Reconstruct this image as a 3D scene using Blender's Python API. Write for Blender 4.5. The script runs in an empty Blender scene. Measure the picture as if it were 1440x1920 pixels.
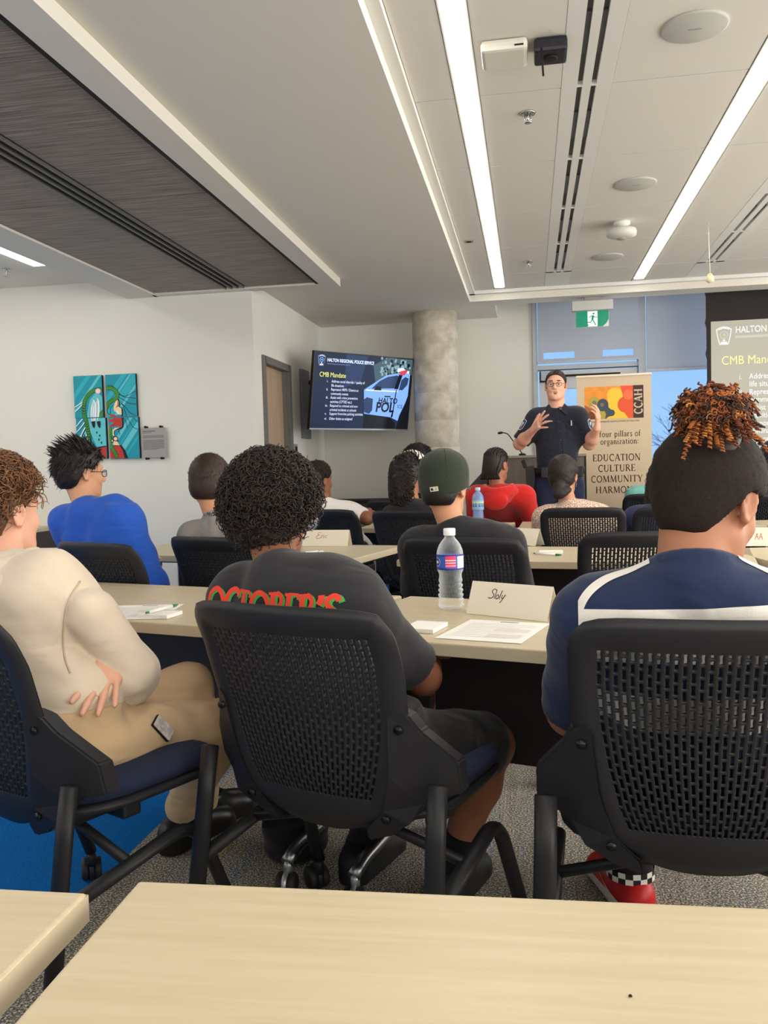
import bpy, bmesh, math, random
import numpy as np
from mathutils import Vector, Matrix, Euler
random.seed(7); RNG = np.random.default_rng(7)
SC = bpy.context.scene
COL = SC.collection
R = math.radians
# ------------------------------------------------------------------ camera, world, exposure
F_PX, CAM_H = 1600.0, 1.15
_dy = Vector(((993-720)/F_PX, -(868-960)/F_PX, -1.0)).normalized()
_z = Vector((1, 0.028, 0)).cross(_dy).normalized()
_x = _dy.cross(_z)
M_CAM = Matrix((_x, _dy, _z))            # rows: world axes in camera coordinates
cam_d = bpy.data.cameras.new('camera'); cam = bpy.data.objects.new('camera', cam_d); COL.objects.link(cam)
cam_d.sensor_fit = 'VERTICAL'; cam_d.sensor_height = 24.0; cam_d.lens = 24.0*F_PX/1920.0
cam_d.clip_start = 0.02; cam_d.clip_end = 200
cam.matrix_world = Matrix.Translation((0, 0, CAM_H)) @ M_CAM.to_4x4()
SC.camera = cam
SC.view_settings.view_transform = 'Standard'; SC.view_settings.look = 'None'
SC.view_settings.gamma = 1.0; SC.view_settings.use_curve_mapping = False
SC.view_settings.exposure = EXPOSURE = 0.62
SC.cycles.max_bounces = 7; SC.cycles.diffuse_bounces = 4; SC.cycles.glossy_bounces = 3
SC.cycles.transmission_bounces = 6; SC.cycles.transparent_max_bounces = 6
SC.cycles.caustics_reflective = False; SC.cycles.caustics_refractive = False
SC.cycles.sample_clamp_indirect = 4.0
W = bpy.data.worlds.new('sky'); SC.world = W; W.use_nodes = True
_bg = W.node_tree.nodes['Background']; _bg.inputs[0].default_value = (0.31, 0.58, 1.0, 1); _bg.inputs[1].default_value = .70
STRIP_POWER = 7.0
def area_light(name, loc, rot, sx, sy, power, col):
    d = bpy.data.lights.new(name, 'AREA'); d.shape = 'RECTANGLE'; d.size = sx; d.size_y = sy; d.energy = power; d.color = col
    o = bpy.data.objects.new(name, d); COL.objects.link(o); o.location = loc; o.rotation_euler = rot; return o
# added fill lights along the right and rear walls, which have no windows
area_light('fill_light_right', (4.15, 2.2, 1.6), (R(90), 0, R(90)), 9.5, 2.2, 200, (1.0, .97, .93))
area_light('fill_light_rear', (-.3, -2.95, 1.6), (R(90), 0, 0), 8.5, 2.2, 75, (1.0, .96, .92))

area_light('window_daylight_front', (2.45, 8.72, 1.5), (R(90), 0, R(90)), .45, 2.2, 15, (.72, .84, 1.0))
def ray(px, py):
    return M_CAM @ Vector(((px-720)/F_PX, -(py-960)/F_PX, -1.0))
def at(px, py, y):
    r = ray(px, py); return Vector((0, 0, CAM_H)) + r*(y/r.y)
def atz(px, py, z):
    r = ray(px, py); return Vector((0, 0, CAM_H)) + r*((z-CAM_H)/r.z)

# ------------------------------------------------------------------ materials
def lin(c):
    c = [v/255.0 for v in c]
    return tuple((v/12.92 if v <= .04045 else ((v+.055)/1.055)**2.4) for v in c) + (1.0,)
MATS = {}
def mat(name, rgb, rough=.6, metal=0.0, spec=.4, bump=0.0, bscale=200., var=0.0, vscale=30., emit=0.0, trans=0.0, ior=1.45, sheen=0.0, stretch=None, sss=0.0):
    if name in MATS: return MATS[name]
    m = bpy.data.materials.new(name); m.use_nodes = True
    nt = m.node_tree; b = nt.nodes['Principled BSDF']
    c = lin(rgb)
    b.inputs['Base Color'].default_value = c
    b.inputs['Roughness'].default_value = rough; b.inputs['Metallic'].default_value = metal
    b.inputs['Specular IOR Level'].default_value = spec
    b.inputs['IOR'].default_value = ior
    if trans: b.inputs['Transmission Weight'].default_value = trans
    if sheen: b.inputs['Sheen Weight'].default_value = sheen; b.inputs['Sheen Roughness'].default_value = .5
    if emit:
        b.inputs['Emission Color'].default_value = c; b.inputs['Emission Strength'].default_value = emit
    tc = None
    def coord(scale):
        nonlocal tc
        if tc is None: tc = nt.nodes.new('ShaderNodeTexCoord')
        if stretch:
            mp = nt.nodes.new('ShaderNodeMapping'); mp.inputs['Scale'].default_value = stretch
            nt.links.new(tc.outputs['Object'], mp.inputs['Vector']); src = mp.outputs[0]
        else: src = tc.outputs['Object']
        n = nt.nodes.new('ShaderNodeTexNoise'); n.inputs['Scale'].default_value = scale; n.inputs['Detail'].default_value = 3
        nt.links.new(src, n.inputs['Vector']); return n
    if var:
        n = coord(vscale); r = nt.nodes.new('ShaderNodeValToRGB')
        lo = tuple(max(0, v*(1-var)) for v in c[:3])+(1,); hi = tuple(min(1, v*(1+var)) for v in c[:3])+(1,)
        r.color_ramp.elements[0].position = .32; r.color_ramp.elements[1].position = .68
        r.color_ramp.elements[0].color = lo; r.color_ramp.elements[1].color = hi
        nt.links.new(n.outputs['Fac'], r.inputs[0]); nt.links.new(r.outputs[0], b.inputs['Base Color'])
        if emit: nt.links.new(r.outputs[0], b.inputs['Emission Color'])
    if bump:
        n = coord(bscale); bp = nt.nodes.new('ShaderNodeBump'); bp.inputs['Strength'].default_value = bump; bp.inputs['Distance'].default_value = .01
        nt.links.new(n.outputs['Fac'], bp.inputs['Height']); nt.links.new(bp.outputs[0], b.inputs['Normal'])
    MATS[name] = m
    return m
def glow(name, rgb, strength=1.0):
    if name in MATS: return MATS[name]
    m = bpy.data.materials.new(name); m.use_nodes = True; nt = m.node_tree
    b = nt.nodes['Principled BSDF']; b.inputs['Base Color'].default_value = (0, 0, 0, 1); b.inputs['Specular IOR Level'].default_value = .2
    b.inputs['Roughness'].default_value = .3
    b.inputs['Emission Color'].default_value = lin(rgb); b.inputs['Emission Strength'].default_value = strength
    MATS[name] = m; return m

def nodes_mat(name, build):
    m = bpy.data.materials.new(name); m.use_nodes = True; nt = m.node_tree
    build(nt, nt.nodes['Principled BSDF'], lambda t: nt.nodes.new(t), lambda a, b: nt.links.new(a, b)); MATS[name] = m; return m
def _thin(name, tint, tr=.85, rough=.03, white=.0):
    def f(nt, b, N, L):
        b.inputs['Base Color'].default_value = lin(tint); b.inputs['Roughness'].default_value = rough; b.inputs['Specular IOR Level'].default_value = .6
        t = N('ShaderNodeBsdfTransparent'); t.inputs[0].default_value = (1, 1, 1, 1)
        lw = N('ShaderNodeLayerWeight'); lw.inputs[0].default_value = .35
        mr = N('ShaderNodeMapRange'); mr.inputs[3].default_value = 1-tr; mr.inputs[4].default_value = .75; L(lw.outputs['Facing'], mr.inputs[0])
        mx = N('ShaderNodeMixShader'); L(mr.outputs[0], mx.inputs[0]); L(t.outputs[0], mx.inputs[1]); L(b.outputs[0], mx.inputs[2]); L(mx.outputs[0], nt.nodes['Material Output'].inputs[0])
    return nodes_mat(name, f)
# bottles
# ------------------------------------------------------------------ objects
def tag(o, label=None, cat=None, group=None, kind=None):
    if label: o['label'] = label
    if cat: o['category'] = cat
    if group: o['group'] = group
    if kind: o['kind'] = kind
    return o
def empty(name, loc=(0, 0, 0), rz=0.0, label=None, cat=None, group=None):
    o = bpy.data.objects.new(name, None); COL.objects.link(o); o.location = loc; o.rotation_euler = (0, 0, rz)
    o.empty_display_size = .05
    return tag(o, label, cat, group)
class MB:
    """collects polygons of one mesh"""
    def __init__(s): s.v = []; s.f = []; s.m = []; s.sm = []
    def add(s, vs, fs, mi=0, smooth=False):
        o = len(s.v); s.v += [tuple(v) for v in vs]
        for f in fs: s.f.append([i+o for i in f]); s.m.append(mi); s.sm.append(smooth)
        return s
    def box(s, a, b, mi=0, bev=0.0, mtx=None):
        x0, y0, z0 = a; x1, y1, z1 = b
        if bev:
            bm = bmesh.new(); bmesh.ops.create_cube(bm, size=1)
            for v in bm.verts: v.co = Vector(((x0+x1)/2+v.co.x*(x1-x0), (y0+y1)/2+v.co.y*(y1-y0), (z0+z1)/2+v.co.z*(z1-z0)))
            bmesh.ops.bevel(bm, geom=bm.edges[:], offset=bev, segments=2, profile=.6, affect='EDGES')
            vs = [v.co.copy() for v in bm.verts]; fs = [[v.index for v in f.verts] for f in bm.faces]
            bm.verts.index_update(); fs = [[v.index for v in f.verts] for f in bm.faces]; bm.free()
        else:
            vs = [Vector(p) for p in ((x0,y0,z0),(x1,y0,z0),(x1,y1,z0),(x0,y1,z0),(x0,y0,z1),(x1,y0,z1),(x1,y1,z1),(x0,y1,z1))]
            fs = [(0,3,2,1),(4,5,6,7),(0,1,5,4),(1,2,6,5),(2,3,7,6),(3,0,4,7)]
        if mtx: vs = [mtx @ v for v in vs]
        return s.add(vs, fs, mi)
    def tube(s, path, rad, n=10, mi=0, caps=True, sx=1.0):
        path = [Vector(p) for p in path]; k = len(path)
        rr = rad if hasattr(rad, '__len__') else [rad]*k
        up = None; rings = []
        for i, p in enumerate(path):
            t = (path[min(i+1, k-1)]-path[max(i-1, 0)])
            t = t.normalized() if t.length > 1e-9 else Vector((0, 0, 1))
            if up is None:
                up = Vector((0, 0, 1)) if abs(t.z) < .9 else Vector((0, 1, 0))
            up = (up - t*up.dot(t)); up = up.normalized() if up.length > 1e-6 else t.orthogonal().normalized()
            sd = t.cross(up)
            rings.append([p + (sd*math.cos(a)*sx + up*math.sin(a))*rr[i] for a in [2*math.pi*j/n for j in range(n)]])
        vs = [q for r_ in rings for q in r_]; fs = []
        for i in range(k-1):
            for j in range(n):
                a, b = i*n+j, i*n+(j+1) % n; fs.append((a, b, b+n, a+n))
        if caps: fs += [tuple(reversed(range(n))), tuple(range((k-1)*n, k*n))]
        return s.add(vs, fs, mi, True)
    def lathe(s, prof, n=24, mi=0, c=(0, 0, 0), axis='z', caps=True):
        vs = []; fs = []; k = len(prof)
        for r_, h in prof:
            for j in range(n):
                a = 2*math.pi*j/n; p = (r_*math.cos(a), r_*math.sin(a), h)
                if axis == 'y': p = (p[0], -h, p[1])
                if axis == 'x': p = (h, p[0], p[1])
                vs.append((p[0]+c[0], p[1]+c[1], p[2]+c[2]))
        for i in range(k-1):
            for j in range(n):
                a, b = i*n+j, i*n+(j+1) % n; fs.append((a, b, b+n, a+n))
        if caps: fs += [tuple(reversed(range(n))), tuple(range((k-1)*n, k*n))]
        return s.add(vs, fs, mi, True)
    def prism(s, poly, z0, z1, mi=0, mtx=None):
        """polygon (x,y) extruded z0..z1"""
        n = len(poly); vs = [Vector((p[0], p[1], z0)) for p in poly]+[Vector((p[0], p[1], z1)) for p in poly]
        if mtx: vs = [mtx @ v for v in vs]
        fs = [tuple(reversed(range(n))), tuple(range(n, 2*n))]+[(i, (i+1) % n, n+(i+1) % n, n+i) for i in range(n)]
        return s.add(vs, fs, mi)
    def flat(s, poly, mi=0, mtx=None):
        vs = [Vector((p[0], p[1], p[2] if len(p) > 2 else 0)) for p in poly]
        if mtx: vs = [mtx @ v for v in vs]
        return s.add(vs, [tuple(range(len(vs)))], mi)
    def build(s, name, mats, parent=None, loc=None, smooth=None, fix=False):
        me = bpy.data.meshes.new(name); me.from_pydata(s.v, [], s.f)
        for m in (mats if isinstance(mats, (list, tuple)) else [mats]): me.materials.append(m)
        me.polygons.foreach_set('material_index', s.m)
        me.polygons.foreach_set('use_smooth', s.sm if smooth is None else [smooth]*len(s.f))
        if fix:
            bm = bmesh.new(); bm.from_mesh(me); bmesh.ops.recalc_face_normals(bm, faces=bm.faces[:]); bm.to_mesh(me); bm.free()
        me.update()
        o = bpy.data.objects.new(name, me); COL.objects.link(o)
        if parent: o.parent = parent
        if loc is not None: o.location = loc
        return o
def fillet(pts, r=.05, n=5):
    pts = [Vector(p) for p in pts]; out = [pts[0]]
    for i in range(1, len(pts)-1):
        a, b, c = pts[i-1], pts[i], pts[i+1]
        d1 = (a-b); d2 = (c-b); q = min(r, d1.length*.49, d2.length*.49)
        p0 = b+d1.normalized()*q; p2 = b+d2.normalized()*q
        for k in range(n+1):
            t = k/n; out.append(p0*(1-t)**2+b*2*t*(1-t)+p2*t*t)
    out.append(pts[-1]); return out
def struct(name, mb, m, parent=None):
    o = mb.build(name, m, parent)
    if parent is None: o['kind'] = 'structure'
    return o
def copy_tree(o, parent=None):
    c = o.copy(); COL.objects.link(c); c.parent = parent
    if parent is not None: c.matrix_parent_inverse = o.matrix_parent_inverse.copy()
    for ch in list(o.children): copy_tree(ch, c)
    return c
def text(name, body, size, m, parent, loc, rot=(R(90), 0, 0), align='LEFT', sx=1.0, space=1.0, shear=0.0, bold=0.0, line=1.0):
    cu = bpy.data.curves.new(name, 'FONT'); cu.body = body; cu.size = size; cu.align_x = align; cu.resolution_u = 3
    cu.space_character = space; cu.shear = shear; cu.offset = bold; cu.space_line = line; cu.fill_mode = 'FRONT'
    t = bpy.data.objects.new(name, cu); me = bpy.data.meshes.new_from_object(t); bpy.data.objects.remove(t); bpy.data.curves.remove(cu)
    me.name = name; me.materials.clear(); me.materials.append(m); o = bpy.data.objects.new(name, me); COL.objects.link(o); o.parent = parent
    o.location = loc; o.rotation_euler = rot; o.scale = (sx, 1, 1); return o
def strokes(mb, lines, scale, ox, oz, w, mi=0, y=-.0006, slant=0.0):
    """pen strokes as thin ribbons in the XZ plane facing -Y"""
    for ln in lines:
        p = [Vector((ox+(a+slant*b)*scale, y, oz+b*scale)) for a, b in ln]
        for i in range(len(p)-1):
            d = (p[i+1]-p[i]);
            if d.length < 1e-9: continue
            d.normalize(); n = Vector((-d.z, 0, d.x))*w/2; e = d*w*.35
            mb.add([p[i]-n-e, p[i+1]-n+e, p[i+1]+n+e, p[i]+n-e], [(0, 1, 2, 3)], mi)
# ------------------------------------------------------------------ room materials
def ramp(N, stops):
    r = N('ShaderNodeValToRGB'); e = r.color_ramp.elements
    while len(e) < len(stops): e.new(.5)
    for el, (p, c) in zip(e, stops): el.position = p; el.color = lin(c)
    return r
def _carpet(nt, b, N, L):
    tc = N('ShaderNodeTexCoord')
    n1 = N('ShaderNodeTexNoise'); n1.inputs['Scale'].default_value = 190; n1.inputs['Detail'].default_value = 2; L(tc.outputs['Object'], n1.inputs['Vector'])
    r1 = ramp(N, [(.36, (104, 102, 100)), (.5, (172, 169, 163)), (.64, (232, 228, 220))]); L(n1.outputs['Fac'], r1.inputs[0])
    mp = N('ShaderNodeMapping'); mp.inputs['Scale'].default_value = (9, .55, 1); L(tc.outputs['Object'], mp.inputs['Vector'])
    n2 = N('ShaderNodeTexNoise'); n2.inputs['Scale'].default_value = 1.5; n2.inputs['Detail'].default_value = 6; L(mp.outputs[0], n2.inputs['Vector'])
    r2 = ramp(N, [(.33, (70, 104, 150)), (.40, (140, 144, 150)), (.47, (128, 126, 122)), (.56, (156, 153, 146)), (.62, (126, 124, 118)), (.68, (184, 172, 136))]); L(n2.outputs['Fac'], r2.inputs[0])
    mx = N('ShaderNodeMix'); mx.data_type = 'RGBA'; mx.blend_type = 'OVERLAY'; mx.inputs[0].default_value = .85
    L(r1.outputs[0], mx.inputs[6]); L(r2.outputs[0], mx.inputs[7]); L(mx.outputs[2], b.inputs['Base Color'])
    bp = N('ShaderNodeBump'); bp.inputs['Strength'].default_value = .5; bp.inputs['Distance'].default_value = .004
    L(n1.outputs['Fac'], bp.inputs['Height']); L(bp.outputs[0], b.inputs['Normal'])
    b.inputs['Roughness'].default_value = 1.0; b.inputs['Specular IOR Level'].default_value = .05
M_CARPET = nodes_mat('speckled grey carpet', _carpet)
M_BLUE = mat('blue carpet', (26, 112, 190), 1.0, spec=.05, bump=.5, bscale=240, var=.16, vscale=120)
M_WALL = mat('white wall paint', (228, 226, 217), .75, spec=.2, bump=.03, bscale=300)
M_CEIL = mat('ceiling tile', (222, 218, 210), .85, spec=.15, bump=.03, bscale=400)
M_GYP = mat('ceiling plaster', (220, 216, 206), .85, spec=.15)
M_GAP = mat('tile gap', (96, 94, 90), .9)
M_WHITE = mat('white metal', (226, 225, 220), .45)
M_DARK = mat('dark recess', (22, 22, 23), .7)
def _wood(nt, b, N, L):
    tc = N('ShaderNodeTexCoord'); mp = N('ShaderNodeMapping'); mp.inputs['Scale'].default_value = (1.2, 42, 1); L(tc.outputs['Object'], mp.inputs['Vector'])
    n = N('ShaderNodeTexNoise'); n.inputs['Scale'].default_value = 3.0; n.inputs['Detail'].default_value = 5; L(mp.outputs[0], n.inputs['Vector'])
    r = ramp(N, [(.3, (92, 80, 73)), (.5, (128, 114, 106)), (.7, (162, 148, 139))]); L(n.outputs['Fac'], r.inputs[0]); L(r.outputs[0], b.inputs['Base Color'])
    b.inputs['Roughness'].default_value = .55
M_WOOD = nodes_mat('grey brown wood veneer', _wood)
def _conc(nt, b, N, L):
    tc = N('ShaderNodeTexCoord')
    n = N('ShaderNodeTexNoise'); n.inputs['Scale'].default_value = 9; n.inputs['Detail'].default_value = 8; L(tc.outputs['Object'], n.inputs['Vector'])
    r = ramp(N, [(.3, (176, 166, 148)), (.5, (198, 189, 172)), (.72, (216, 209, 195))]); L(n.outputs['Fac'], r.inputs[0])
    v = N('ShaderNodeTexVoronoi'); v.inputs['Scale'].default_value = 17; L(tc.outputs['Object'], v.inputs['Vector'])
    rv = ramp(N, [(.05, (150, 140, 124)), (.09, (255, 255, 255))]); L(v.outputs['Distance'], rv.inputs[0])
    mx = N('ShaderNodeMix'); mx.data_type = 'RGBA'; mx.blend_type = 'MULTIPLY'; mx.inputs[0].default_value = .8
    L(r.outputs[0], mx.inputs[6]); L(rv.outputs[0], mx.inputs[7]); L(mx.outputs[2], b.inputs['Base Color'])
    bp = N('ShaderNodeBump'); bp.inputs['Strength'].default_value = .35; bp.inputs['Distance'].default_value = .02
    L(n.outputs['Fac'], bp.inputs['Height']); L(bp.outputs[0], b.inputs['Normal']); b.inputs['Roughness'].default_value = .85
M_CONC = nodes_mat('bare concrete', _conc)
M_STRIP = mat('light diffuser', (255, 250, 242), .6, emit=STRIP_POWER)
M_MULL = mat('window frame metal', (176, 182, 190), .45, metal=.1)
M_GLASS = _thin('window glass', (225, 235, 240), .96, .03)
def _blind(nt, b, N, L):
    b.inputs['Base Color'].default_value = lin((196, 202, 212)); b.inputs['Roughness'].default_value = .9
    tr = N('ShaderNodeBsdfTranslucent'); tr.inputs[0].default_value = lin((190, 205, 235))
    mx = N('ShaderNodeMixShader'); mx.inputs[0].default_value = .22
    out = nt.nodes['Material Output']; L(b.outputs[0], mx.inputs[1]); L(tr.outputs[0], mx.inputs[2]); L(mx.outputs[0], out.inputs[0])
M_BLIND = nodes_mat('grey roller blind fabric', _blind)

# ------------------------------------------------------------------ floor and walls
XL, XR, YB, YW = -5.2, 4.2, -3.0, 9.0      # room limits; YW window wall
AX, AY = -2.18, 6.68                        # corner where the picture wall meets the door wall
struct('floor', MB().box((-1.22, YB, -.1), (XR, YW+.2, 0)), M_CARPET)
struct('floor_left', MB().box((XL, YB, -.1), (-1.22, YW, 0)), M_BLUE)
struct('wall_left', MB().box((XL-.1, YB, 0), (XL, AY, 3)), M_WALL)
struct('wall_picture', MB().box((XL-.1, AY, 0), (AX-.1, AY+.1, 3)), M_WALL)
dy0, dy1, dz = 6.93, 7.66, 2.06
struct('wall_door', MB().box((AX-.1, AY, 0), (AX, dy0, 3)).box((AX-.1, dy1, 0), (AX, YW+.1, 3)).box((AX-.1, dy0, dz), (AX, dy1, 3)), M_WALL)
struct('wall_back', MB().box((XL-.1, YB-.1, 0), (XR+.1, YB, 3)), M_WALL)
struct('wall_right', MB().box((XR, YB, 0), (XR+.1, YW, 3)), M_WALL)
WX = 0.06
struct('wall_front', MB().box((AX, YW, 0), (WX, YW+.15, 3.2)).box((3.4, YW, 0), (XR+.1, YW+.15, 3.2)).box((WX, YW, 3.05), (3.4, YW+.15, 3.2)), M_WALL)
struct('baseboard_front', MB().box((AX, YW-.012, 0), (WX, YW, .1)), M_DARK)
# door in the side wall
M_DFR = mat('grey door frame', (112, 110, 106), .5)
d1 = struct('door_1', MB().box((AX-.085, dy0+.005, .01), (AX-.045, dy1-.005, dz-.01)), mat('light wood door', (176, 152, 128), .5, var=.08, vscale=4, stretch=(1, 9, .6)))
struct('door_frame', MB().box((AX-.11, dy0-.05, 0), (AX+.02, dy0+.012, dz+.05)).box((AX-.11, dy1-.012, 0), (AX+.02, dy1+.05, dz+.05)).box((AX-.11, dy0, dz-.012), (AX+.02, dy1, dz+.05))
       .box((AX-.045, dy1-.04, 0), (AX-.01, dy1-.01, dz)), M_DFR, d1)
struct('door_handle', MB().tube([(AX-.05, dy0+.07, 1.0), (AX-.0, dy0+.07, 1.0), (AX-.0, dy0+.19, 1.0)], .009), mat('brushed steel', (170, 170, 170), .3, metal=1), d1)
# light switch plate next to the door
ws = empty('light_switch', (AX, 7.82, 1.28), 0, 'grey wall switch plate beside the wooden door', 'switch')
MB().box((.0, -.055, -.11), (.012, .055, .11), bev=.004).build('switch_plate', mat('grey plate', (140, 142, 146), .4), ws)
MB().box((.012, -.03, .03), (.018, .03, .085)).box((.012, -.03, -.04), (.018, .03, .0)).build('switch_button', M_DARK, ws)
# ------------------------------------------------------------------ ceilings
ZT, ZS, ZF = 2.75, 2.66, 2.595
struct('ceiling_soffit', MB().box((-1.46, YB, ZS), (-.52, 8.05, 3)).box((AX, 6.70, ZS), (-1.46, 8.05, 3)).box((AX, 8.05, ZS), (-.3, YW, 3)).box((-.3, 8.05, ZS), (XR, 8.30, 3)), M_GYP)
struct('trim_1', MB().box((-.52, YB, ZT-.03), (-.47, 8.05, ZT+.02)).box((-.52, 8.0, ZT-.03), (XR, 8.05, ZT+.02)), M_WHITE)
struct('ceiling_bulkhead', MB().box((-1.60, YB, ZF), (-1.46, 6.74, 3)).box((-3.25, YB, ZF), (-2.98, AY, 3)).box((-3.0, 6.6, ZF), (-1.6, 6.70, 3)), M_GYP)
struct('ceiling_left', MB().box((XL, YB, ZT), (-3.25, AY, 3)), M_CEIL)
# dark wood ceiling panels (a row of panels with a slot line)
for k, (y0, y1) in enumerate([(-3, -.2), (-.19, 2.05), (2.06, 4.33), (4.34, 6.60)]):
    o = MB().box((-2.98, y0, ZF+.015), (-2.37, y1, ZF+.06)).build('wood_ceiling_panel', M_WOOD); o['kind'] = 'structure'
    o = MB().box((-2.19, y0, ZF+.015), (-1.62, y1, ZF+.06)).build('wood_ceiling_panel', M_WOOD); o['kind'] = 'structure'
struct('trim_2', MB().box((-1.625, YB, ZF+.002), (-1.60, 6.6, ZF+.05)), M_DARK)
struct('ceiling_void', MB().box((-2.98, YB, ZF+.07), (-1.6, 6.6, ZF+.1)), M_DARK)
lg = empty('linear_air_vent', (0, 0, 0), 0, 'long grey triple slot vent running through the dark wood ceiling', 'air vent')
for x0 in (-2.365, -2.315, -2.265, -2.215):
    MB().box((x0, YB, ZF+.003), (x0+.012, 6.58, ZF+.06)).build('vent_blade', mat('grey vent metal', (92, 92, 90), .4), lg)
MB().box((-2.37, YB, ZF+.055), (-2.19, 6.58, ZF+.068)).build('vent_recess', M_DARK, lg)
# white tile ceiling
tiles = MB(); gap = MB()
XC = [-.47, -.290, -.185, .165, .375, .925, 1.035, 1.385, 1.595, 2.15, 2.26, 2.61, 2.82, 3.4, XR]
yt = [3.83+.892*k for k in range(-8, 6)]
ys = [YB]+[y for y in yt if y > YB+.1 and y < 7.99]+[8.02]
for i in range(len(XC)-1):
    if i in (1, 5, 9) or i in (3, 7): continue
    for j in range(len(ys)-1):
        tiles.box((XC[i]+.0025, ys[j]+.0042, ZT), (XC[i+1]-.0025, ys[j+1]-.0042, ZT+.03))
gap.box((-.5, YB, ZT+.02), (XR, 8.05, ZT+.06))
struct('ceiling_tiles', tiles, M_CEIL); struct('ceiling', gap, M_GAP)
struct('ceiling_pocket', MB().box((-.3, 8.3, 3.0), (XR, YW+.1, 3.1)), M_WALL)
for i in (1, 5, 9):
    lt = empty('strip_light', ((XC[i]+XC[i+1])/2, 0, ZT), 0, {1: 'long white strip light nearest the middle of the tiled ceiling', 5: 'long white strip light beside the round ceiling speakers on their right', 9: 'strip light over the right hand tables'}[i], 'ceiling light', 'strip lights in the tiled ceiling')
    MB().box((-.040, YB+.05, -.006), (.040, 7.9, .012)).build('diffuser', M_STRIP, lt)
    MB().box((-.052, YB+.02, -.002), (-.040, 7.92, .016)).box((.040, YB+.02, -.002), (.052, 7.92, .016)).box((-.052, 7.9, -.002), (.052, 8.01, .016)).build('light_trim', M_WHITE, lt)
lt = empty('strip_light', (-3.60, 0, ZT), 0, 'short white strip light left of the dark wood ceiling', 'ceiling light')
MB().box((-.06, -1.5, -.015), (.06, 6.0, -.001)).build('diffuser', M_STRIP, lt)
lt2 = empty('strip_light', (-4.6, 0, ZT), 0, 'strip light by the far left wall', 'ceiling light')
MB().box((-.06, -1.5, -.015), (.06, 6.0, -.001)).build('diffuser', M_STRIP, lt2)
for i in (3, 7):
    xm = (XC[i]+XC[i+1])/2
    v = empty('slot_diffuser', (xm, 0, ZT), 0, {3: 'long twin slot air diffuser between the two bright strip lights', 7: 'twin slot air diffuser near the hanging white pull cord'}[i], 'air vent', 'twin slot ceiling diffusers')
    fr = MB(); rec = MB(); bl = MB()
    fr.box((-.1065, YB, -.001), (-.040, 7.45, .03)).box((-.018, YB, -.001), (.018, 7.45, .03)).box((.040, YB, -.001), (.1065, 7.45, .03))
    fr.box((-.1065, 7.42, -.001), (.1065, 8.02, .03))
    for y in yt:
        if YB < y < 7.4: fr.box((-.05, y-.006, -.0012), (.05, y+.006, .03))
    rec.box((-.05, YB, .027), (.05, 7.43, .045))
    fr.build('vent_frame', M_WHITE, v); rec.build('vent_recess', M_DARK, v)
    for y in yt:
        if YB < y < 7.3:
            for xb in (-.044, .020): MB().box((xb, y+.30, .010), (xb+.024, y+.62, .018)).build('vent_blade', mat('grey blade', (78, 80, 88), .4), v)
# ------------------------------------------------------------------ ceiling fittings
def ceil_thing(name, x, y, label, cat, group=None): return empty(name, (x, y, ZT), 0, label, cat, group)
for (y, lb) in ((3.41, 'round grey ceiling speaker nearest the camera, above the strip light end'), (5.22, 'round grey ceiling speaker just in front of the smoke detector'), (7.0, 'round grey ceiling speaker behind the smoke detector, the farthest one')):
    s = ceil_thing('ceiling_speaker', .634, y, lb, 'speaker', 'round ceiling speakers')
    MB().lathe([(.120, .0), (.120, -.006), (.112, -.010), (.0005, -.011)], 40).build('speaker_grille', mat('speaker mesh', (196, 195, 188), .8, bump=.4, bscale=900), s)
    MB().box((-.025, -.003, -.0125), (.025, .003, -.010)).build('speaker_badge', mat('badge grey', (150, 150, 148), .4), s)
s = ceil_thing('smoke_detector', .640, 6.05, 'round white smoke detector on a small ceiling base', 'smoke detector')
MB().lathe([(.055, .0), (.055, -.02), (.03, -.03), (.03, -.045)], 28, c=(0, -.03, 0)).build('detector_base', M_WHITE, s)
MB().lathe([(.03, -.04), (.095, -.045), (.10, -.06), (.098, -.085), (.06, -.1), (.03, -.104)], 36, c=(0, 0, 0)).build('detector_body', mat('detector white', (205, 203, 196), .5), s)
MB().lathe([(.03, -.102), (.03, -.108), (.02, -.112)], 20, mi=0).build('detector_cap', mat('detector grey', (150, 148, 142), .4), s)
for (y, lb) in ((4.06, 'metal sprinkler head below the black and white ceiling boxes'), (6.98, 'metal sprinkler head far down the ceiling, near the end of the slot vent')):
    s = ceil_thing('sprinkler_head', .022, y, lb, 'sprinkler', 'ceiling sprinkler heads')
    MB().lathe([(.036, .0), (.034, -.006), (.02, -.004)], 24).build('escutcheon', mat('chrome', (200, 200, 200), .15, metal=1), s)
    MB().tube([(0, 0, 0), (0, 0, -.04)], .006).lathe([(.016, -.04), (.018, -.043), (.016, -.046)], 16).build('deflector', MATS['chrome'], s)
    MB().tube([(-.012, 0, 0), (-.014, 0, -.03), (0, 0, -.042)], .0025).tube([(.012, 0, 0), (.014, 0, -.03), (0, 0, -.042)], .0025).build('sprinkler_frame', MATS['chrome'], s)
s = empty('sprinkler_head', (-3.94, 6.08, ZT), 0, 'sprinkler head left of the dark wood ceiling, above the pictures', 'sprinkler', 'ceiling sprinkler heads')
MB().tube([(0, 0, 0), (0, 0, -.05)], .008).lathe([(.022, -.05), (.022, -.055)], 16).build('deflector', MATS['chrome'], s)
MB().lathe([(.03, 0), (.03, -.008)], 20).build('escutcheon', MATS['chrome'], s)
s = ceil_thing('wireless_access_point', -.066, 3.42, 'white square wireless box stuck to the ceiling tile', 'network box')
MB().box((-.088, -.085, -.045), (.088, .085, -.002), bev=.015).build('housing', mat('off white plastic', (222, 218, 206), .4), s)
MB().box((-.006+.045, -.088, -.034), (.028+.045, -.0845, -.029)).build('vent_mark', M_DARK, s)
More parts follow.
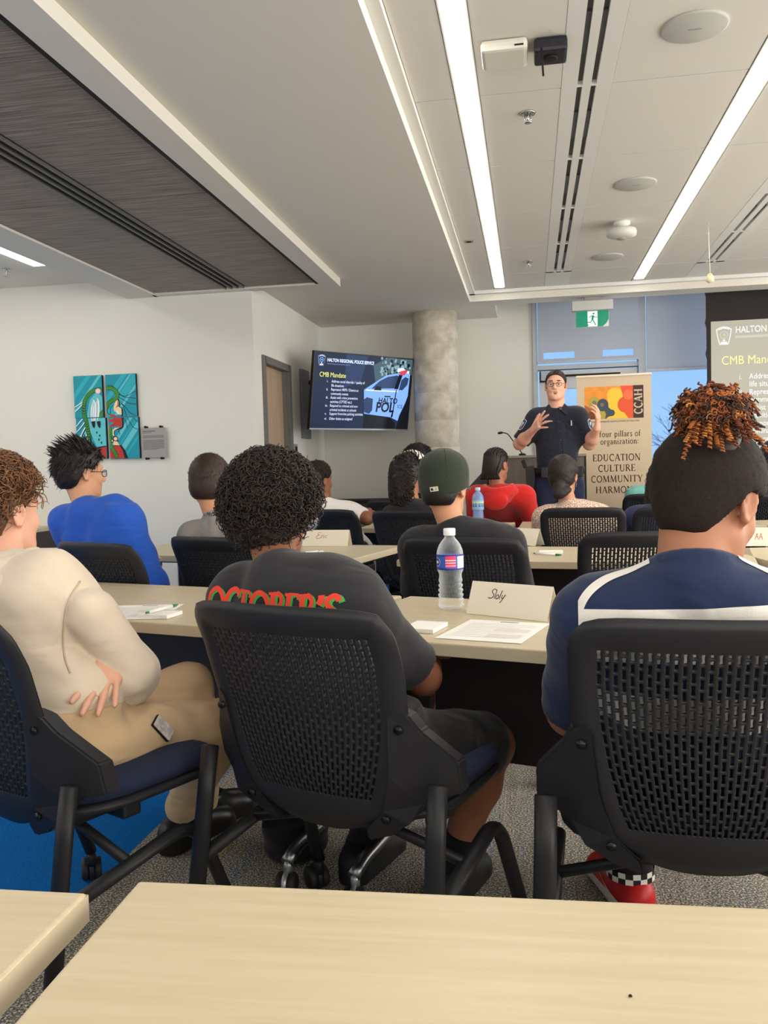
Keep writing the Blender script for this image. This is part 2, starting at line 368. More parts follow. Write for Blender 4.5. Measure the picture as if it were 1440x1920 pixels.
s = ceil_thing('wireless_receiver', .108, 3.42, 'black ceiling box with a thin antenna hanging down', 'network box')
MB().box((-.062, -.065, -.055), (.062, .065, -.002), bev=.012).build('housing', mat('black plastic', (38, 38, 46), .4), s)
MB().lathe([(.028, -.0555), (.028, -.06), (.02, -.061)], 20, c=(0, 0, 0)).build('dome', M_DARK, s)
MB().tube([(-.035, -.066, -.045), (-.03, -.072, -.150)], .004).build('antenna', M_DARK, s)
s = ceil_thing('ceiling_sensor', -.40, 6.24, 'small square sensor plate at the left edge of the tiled ceiling', 'sensor')
MB().box((-.03, -.03, -.004), (.03, .03, .001)).build('sensor_plate', mat('sensor plate', (150, 146, 138), .5), s)
MB().box((-.015, -.012, -.007), (.015, .012, -.004)).build('sensor_lens', M_DARK, s)
s = ceil_thing('hanging_light_pull', 1.23, 6.2, 'white pull cord with a pale tapered handle hanging from the ceiling', 'pull cord')
MB().tube([(0, 0, 0), (0.004, 0, -.2), (0.008, .0, -.36)], .003).build('cord', mat('white cord', (220, 215, 205), .6), s)
MB().lathe([(.012, -.345), (.024, -.365), (.028, -.395), (.012, -.405)], 16, c=(.008, 0, 0)).build('cord_handle', mat('pale yellow plastic', (226, 216, 180), .5), s)
# ------------------------------------------------------------------ column
colm = MB(); ccx, ccy, cr = -.905, 8.55, .225
prof = [];
for k in range(10):
    z0 = k*.267
    prof += [(cr, z0), (cr, z0+.258), (cr-.003, z0+.260), (cr-.003, z0+.264)]
colm.lathe([p for p in prof if p[1] < ZS]+[(cr, ZS)], 56, c=(ccx, ccy, 0))
struct('column', colm, M_CONC)
# ------------------------------------------------------------------ window wall: mullions, door, blinds, glass
GY = YW+.06
w1 = struct('window_1', MB().box((.10, GY, 2.10), (1.10, GY+.01, 3.04)), M_GLASS)
struct('window_frame', MB().box((.055, YW-.03, 0), (.10, YW+.12, 3.05)).box((1.10, YW-.03, 0), (1.17, YW+.12, 3.05)).box((.10, YW-.01, 2.10), (1.10, YW+.12, 2.145)), M_MULL, w1)
w2 = struct('window_2', MB().box((1.17, GY, .1), (2.25, GY+.01, 3.04)), M_GLASS)
struct('window_frame', MB().box((2.25, YW-.03, 0), (2.32, YW+.12, 3.05)).box((1.17, YW-.01, .0), (2.25, YW+.12, .12)), M_MULL, w2)
w3 = struct('window_3', MB().box((2.32, GY, .1), (3.36, GY+.01, 3.04)), M_GLASS)
struct('window_frame', MB().box((3.36, YW-.03, 0), (3.42, YW+.12, 3.05)).box((2.32, YW-.01, .0), (3.36, YW+.12, .12)), M_MULL, w3)
d2 = struct('door_2', MB().box((.115, YW+.0, .02), (.33, YW+.05, 2.085)).box((.88, YW+.0, .02), (1.09, YW+.05, 2.085)).box((.33, YW, 1.90), (.88, YW+.05, 2.085)).box((.33, YW, .02), (.88, YW+.05, .3)), mat('pale grey door', (196, 198, 200), .5))
struct('door_glass', MB().box((.33, YW+.02, .3), (.88, YW+.03, 1.90)), M_GLASS, d2)
struct('door_closer', MB().box((.13, YW-.06, 1.985), (.36, YW, 2.07), bev=.006), mat('closer grey', (168, 172, 178), .4), d2)
struct('door_closer_edge', MB().box((.122, YW-.062, 1.972), (.13, YW, 2.082)).box((.122, YW-.062, 1.972), (.36, YW-.0, 1.984)).box((.36, YW-.04, 2.02), (.92, YW-.02, 2.04)), M_DARK, d2)
bl = empty('roller_blind', (0, 0, 0), 0, 'grey roller blind with two light slits above the officer', 'blind', 'grey roller blinds')
MB().box((.105, YW-.045, 2.205), (.16, YW-.040, 2.27)).box((.47, YW-.045, 2.205), (.75, YW-.040, 2.27)).box((.105, YW-.045, 2.27), (1.105, YW-.040, 3.04)).box((.105, YW-.045, 2.175), (1.105, YW-.040, 2.205)).box((1.05, YW-.045, 2.205), (1.105, YW-.040, 2.27)).build('blind_fabric', M_BLIND, bl)
MB().box((.10, YW-.055, 2.16), (1.105, YW-.032, 2.18)).build('bottom_bar', M_MULL, bl)
bl = empty('roller_blind', (0, 0, 0), 0, 'grey roller blind beside the projection screen', 'blind', 'grey roller blinds')
MB().box((1.175, YW-.045, 2.05), (2.24, YW-.040, 3.04)).build('blind_fabric', M_BLIND, bl)
MB().box((1.175, YW-.055, 2.03), (2.24, YW-.032, 2.055)).build('bottom_bar', M_MULL, bl)
# bare trees outside, seen through the glass
tw = MB()
def branch(p, d, l, r_, n):
    q = p+d*l; tw.tube([p, (p+q)/2+Vector((random.uniform(-.05, .05)*l, 0, 0)), q], [r_, r_*.8, r_*.6], 5)
    if n == 0: return
    for k in range(3):
        a = random.uniform(-.8, .8); d2_ = (Matrix.Rotation(a, 3, 'Y') @ Matrix.Rotation(random.uniform(-.5, .5), 3, 'X') @ d).normalized()
        branch(p+d*l*random.uniform(.55, 1), d2_, l*.62, r_*.55, n-1)
branch(Vector((4.1, 20, -1.0)), Vector((0, 0, 1)), 1.9, .07, 5)
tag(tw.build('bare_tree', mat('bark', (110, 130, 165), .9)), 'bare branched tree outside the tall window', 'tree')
struct('ground', MB().box((-10, 9.3, -1.2), (20, 40, -1.0)), mat('outside ground', (120, 120, 118), .9))
# ------------------------------------------------------------------ furniture materials
M_BLK = mat('black chair plastic', (35, 35, 38), .48, spec=.4, bump=.05, bscale=700)
M_TUBE = mat('black powder coat', (34, 34, 36), .45, spec=.4)
M_SEAT = mat('navy seat fabric', (36, 44, 70), .9, bump=.25, bscale=800, var=.12, vscale=300)
M_BOLT = mat('bolt head', (16, 16, 17), .35)
M_WHEEL = mat('caster rubber', (40, 38, 37), .55)
M_CHROME = mat('polished metal', (150, 152, 156), .32, metal=1.0)
def _lam(nt, b, N, L):
    tc = N('ShaderNodeTexCoord'); mp = N('ShaderNodeMapping'); mp.inputs['Scale'].default_value = (1.6, 34, 8); L(tc.outputs['Object'], mp.inputs['Vector'])
    n = N('ShaderNodeTexNoise'); n.inputs['Scale'].default_value = 2.5; n.inputs['Detail'].default_value = 5; L(mp.outputs[0], n.inputs['Vector'])
    r = ramp(N, [(.25, (192, 177, 146)), (.5, (198, 184, 154)), (.75, (204, 191, 162))]); L(n.outputs['Fac'], r.inputs[0]); L(r.outputs[0], b.inputs['Base Color'])
    b.inputs['Roughness'].default_value = .38; b.inputs['Specular IOR Level'].default_value = .35
M_LAM = nodes_mat('pale wood laminate', _lam)
M_EDGE = mat('table edge band', (196, 183, 156), .45)
M_PANEL = mat('dark modesty panel', (50, 44, 44), .6)
M_SILV = mat('silver post', (176, 178, 182), .35, metal=.7)

# ------------------------------------------------------------------ nesting chair with perforated back
def yb(x, z):
    base = np.interp(z, [.36, .43, .52, .65, .78, .90], [-.150, -.190, -.216, -.240, -.280, -.335])
    return float(base + .75*x*x)
def half_w(z): return float(np.interp(z, [.39, .45, .52, .60, .68, .76, .82, .89], [.125, .158, .182, .200, .212, .217, .217, .213]))
def back_mesh():
    mb = MB(); TH = .011; Z0, Z1 = .474, .828
    ncol, nrow = 28, 15
    def wi(z): return half_w(z)-.042
    def P(s, z, t): x = s*wi(z); return (x, yb(x, z)-t, z)
    rect = []
    for (a, b, n) in (((-1, -1), (1, -1), 2), ((1, -1), (1, 1), 6), ((1, 1), (-1, 1), 2), ((-1, 1), (-1, -1), 6)):
        for i in range(n): rect.append((a[0]+(b[0]-a[0])*i/n, a[1]+(b[1]-a[1])*i/n))
    n = len(rect)
    ch = (Z1-Z0)/nrow; cw = 2.0/ncol
    for c in range(ncol):
        s0 = -1+(c+.5)*cw
        edges = [Z0+ch*k for k in range(nrow+1)] if c % 2 == 0 else [Z0]+[Z0+ch*(k+.5) for k in range(nrow)]+[Z1]
        for k in range(len(edges)-1):
            za, zb = edges[k], edges[k+1]; zc = (za+zb)/2; hh = (zb-za)/2
            hl = max(.002, hh-.0022)
            outer, hole = [], []
            for (u, v) in rect:
                outer.append((s0+u*cw/2, zc+v*hh))
                wv = (.0024+.0015*v*v)/wi(zc)
                corner = abs(u) > .99 and abs(v) > .99
                if abs(v) > .99: hole.append((s0+(wv*.72*u if corner else 0), zc+v*hl*(.93 if corner else 1)))
                else: hole.append((s0+u*wv, zc+v*hl))
            vs = [P(*p, 0) for p in outer]+[P(*p, 0) for p in hole]+[P(*p, TH) for p in outer]+[P(*p, TH) for p in hole]
            fs = []
            for i in range(n):
                j = (i+1) % n
                fs += [(i, n+i, n+j, j), (2*n+i, 2*n+j, 3*n+j, 3*n+i), (n+i, 3*n+i, 3*n+j, n+j)]
            mb.add(vs, fs, 0, True)
    # solid rim around the perforated field
    inner, outl = [], []
    N1 = 14
    for i in range(N1): t = i/N1; inner.append((-wi(Z0)+2*wi(Z0)*t, Z0))
    for i in range(N1*2): t = i/(N1*2); z = Z0+(Z1-Z0)*t; inner.append((wi(z), z))
    for i in range(N1): t = i/N1; inner.append((wi(Z1)-2*wi(Z1)*t, Z1))
    for i in range(N1*2): t = i/(N1*2); z = Z1+(Z0-Z1)*t; inner.append((-wi(z), z))
    zb_, zt_ = .388, .888
    def rc(x, z, zt=zt_):
        return x, z
    for i in range(N1): t = i/N1; x = -half_w(zb_)+2*half_w(zb_)*t; outl.append((x*.93, zb_+.035*(abs(x)/half_w(zb_))**2.5))
    for i in range(N1*2):
        t = i/(N1*2); z = zb_+.032+(zt_-.012-zb_-.032)*t; w = half_w(z)
        w -= .022*max(0, (t-.9)/.1)**2 if t > .9 else 0
        outl.append((w, z))
    for i in range(N1):
        t = i/N1; x = half_w(zt_)-.016; x = x-2*x*t; outl.append((x, zt_-.010*abs(2*t-1)**6))
    for i in range(N1*2):
        t = i/(N1*2); z = zt_-.012+(zb_+.032-zt_+.012)*t; w = half_w(z)
        w -= .022*max(0, (.1-t)/.1)**2 if t < .1 else 0
        outl.append((-w, z))
    k = len(inner); K = 3
    def Q(p, t): return (p[0], yb(p[0], p[1])-t, p[1])
    vs = []
    for lay in (0, 1):
        for j in range(K+1):
            f = j/K
            for a, b in zip(inner, outl):
                p = (a[0]+(b[0]-a[0])*f, a[1]+(b[1]-a[1])*f)
                bulge = (.007*math.sin(math.pi*min(1, f*1.15)) if lay else -.003*f)
                vs.append(Q(p, TH*lay+bulge if j < K else (TH*.75 if lay else .002)))
    fs = []; L_ = (K+1)*k
    for j in range(K):
        for i in range(k):
            m = (i+1) % k
            fs.append((j*k+i, j*k+m, (j+1)*k+m, (j+1)*k+i)); fs.append((L_+j*k+i, L_+(j+1)*k+i, L_+(j+1)*k+m, L_+j*k+m))
    for i in range(k):
        m = (i+1) % k; fs.append((K*k+i, K*k+m, L_+K*k+m, L_+K*k+i))
    mb.add(vs, fs, 0, True)
    return mb
def slab(rx, ry, t, z, dip, fwd=.0, n=36, pw=4.0, mi=0):
    """rounded seat slab: superellipse rings; front edge dips (waterfall)"""
    mb = MB(); vs = []; fs = []; rings = [(.0, 1), (.55, 1), (.85, .97), (.95, .86), (.995, .6), (1.0, .35), (.985, .1), (.93, 0), (0.0, 0)]
    for (s, h) in rings:
        for j in range(n):
            a = 2*math.pi*j/n; ca, sa = math.cos(a), math.sin(a)
            q = (abs(ca)**pw+abs(sa)**pw)**(-1/pw)
            x, y = rx*s*q*ca, ry*s*q*sa
            yy = y/ry
            zz = z+t*h+.012*(x/rx)**2-dip*max(0, yy-.35)**2*1.6+.018*max(0, -yy-.4)
            vs.append((x, y+fwd, zz))
    k = len(rings)
    for i in range(k-1):
        for j in range(n):
            a, b = i*n+j, i*n+(j+1) % n; fs.append((a+n, b+n, b, a))
    return mb.add(vs, fs, mi, True)
def caster_mb(p, ang=0.0):
    mb = MB(); M = Matrix.Translation(p) @ Matrix.Rotation(ang, 4, 'Z')
    sub = MB()
    for sx in (-1, 1):
        sub.lathe([(.006, sx*.006), (.027, sx*.007), (.030, sx*.012), (.030, sx*.022), (.026, sx*.026), (.008, sx*.026)], 22, c=(0, -.018, .030), axis='x', mi=0)
    mb.add([M @ Vector(v) for v in sub.v], sub.f, 0, True)
    h = MB(); h.lathe([(.0335, -.0055), (.0335, .0055)], 16, c=(0, -.018, .032), axis='x'); h.lathe([(.012, .045), (.013, .075), (.010, .085)], 12, mi=0)
    mb.add([M @ Vector(v) for v in h.v], h.f, 1, True)
    return mb
def make_chair(label, group):
    ch = empty('training_chair', (0, 0, 0), 0, label, 'chair', group)
    back_mesh().build('backrest', M_BLK, ch, fix=True)
    slab(.235, .235, .052, .438, .030, .045).build('seat', M_SEAT, ch)
    slab(.238, .238, .028, .416, .034, .043).build('seat_pan', M_BLK, ch)
    MB().box((-.12, -.12, .37), (.12, .14, .425), bev=.015).box((-.20, -.03, .385), (.20, .02, .42), bev=.008).build('seat_mechanism', M_TUBE, ch)
    for s in (-1, 1):
        poly = [(.178, .668), (.194, .684), (.212, .670), (.226, .634), (.254, .592), (.274, .562), (.274, .492), (.238, .488), (.216, .474), (.192, .438), (.152, .400), (.100, .378), (.104, .412), (.146, .462), (.166, .540)]
        def bm_(x, z, t): return (s*x, yb(x, z)-.006-t + max(0, x-.19)*.55, z)
        n = len(poly); vs = [bm_(x, z, .016) for x, z in poly]+[bm_(x, z, -.022) for x, z in poly]
        fs = [tuple(range(n)), tuple(reversed(range(n, 2*n)))]+[(i, n+i, n+(i+1) % n, (i+1) % n) for i in range(n)]
        bm = bmesh.new(); bv = [bm.verts.new(v) for v in vs]
        for f in fs: bm.faces.new([bv[i] for i in f])
        bmesh.ops.recalc_face_normals(bm, faces=bm.faces[:])
        bmesh.ops.bevel(bm, geom=[e for e in bm.edges], offset=.004, segments=2, affect='EDGES')
        bmesh.ops.triangulate(bm, faces=[f for f in bm.faces if len(f.verts) > 4])
        me = bpy.data.meshes.new('side_bracket'); bm.to_mesh(me); bm.free(); me.materials.append(M_BLK)
        o = bpy.data.objects.new('side_bracket', me); COL.objects.link(o); o.parent = ch
        for (x, z) in ((.197, .640), (.152, .442)):
            c = bm_(x, z, .017)
            b = MB().lathe([(.0085, .004), (.0085, -.001), (.0055, -.0015), (.0045, .0015)], 14, c=c, axis='y').build('bolt', M_BOLT, o)
        x0 = .256
        rear = [(s*x0, -.198, .53), (s*.258, -.218, .42), (s*.268, -.272, .088)]
        MB().tube(rear, .0165, 12, sx=1.15).build('rear_leg', M_TUBE, ch)
        front = fillet([(s*.260, -.232, .285), (s*.244, .125, .345), (s*.262, .225, .088)], .075, 6)
        MB().tube(front, .0145, 12, sx=1.15).build('front_leg', M_TUBE, ch)
        caster_mb(Vector((s*.268, -.272, 0)), .3*s+.4).build('caster', [M_WHEEL, M_TUBE], ch)
        caster_mb(Vector((s*.262, .225, 0)), 2.2*s).build('caster', [M_WHEEL, M_TUBE], ch)
    ch.scale = (1.12, 1, 1)
    MB().tube([(-.243, -.06, .318), (0, -.06, .385), (.243, -.06, .318)], .012, 10).build('cross_bar', M_TUBE, ch)
    return ch
CHAIR = []
def chair(px1, px2, z, rz, label, group, xy=None):
    """chair whose backrest top corners fall at two picture points (height z)"""
    if xy is None:
        a, b = atz(*px1, z), atz(*px2, z); c = (a+b)/2
    else: c = Vector((xy[0], xy[1], 0))
    a_ = R(rz); off = Matrix.Rotation(a_, 3, 'Z') @ Vector((0, -.325, 0))
    loc = (c.x-off.x, c.y-off.y, 0) if xy is None else (xy[0], xy[1], 0)
    if not CHAIR: o = make_chair(label, group); CHAIR.append(o)
    else: o = copy_tree(CHAIR[0]); o['label'] = label; o['group'] = group
    o.location = loc; o.rotation_euler = (0, 0, a_); return o
G1, G2, G3, G4 = 'chairs in the nearest row', 'chairs in the second row', 'chairs in the third row', 'chairs in the front row'
CH = {}
CH['mid'] = chair((335, 1135), (703, 1148), .88, -20, 'black mesh-back chair under the curly-haired boy in the dark printed tee', G1)
CH['bun'] = chair(None, None, 0, -3, 'black mesh-back chair under the person with the bleached top bun', G1, xy=(.315, 1.77))
CH['hood'] = chair(None, None, 0, -27, 'black mesh-back chair under the boy in the cream hoodie', G1, xy=(-1.12, 1.85))
CH['blue'] = chair((86, 1020), (246, 1021), .88, -24, 'black chair under the boy in the blue shirt', G2)
CH['pro'] = chair((312, 1010), (462, 1010), .88, -22, 'black chair under the boy in the grey sports shirt', G2)
CH['cap'] = chair((755, 1014), (962, 1010), .88, -16, 'black mesh-back chair under the boy in the dark green cap', G2)
CH['rt'] = chair((1132, 1003), (1292, 997), .88, 3, 'black mesh-back chair facing the red lettered name card', G2)
CH['wh'] = chair((560, 957), (655, 957), .88, -26, 'black mesh-back chair under the child in the white tee', G3)
CH['hb'] = chair((702, 960), (812, 958), .88, -18, 'black chair under the girl with the patterned headband', G3)
CH['wo'] = chair((1012, 955), (1172, 953), .88, -7, 'black mesh-back chair under the person with the low ponytail', G3)
CH['navy'] = chair((1215, 952), (1330, 950), .88, 4, 'black mesh-back chair half hidden behind the head and neck of the person with the bun', G3)
CH['red'] = chair((885, 942), (997, 940), .86, -8, 'black chair under the person in the red hoodie', G4)
CH['teal'] = chair((1185, 928), (1275, 926), .88, 4, 'small far black chair in front of the beige pull-up banner', G4)
CH['rr'] = chair((1404, 930), (1496, 926), .88, 8, 'far black chair at the picture edge under the person in navy', G4)
CH['back'] = chair(None, None, 0, -10, 'far black chair under the person with big dark curls by the concrete column', G4, xy=(-1.03, 7.02))

# ------------------------------------------------------------------ flip-top tables
def make_table(L_, label, group):
    D2, T = .325, .73
    t = empty('training_table', (0, 0, 0), 0, label, 'table', group)
    MB().box((-L_/2, -D2, T-.032), (L_/2, D2, T), bev=.0035).build('tabletop', M_LAM, t)
    e = MB()
    e.box((-L_/2-.0012, -D2-.0012, T-.030), (L_/2+.0012, -D2+.004, T-.0028)).box((-L_/2-.0012, D2-.004, T-.030), (L_/2+.0012, D2+.0012, T-.0028))
    e.box((-L_/2-.0012, -D2, T-.030), (-L_/2+.004, D2, T-.0028)).box((L_/2-.004, -D2, T-.030), (L_/2+.0012, D2, T-.0028))
    e.build('edge_band', M_EDGE, t)
    MB().box((-L_/2+.13, .205, .265), (L_/2-.13, .222, .655)).build('modesty_panel', M_PANEL, t)
    for x_ in (-L_/2+.125, L_/2-.132): MB().box((x_, .202, .265), (x_+.007, .225, .66)).build('panel_trim', M_SILV, t)
    MB().box((-L_/2+.10, -.02, .655), (L_/2-.10, .05, .698)).build('beam', M_TUBE, t)
    for s in (-1, 1):
        x = s*(L_/2-.09)
        p = MB().box((x-.022, -.02, .10), (x+.022, .05, .62), bev=.008).build('leg_post', M_SILV, t)
        MB().box((x-.026, -.05, .62), (x+.026, .08, .665), bev=.01).box((x-.015, -.26, .672), (x+.015, .26, .698)).build('flip_bracket', M_TUBE, p)
        f = MB().tube(fillet([(x, -.27, .085), (x, -.22, .105), (x, .015, .125), (x, .22, .105), (x, .27, .085)], .05, 3), .018, 10).build('foot', M_CHROME, t)
        for yy in (-.262, .262): caster_mb(Vector((x, yy, 0)), 0.5+yy).build('caster', [M_WHEEL, M_SILV], t)
    return t
TAB = []
def table(corner, other, ang, L_, label, group):
    """corner: world xy of the near end corner; other: which end (-1 left, +1 right)"""
    if not TAB: o = make_table(1.5, label, group); TAB.append(o)
    else: o = copy_tree(TAB[0]); o['label'] = label; o['group'] = group
    a = R(ang); c, s = math.cos(a), math.sin(a); lx, ly = -other*.75, .325
    o.location = (corner[0]+c*lx-s*ly, corner[1]+s*lx+c*ly, 0); o.rotation_euler = (0, 0, a); return o
TG = 'pale wood flip-top tables'
T_ = {}
T_['near'] = table((-.388, .155), -1, 1.6, 1.5, 'pale wood table closest to the camera with a small dark speck on its top', TG)
T_['nearL'] = table((-.437, .125), 1, 1, 1.5, 'corner of a pale wood table left of the nearest table', TG)
T_['2R'] = table((-.575, 2.10), -1, -16.5, 1.5, 'pale wood table with the water bottle and white name card on it', TG)
T_['2L'] = table((-.60, 2.108), 1, -16, 1.5, 'pale wood table in front of the boy in the cream hoodie', TG)
T_['3L'] = table((-.812, 3.85), 1, -13, 1.5, 'pale wood table carrying the red lettered Eric name card', TG)
T_['3R'] = table((-.60, 3.80), -1, -11, 1.5, 'pale wood table in front of the boy in the dark green cap', TG)
T_['3RR'] = table((.96, 3.50), -1, 8, 1.5, 'pale wood table at the right with the red lettered AA name card', TG)
T_['3LL'] = table((-3.72, 3.86), -1, 6, 1.5, 'table at the left wall side beyond the boy in the blue shirt', TG)
T_['4L'] = table((-.30, 5.53), 1, -17, 1.5, 'far pale wood table with the blue water bottle on it', TG)
T_['4R'] = table((-.082, 5.553), -1, -2, 1.5, 'far pale wood table in front of the person with the low ponytail', TG)
T_['4RR'] = table((1.46, 5.30), -1, 9, 1.5, 'far pale wood table at the right edge of the picture', TG)

# ------------------------------------------------------------------ dark credenzas at the walls
M_CRED = mat('dark brown cabinet', (62, 54, 52), .55, var=.1, vscale=4, stretch=(1, 1, 10))
def credenza(a, b, h, label, top, front='-y'):
    c = empty('credenza', ((a[0]+b[0])/2, (a[1]+b[1])/2, 0), 0, label, 'cabinet'); wx, wy = (b[0]-a[0])/2, (b[1]-a[1])/2
    MB().box((-wx, -wy, .06), (wx, wy, h-.03)).build('body', M_CRED, c)
    MB().box((-wx-.01, -wy-.012, h-.03), (wx+.01, wy, h), bev=.003).build('top', top, c)
    MB().box((-wx+.02, -wy+.03, 0), (wx-.02, wy, .06)).build('plinth', M_DARK, c)
    n = 3
    for k in range(n):
        x0 = -wx+2*wx*k/n+.006; x1 = -wx+2*wx*(k+1)/n-.006
        d = MB().box((x0, -wy-.014, .08), (x1, -wy, h-.04)).build('door', M_CRED, c)
        MB().tube([(x1-.03, -wy-.014, h-.12), (x1-.03, -wy-.034, h-.12), (x1-.03, -wy-.034, h-.24), (x1-.03, -wy-.014, h-.24)], .005, 8).build('handle', M_SILV, d)
    return c
credenza((-5.1, 6.22), (-3.95, 6.66), .73, 'dark cabinet with a pale top against the picture wall', M_LAM)
credenza((-2.12, 8.5), (-1.22, 8.97), .82, 'low dark cabinet below the wall television', M_DARK)
# ------------------------------------------------------------------ lectern with gooseneck microphone
M_LECT = mat('grey brown laminate', (104, 94, 86), .5, var=.1, vscale=5, stretch=(6, 6, .6))
le = empty('lectern', (.055, 7.3, 0), 0, 'grey brown wooden lectern behind the officer', 'lectern')
MB().box((-.40, -.02, .05), (.40, .02, 1.2), bev=.004).build('front_panel', M_LECT, le)
MB().box((-.40, .02, .05), (-.37, .5, 1.12)).box((.37, .02, .05), (.40, .5, 1.12)).build('side_panel', M_LECT, le)
MB().box((-.40, -.03, 1.195), (.41, .5, 1.215)).build('top', mat('lectern top', (150, 140, 128), .45), le)
MB().box((.395, -.025, .05), (.408, .03, 1.2)).build('edge_trim', M_DARK, le)
MB().prism([(-.60, .93), (-.41, 1.13), (-.41, .05), (-.60, .05)], -.0, .4, mtx=Matrix.Rotation(R(90), 4, 'X') @ Matrix.Translation((0, 0, -.45))).build('side_shelf', mat('dark side shelf', (70, 66, 66), .5), le)
MB().box((-.36, .03, .0), (.36, .46, .06)).build('base', M_DARK, le)
mc = empty('gooseneck_microphone', (-.06, 7.36, 1.215), 0, 'thin black gooseneck microphone standing on the lectern', 'microphone')
MB().lathe([(.03, 0), (.03, .012), (.01, .02)], 20).build('base', M_DARK, mc)
MB().tube(fillet([(0, 0, .015), (-.05, -.01, .09), (-.12, -.03, .19), (-.165, -.05, .198)], .05, 6), .0045, 8).build('gooseneck', M_DARK, mc)
MB().tube([(-.160, -.05, .198), (-.178, -.052, .196), (-.20, -.056, .193)], [.008, .011, .008], 12).build('microphone_capsule', M_DARK, mc)
# ------------------------------------------------------------------ wall pictures
def clip_poly(poly, x0, x1, z0, z1):
    for (ax, lim, sg) in ((0, x0, 1), (0, x1, -1), (1, z0, 1), (1, z1, -1)):
        out = []
        for i in range(len(poly)):
            a, b = poly[i], poly[(i+1) % len(poly)]
            ia, ib = sg*(a[ax]-lim) >= 0, sg*(b[ax]-lim) >= 0
            if ia: out.append(a)
            if ia != ib:
                t = (lim-a[ax])/(b[ax]-a[ax]); out.append((a[0]+(b[0]-a[0])*t, a[1]+(b[1]-a[1])*t))
        poly = out
        if len(poly) < 3: return []
    return poly
def ribbon(pts, w):
    """quads along a polyline, w width or list"""
    out = []; ww = w if hasattr(w, '__len__') else [w]*len(pts)
    nrm = []
    for i in range(len(pts)):
        a, b = pts[max(0, i-1)], pts[min(len(pts)-1, i+1)]; d = Vector((b[0]-a[0], b[1]-a[1])).normalized(); nrm.append(Vector((-d.y, d.x)))
    for i in range(len(pts)-1):
        p, q = Vector(pts[i][:2]), Vector(pts[i+1][:2]); n0, n1 = nrm[i]*ww[i]/2, nrm[i+1]*ww[i+1]/2
        out.append([tuple(p-n0), tuple(q-n1), tuple(q+n1), tuple(p+n0)])
    return out
def smooth(pts, n=4):
    out = []
    P = [pts[0]]+list(pts)+[pts[-1]]
    for i in range(1, len(P)-2):
        a, b, c, d = [Vector(p) for p in P[i-1:i+3]]
        for k in range(n):
            t = k/n; out.append(tuple(.5*((2*b)+(c-a)*t+(2*a-5*b+4*c-d)*t*t+(3*b-a-3*c+d)*t**3)))
    out.append(tuple(pts[-1])); return out
def circ(cx, cy, r, n=16, ry=None): return [(cx+r*math.cos(2*math.pi*k/n), cy+(ry or r)*math.sin(2*math.pi*k/n)) for k in range(n)]
ART = []     # (colour index, polygon in picture-crop coordinates)
pal = [('teal paint', (20, 150, 170)), ('light teal paint', (96, 200, 208)), ('black paint', (14, 20, 24)), ('green paint', (70, 150, 50)), ('white paint', (232, 244, 246)), ('cream paint', (246, 214, 170)), ('red paint', (188, 56, 46)), ('dark green paint', (22, 70, 34)), ('mid teal paint', (40, 176, 190)), ('pink paint', (240, 214, 220)), ('brown paint', (170, 96, 50))]
for (x, w) in ((180, 60), (330, 40), (620, 70), (760, 110), (880, 40), (720, 26)):
    ART.append((8 if w > 50 else 1, [(x-260, 640), (x-260+w, 640), (x+120+w, 80), (x+120, 80)]))
    ART.append((1 if w > 50 else 8, [(x-120, 1160), (x-120+w*.7, 1160), (x+210+w*.7, 640), (x+210, 640)]))
ART.append((1, [(420, 300), (500, 380), (560, 640), (560, 1000), (420, 1010), (330, 800), (300, 600), (330, 420)]))
for pts in ([(140, 505), (190, 470), (260, 430)], [(140, 560), (190, 520), (262, 430)], [(150, 765), (200, 700), (240, 655)], [(150, 840), (220, 760), (290, 660)], [(170, 940), (240, 830), (300, 720)], [(220, 890), (250, 800), (300, 740)], [(230, 970), (280, 880), (315, 830)], [(270, 980), (300, 920), (318, 850)]):
    for r_ in ribbon(smooth(pts), [10]*30): ART.append((4, r_))
    for r_ in ribbon(smooth([(a+9, b+10) for a, b in pts]), [5]*30): ART.append((2, r_))
for pts in ([(700, 320), (760, 360), (830, 350), (880, 315), (945, 290)], [(700, 330), (780, 375), (850, 380), (945, 395)], [(700, 375), (770, 410), (840, 455), (945, 462)], [(735, 450), (790, 500), (850, 575), (920, 605)], [(735, 450), (770, 500), (800, 600), (850, 700), (890, 760), (960, 790)], [(900, 640), (930, 680), (965, 690)], [(760, 640), (800, 700), (815, 770)], [(690, 780), (710, 820), (718, 860)], [(555, 222), (620, 230), (680, 280)], [(600, 610), (560, 570), (558, 480)], [(640, 470), (600, 520), (600, 600)]):
    for r_ in ribbon(smooth(pts), 7): ART.append((2, r_))
# face, neck, garment
for r_ in ribbon(smooth([(690, 385), (712, 450), (705, 500), (745, 525), (750, 620), (760, 720), (745, 770), (660, 790), (640, 830), (655, 900), (700, 950)]), 20): ART.append((2, r_))
ART += [(5, [(650, 470), (685, 385), (708, 440), (700, 495), (740, 520), (745, 600), (700, 600), (690, 570), (650, 560), (640, 510)]), (10, [(690, 395), (706, 440), (698, 495), (665, 515), (690, 470)]), (4, [(672, 560), (700, 545), (712, 600), (690, 590)])]
ART += [(6, [(590, 590), (660, 605), (740, 640), (750, 720), (735, 765), (690, 745), (640, 752), (590, 755), (600, 735), (650, 705), (580, 685), (570, 660), (640, 655), (590, 612)]), (5, [(660, 770), (720, 765), (650, 800), (640, 830), (650, 880), (620, 860), (620, 800)])]
ART += [(2, [(420, 1025), (520, 1000), (740, 990), (790, 1060), (830, 1165), (420, 1165)]), (6, [(425, 1040), (560, 1005), (720, 1000), (760, 1070), (785, 1165), (430, 1165)]), (5, [(640, 930), (690, 945), (715, 995), (640, 990)])]
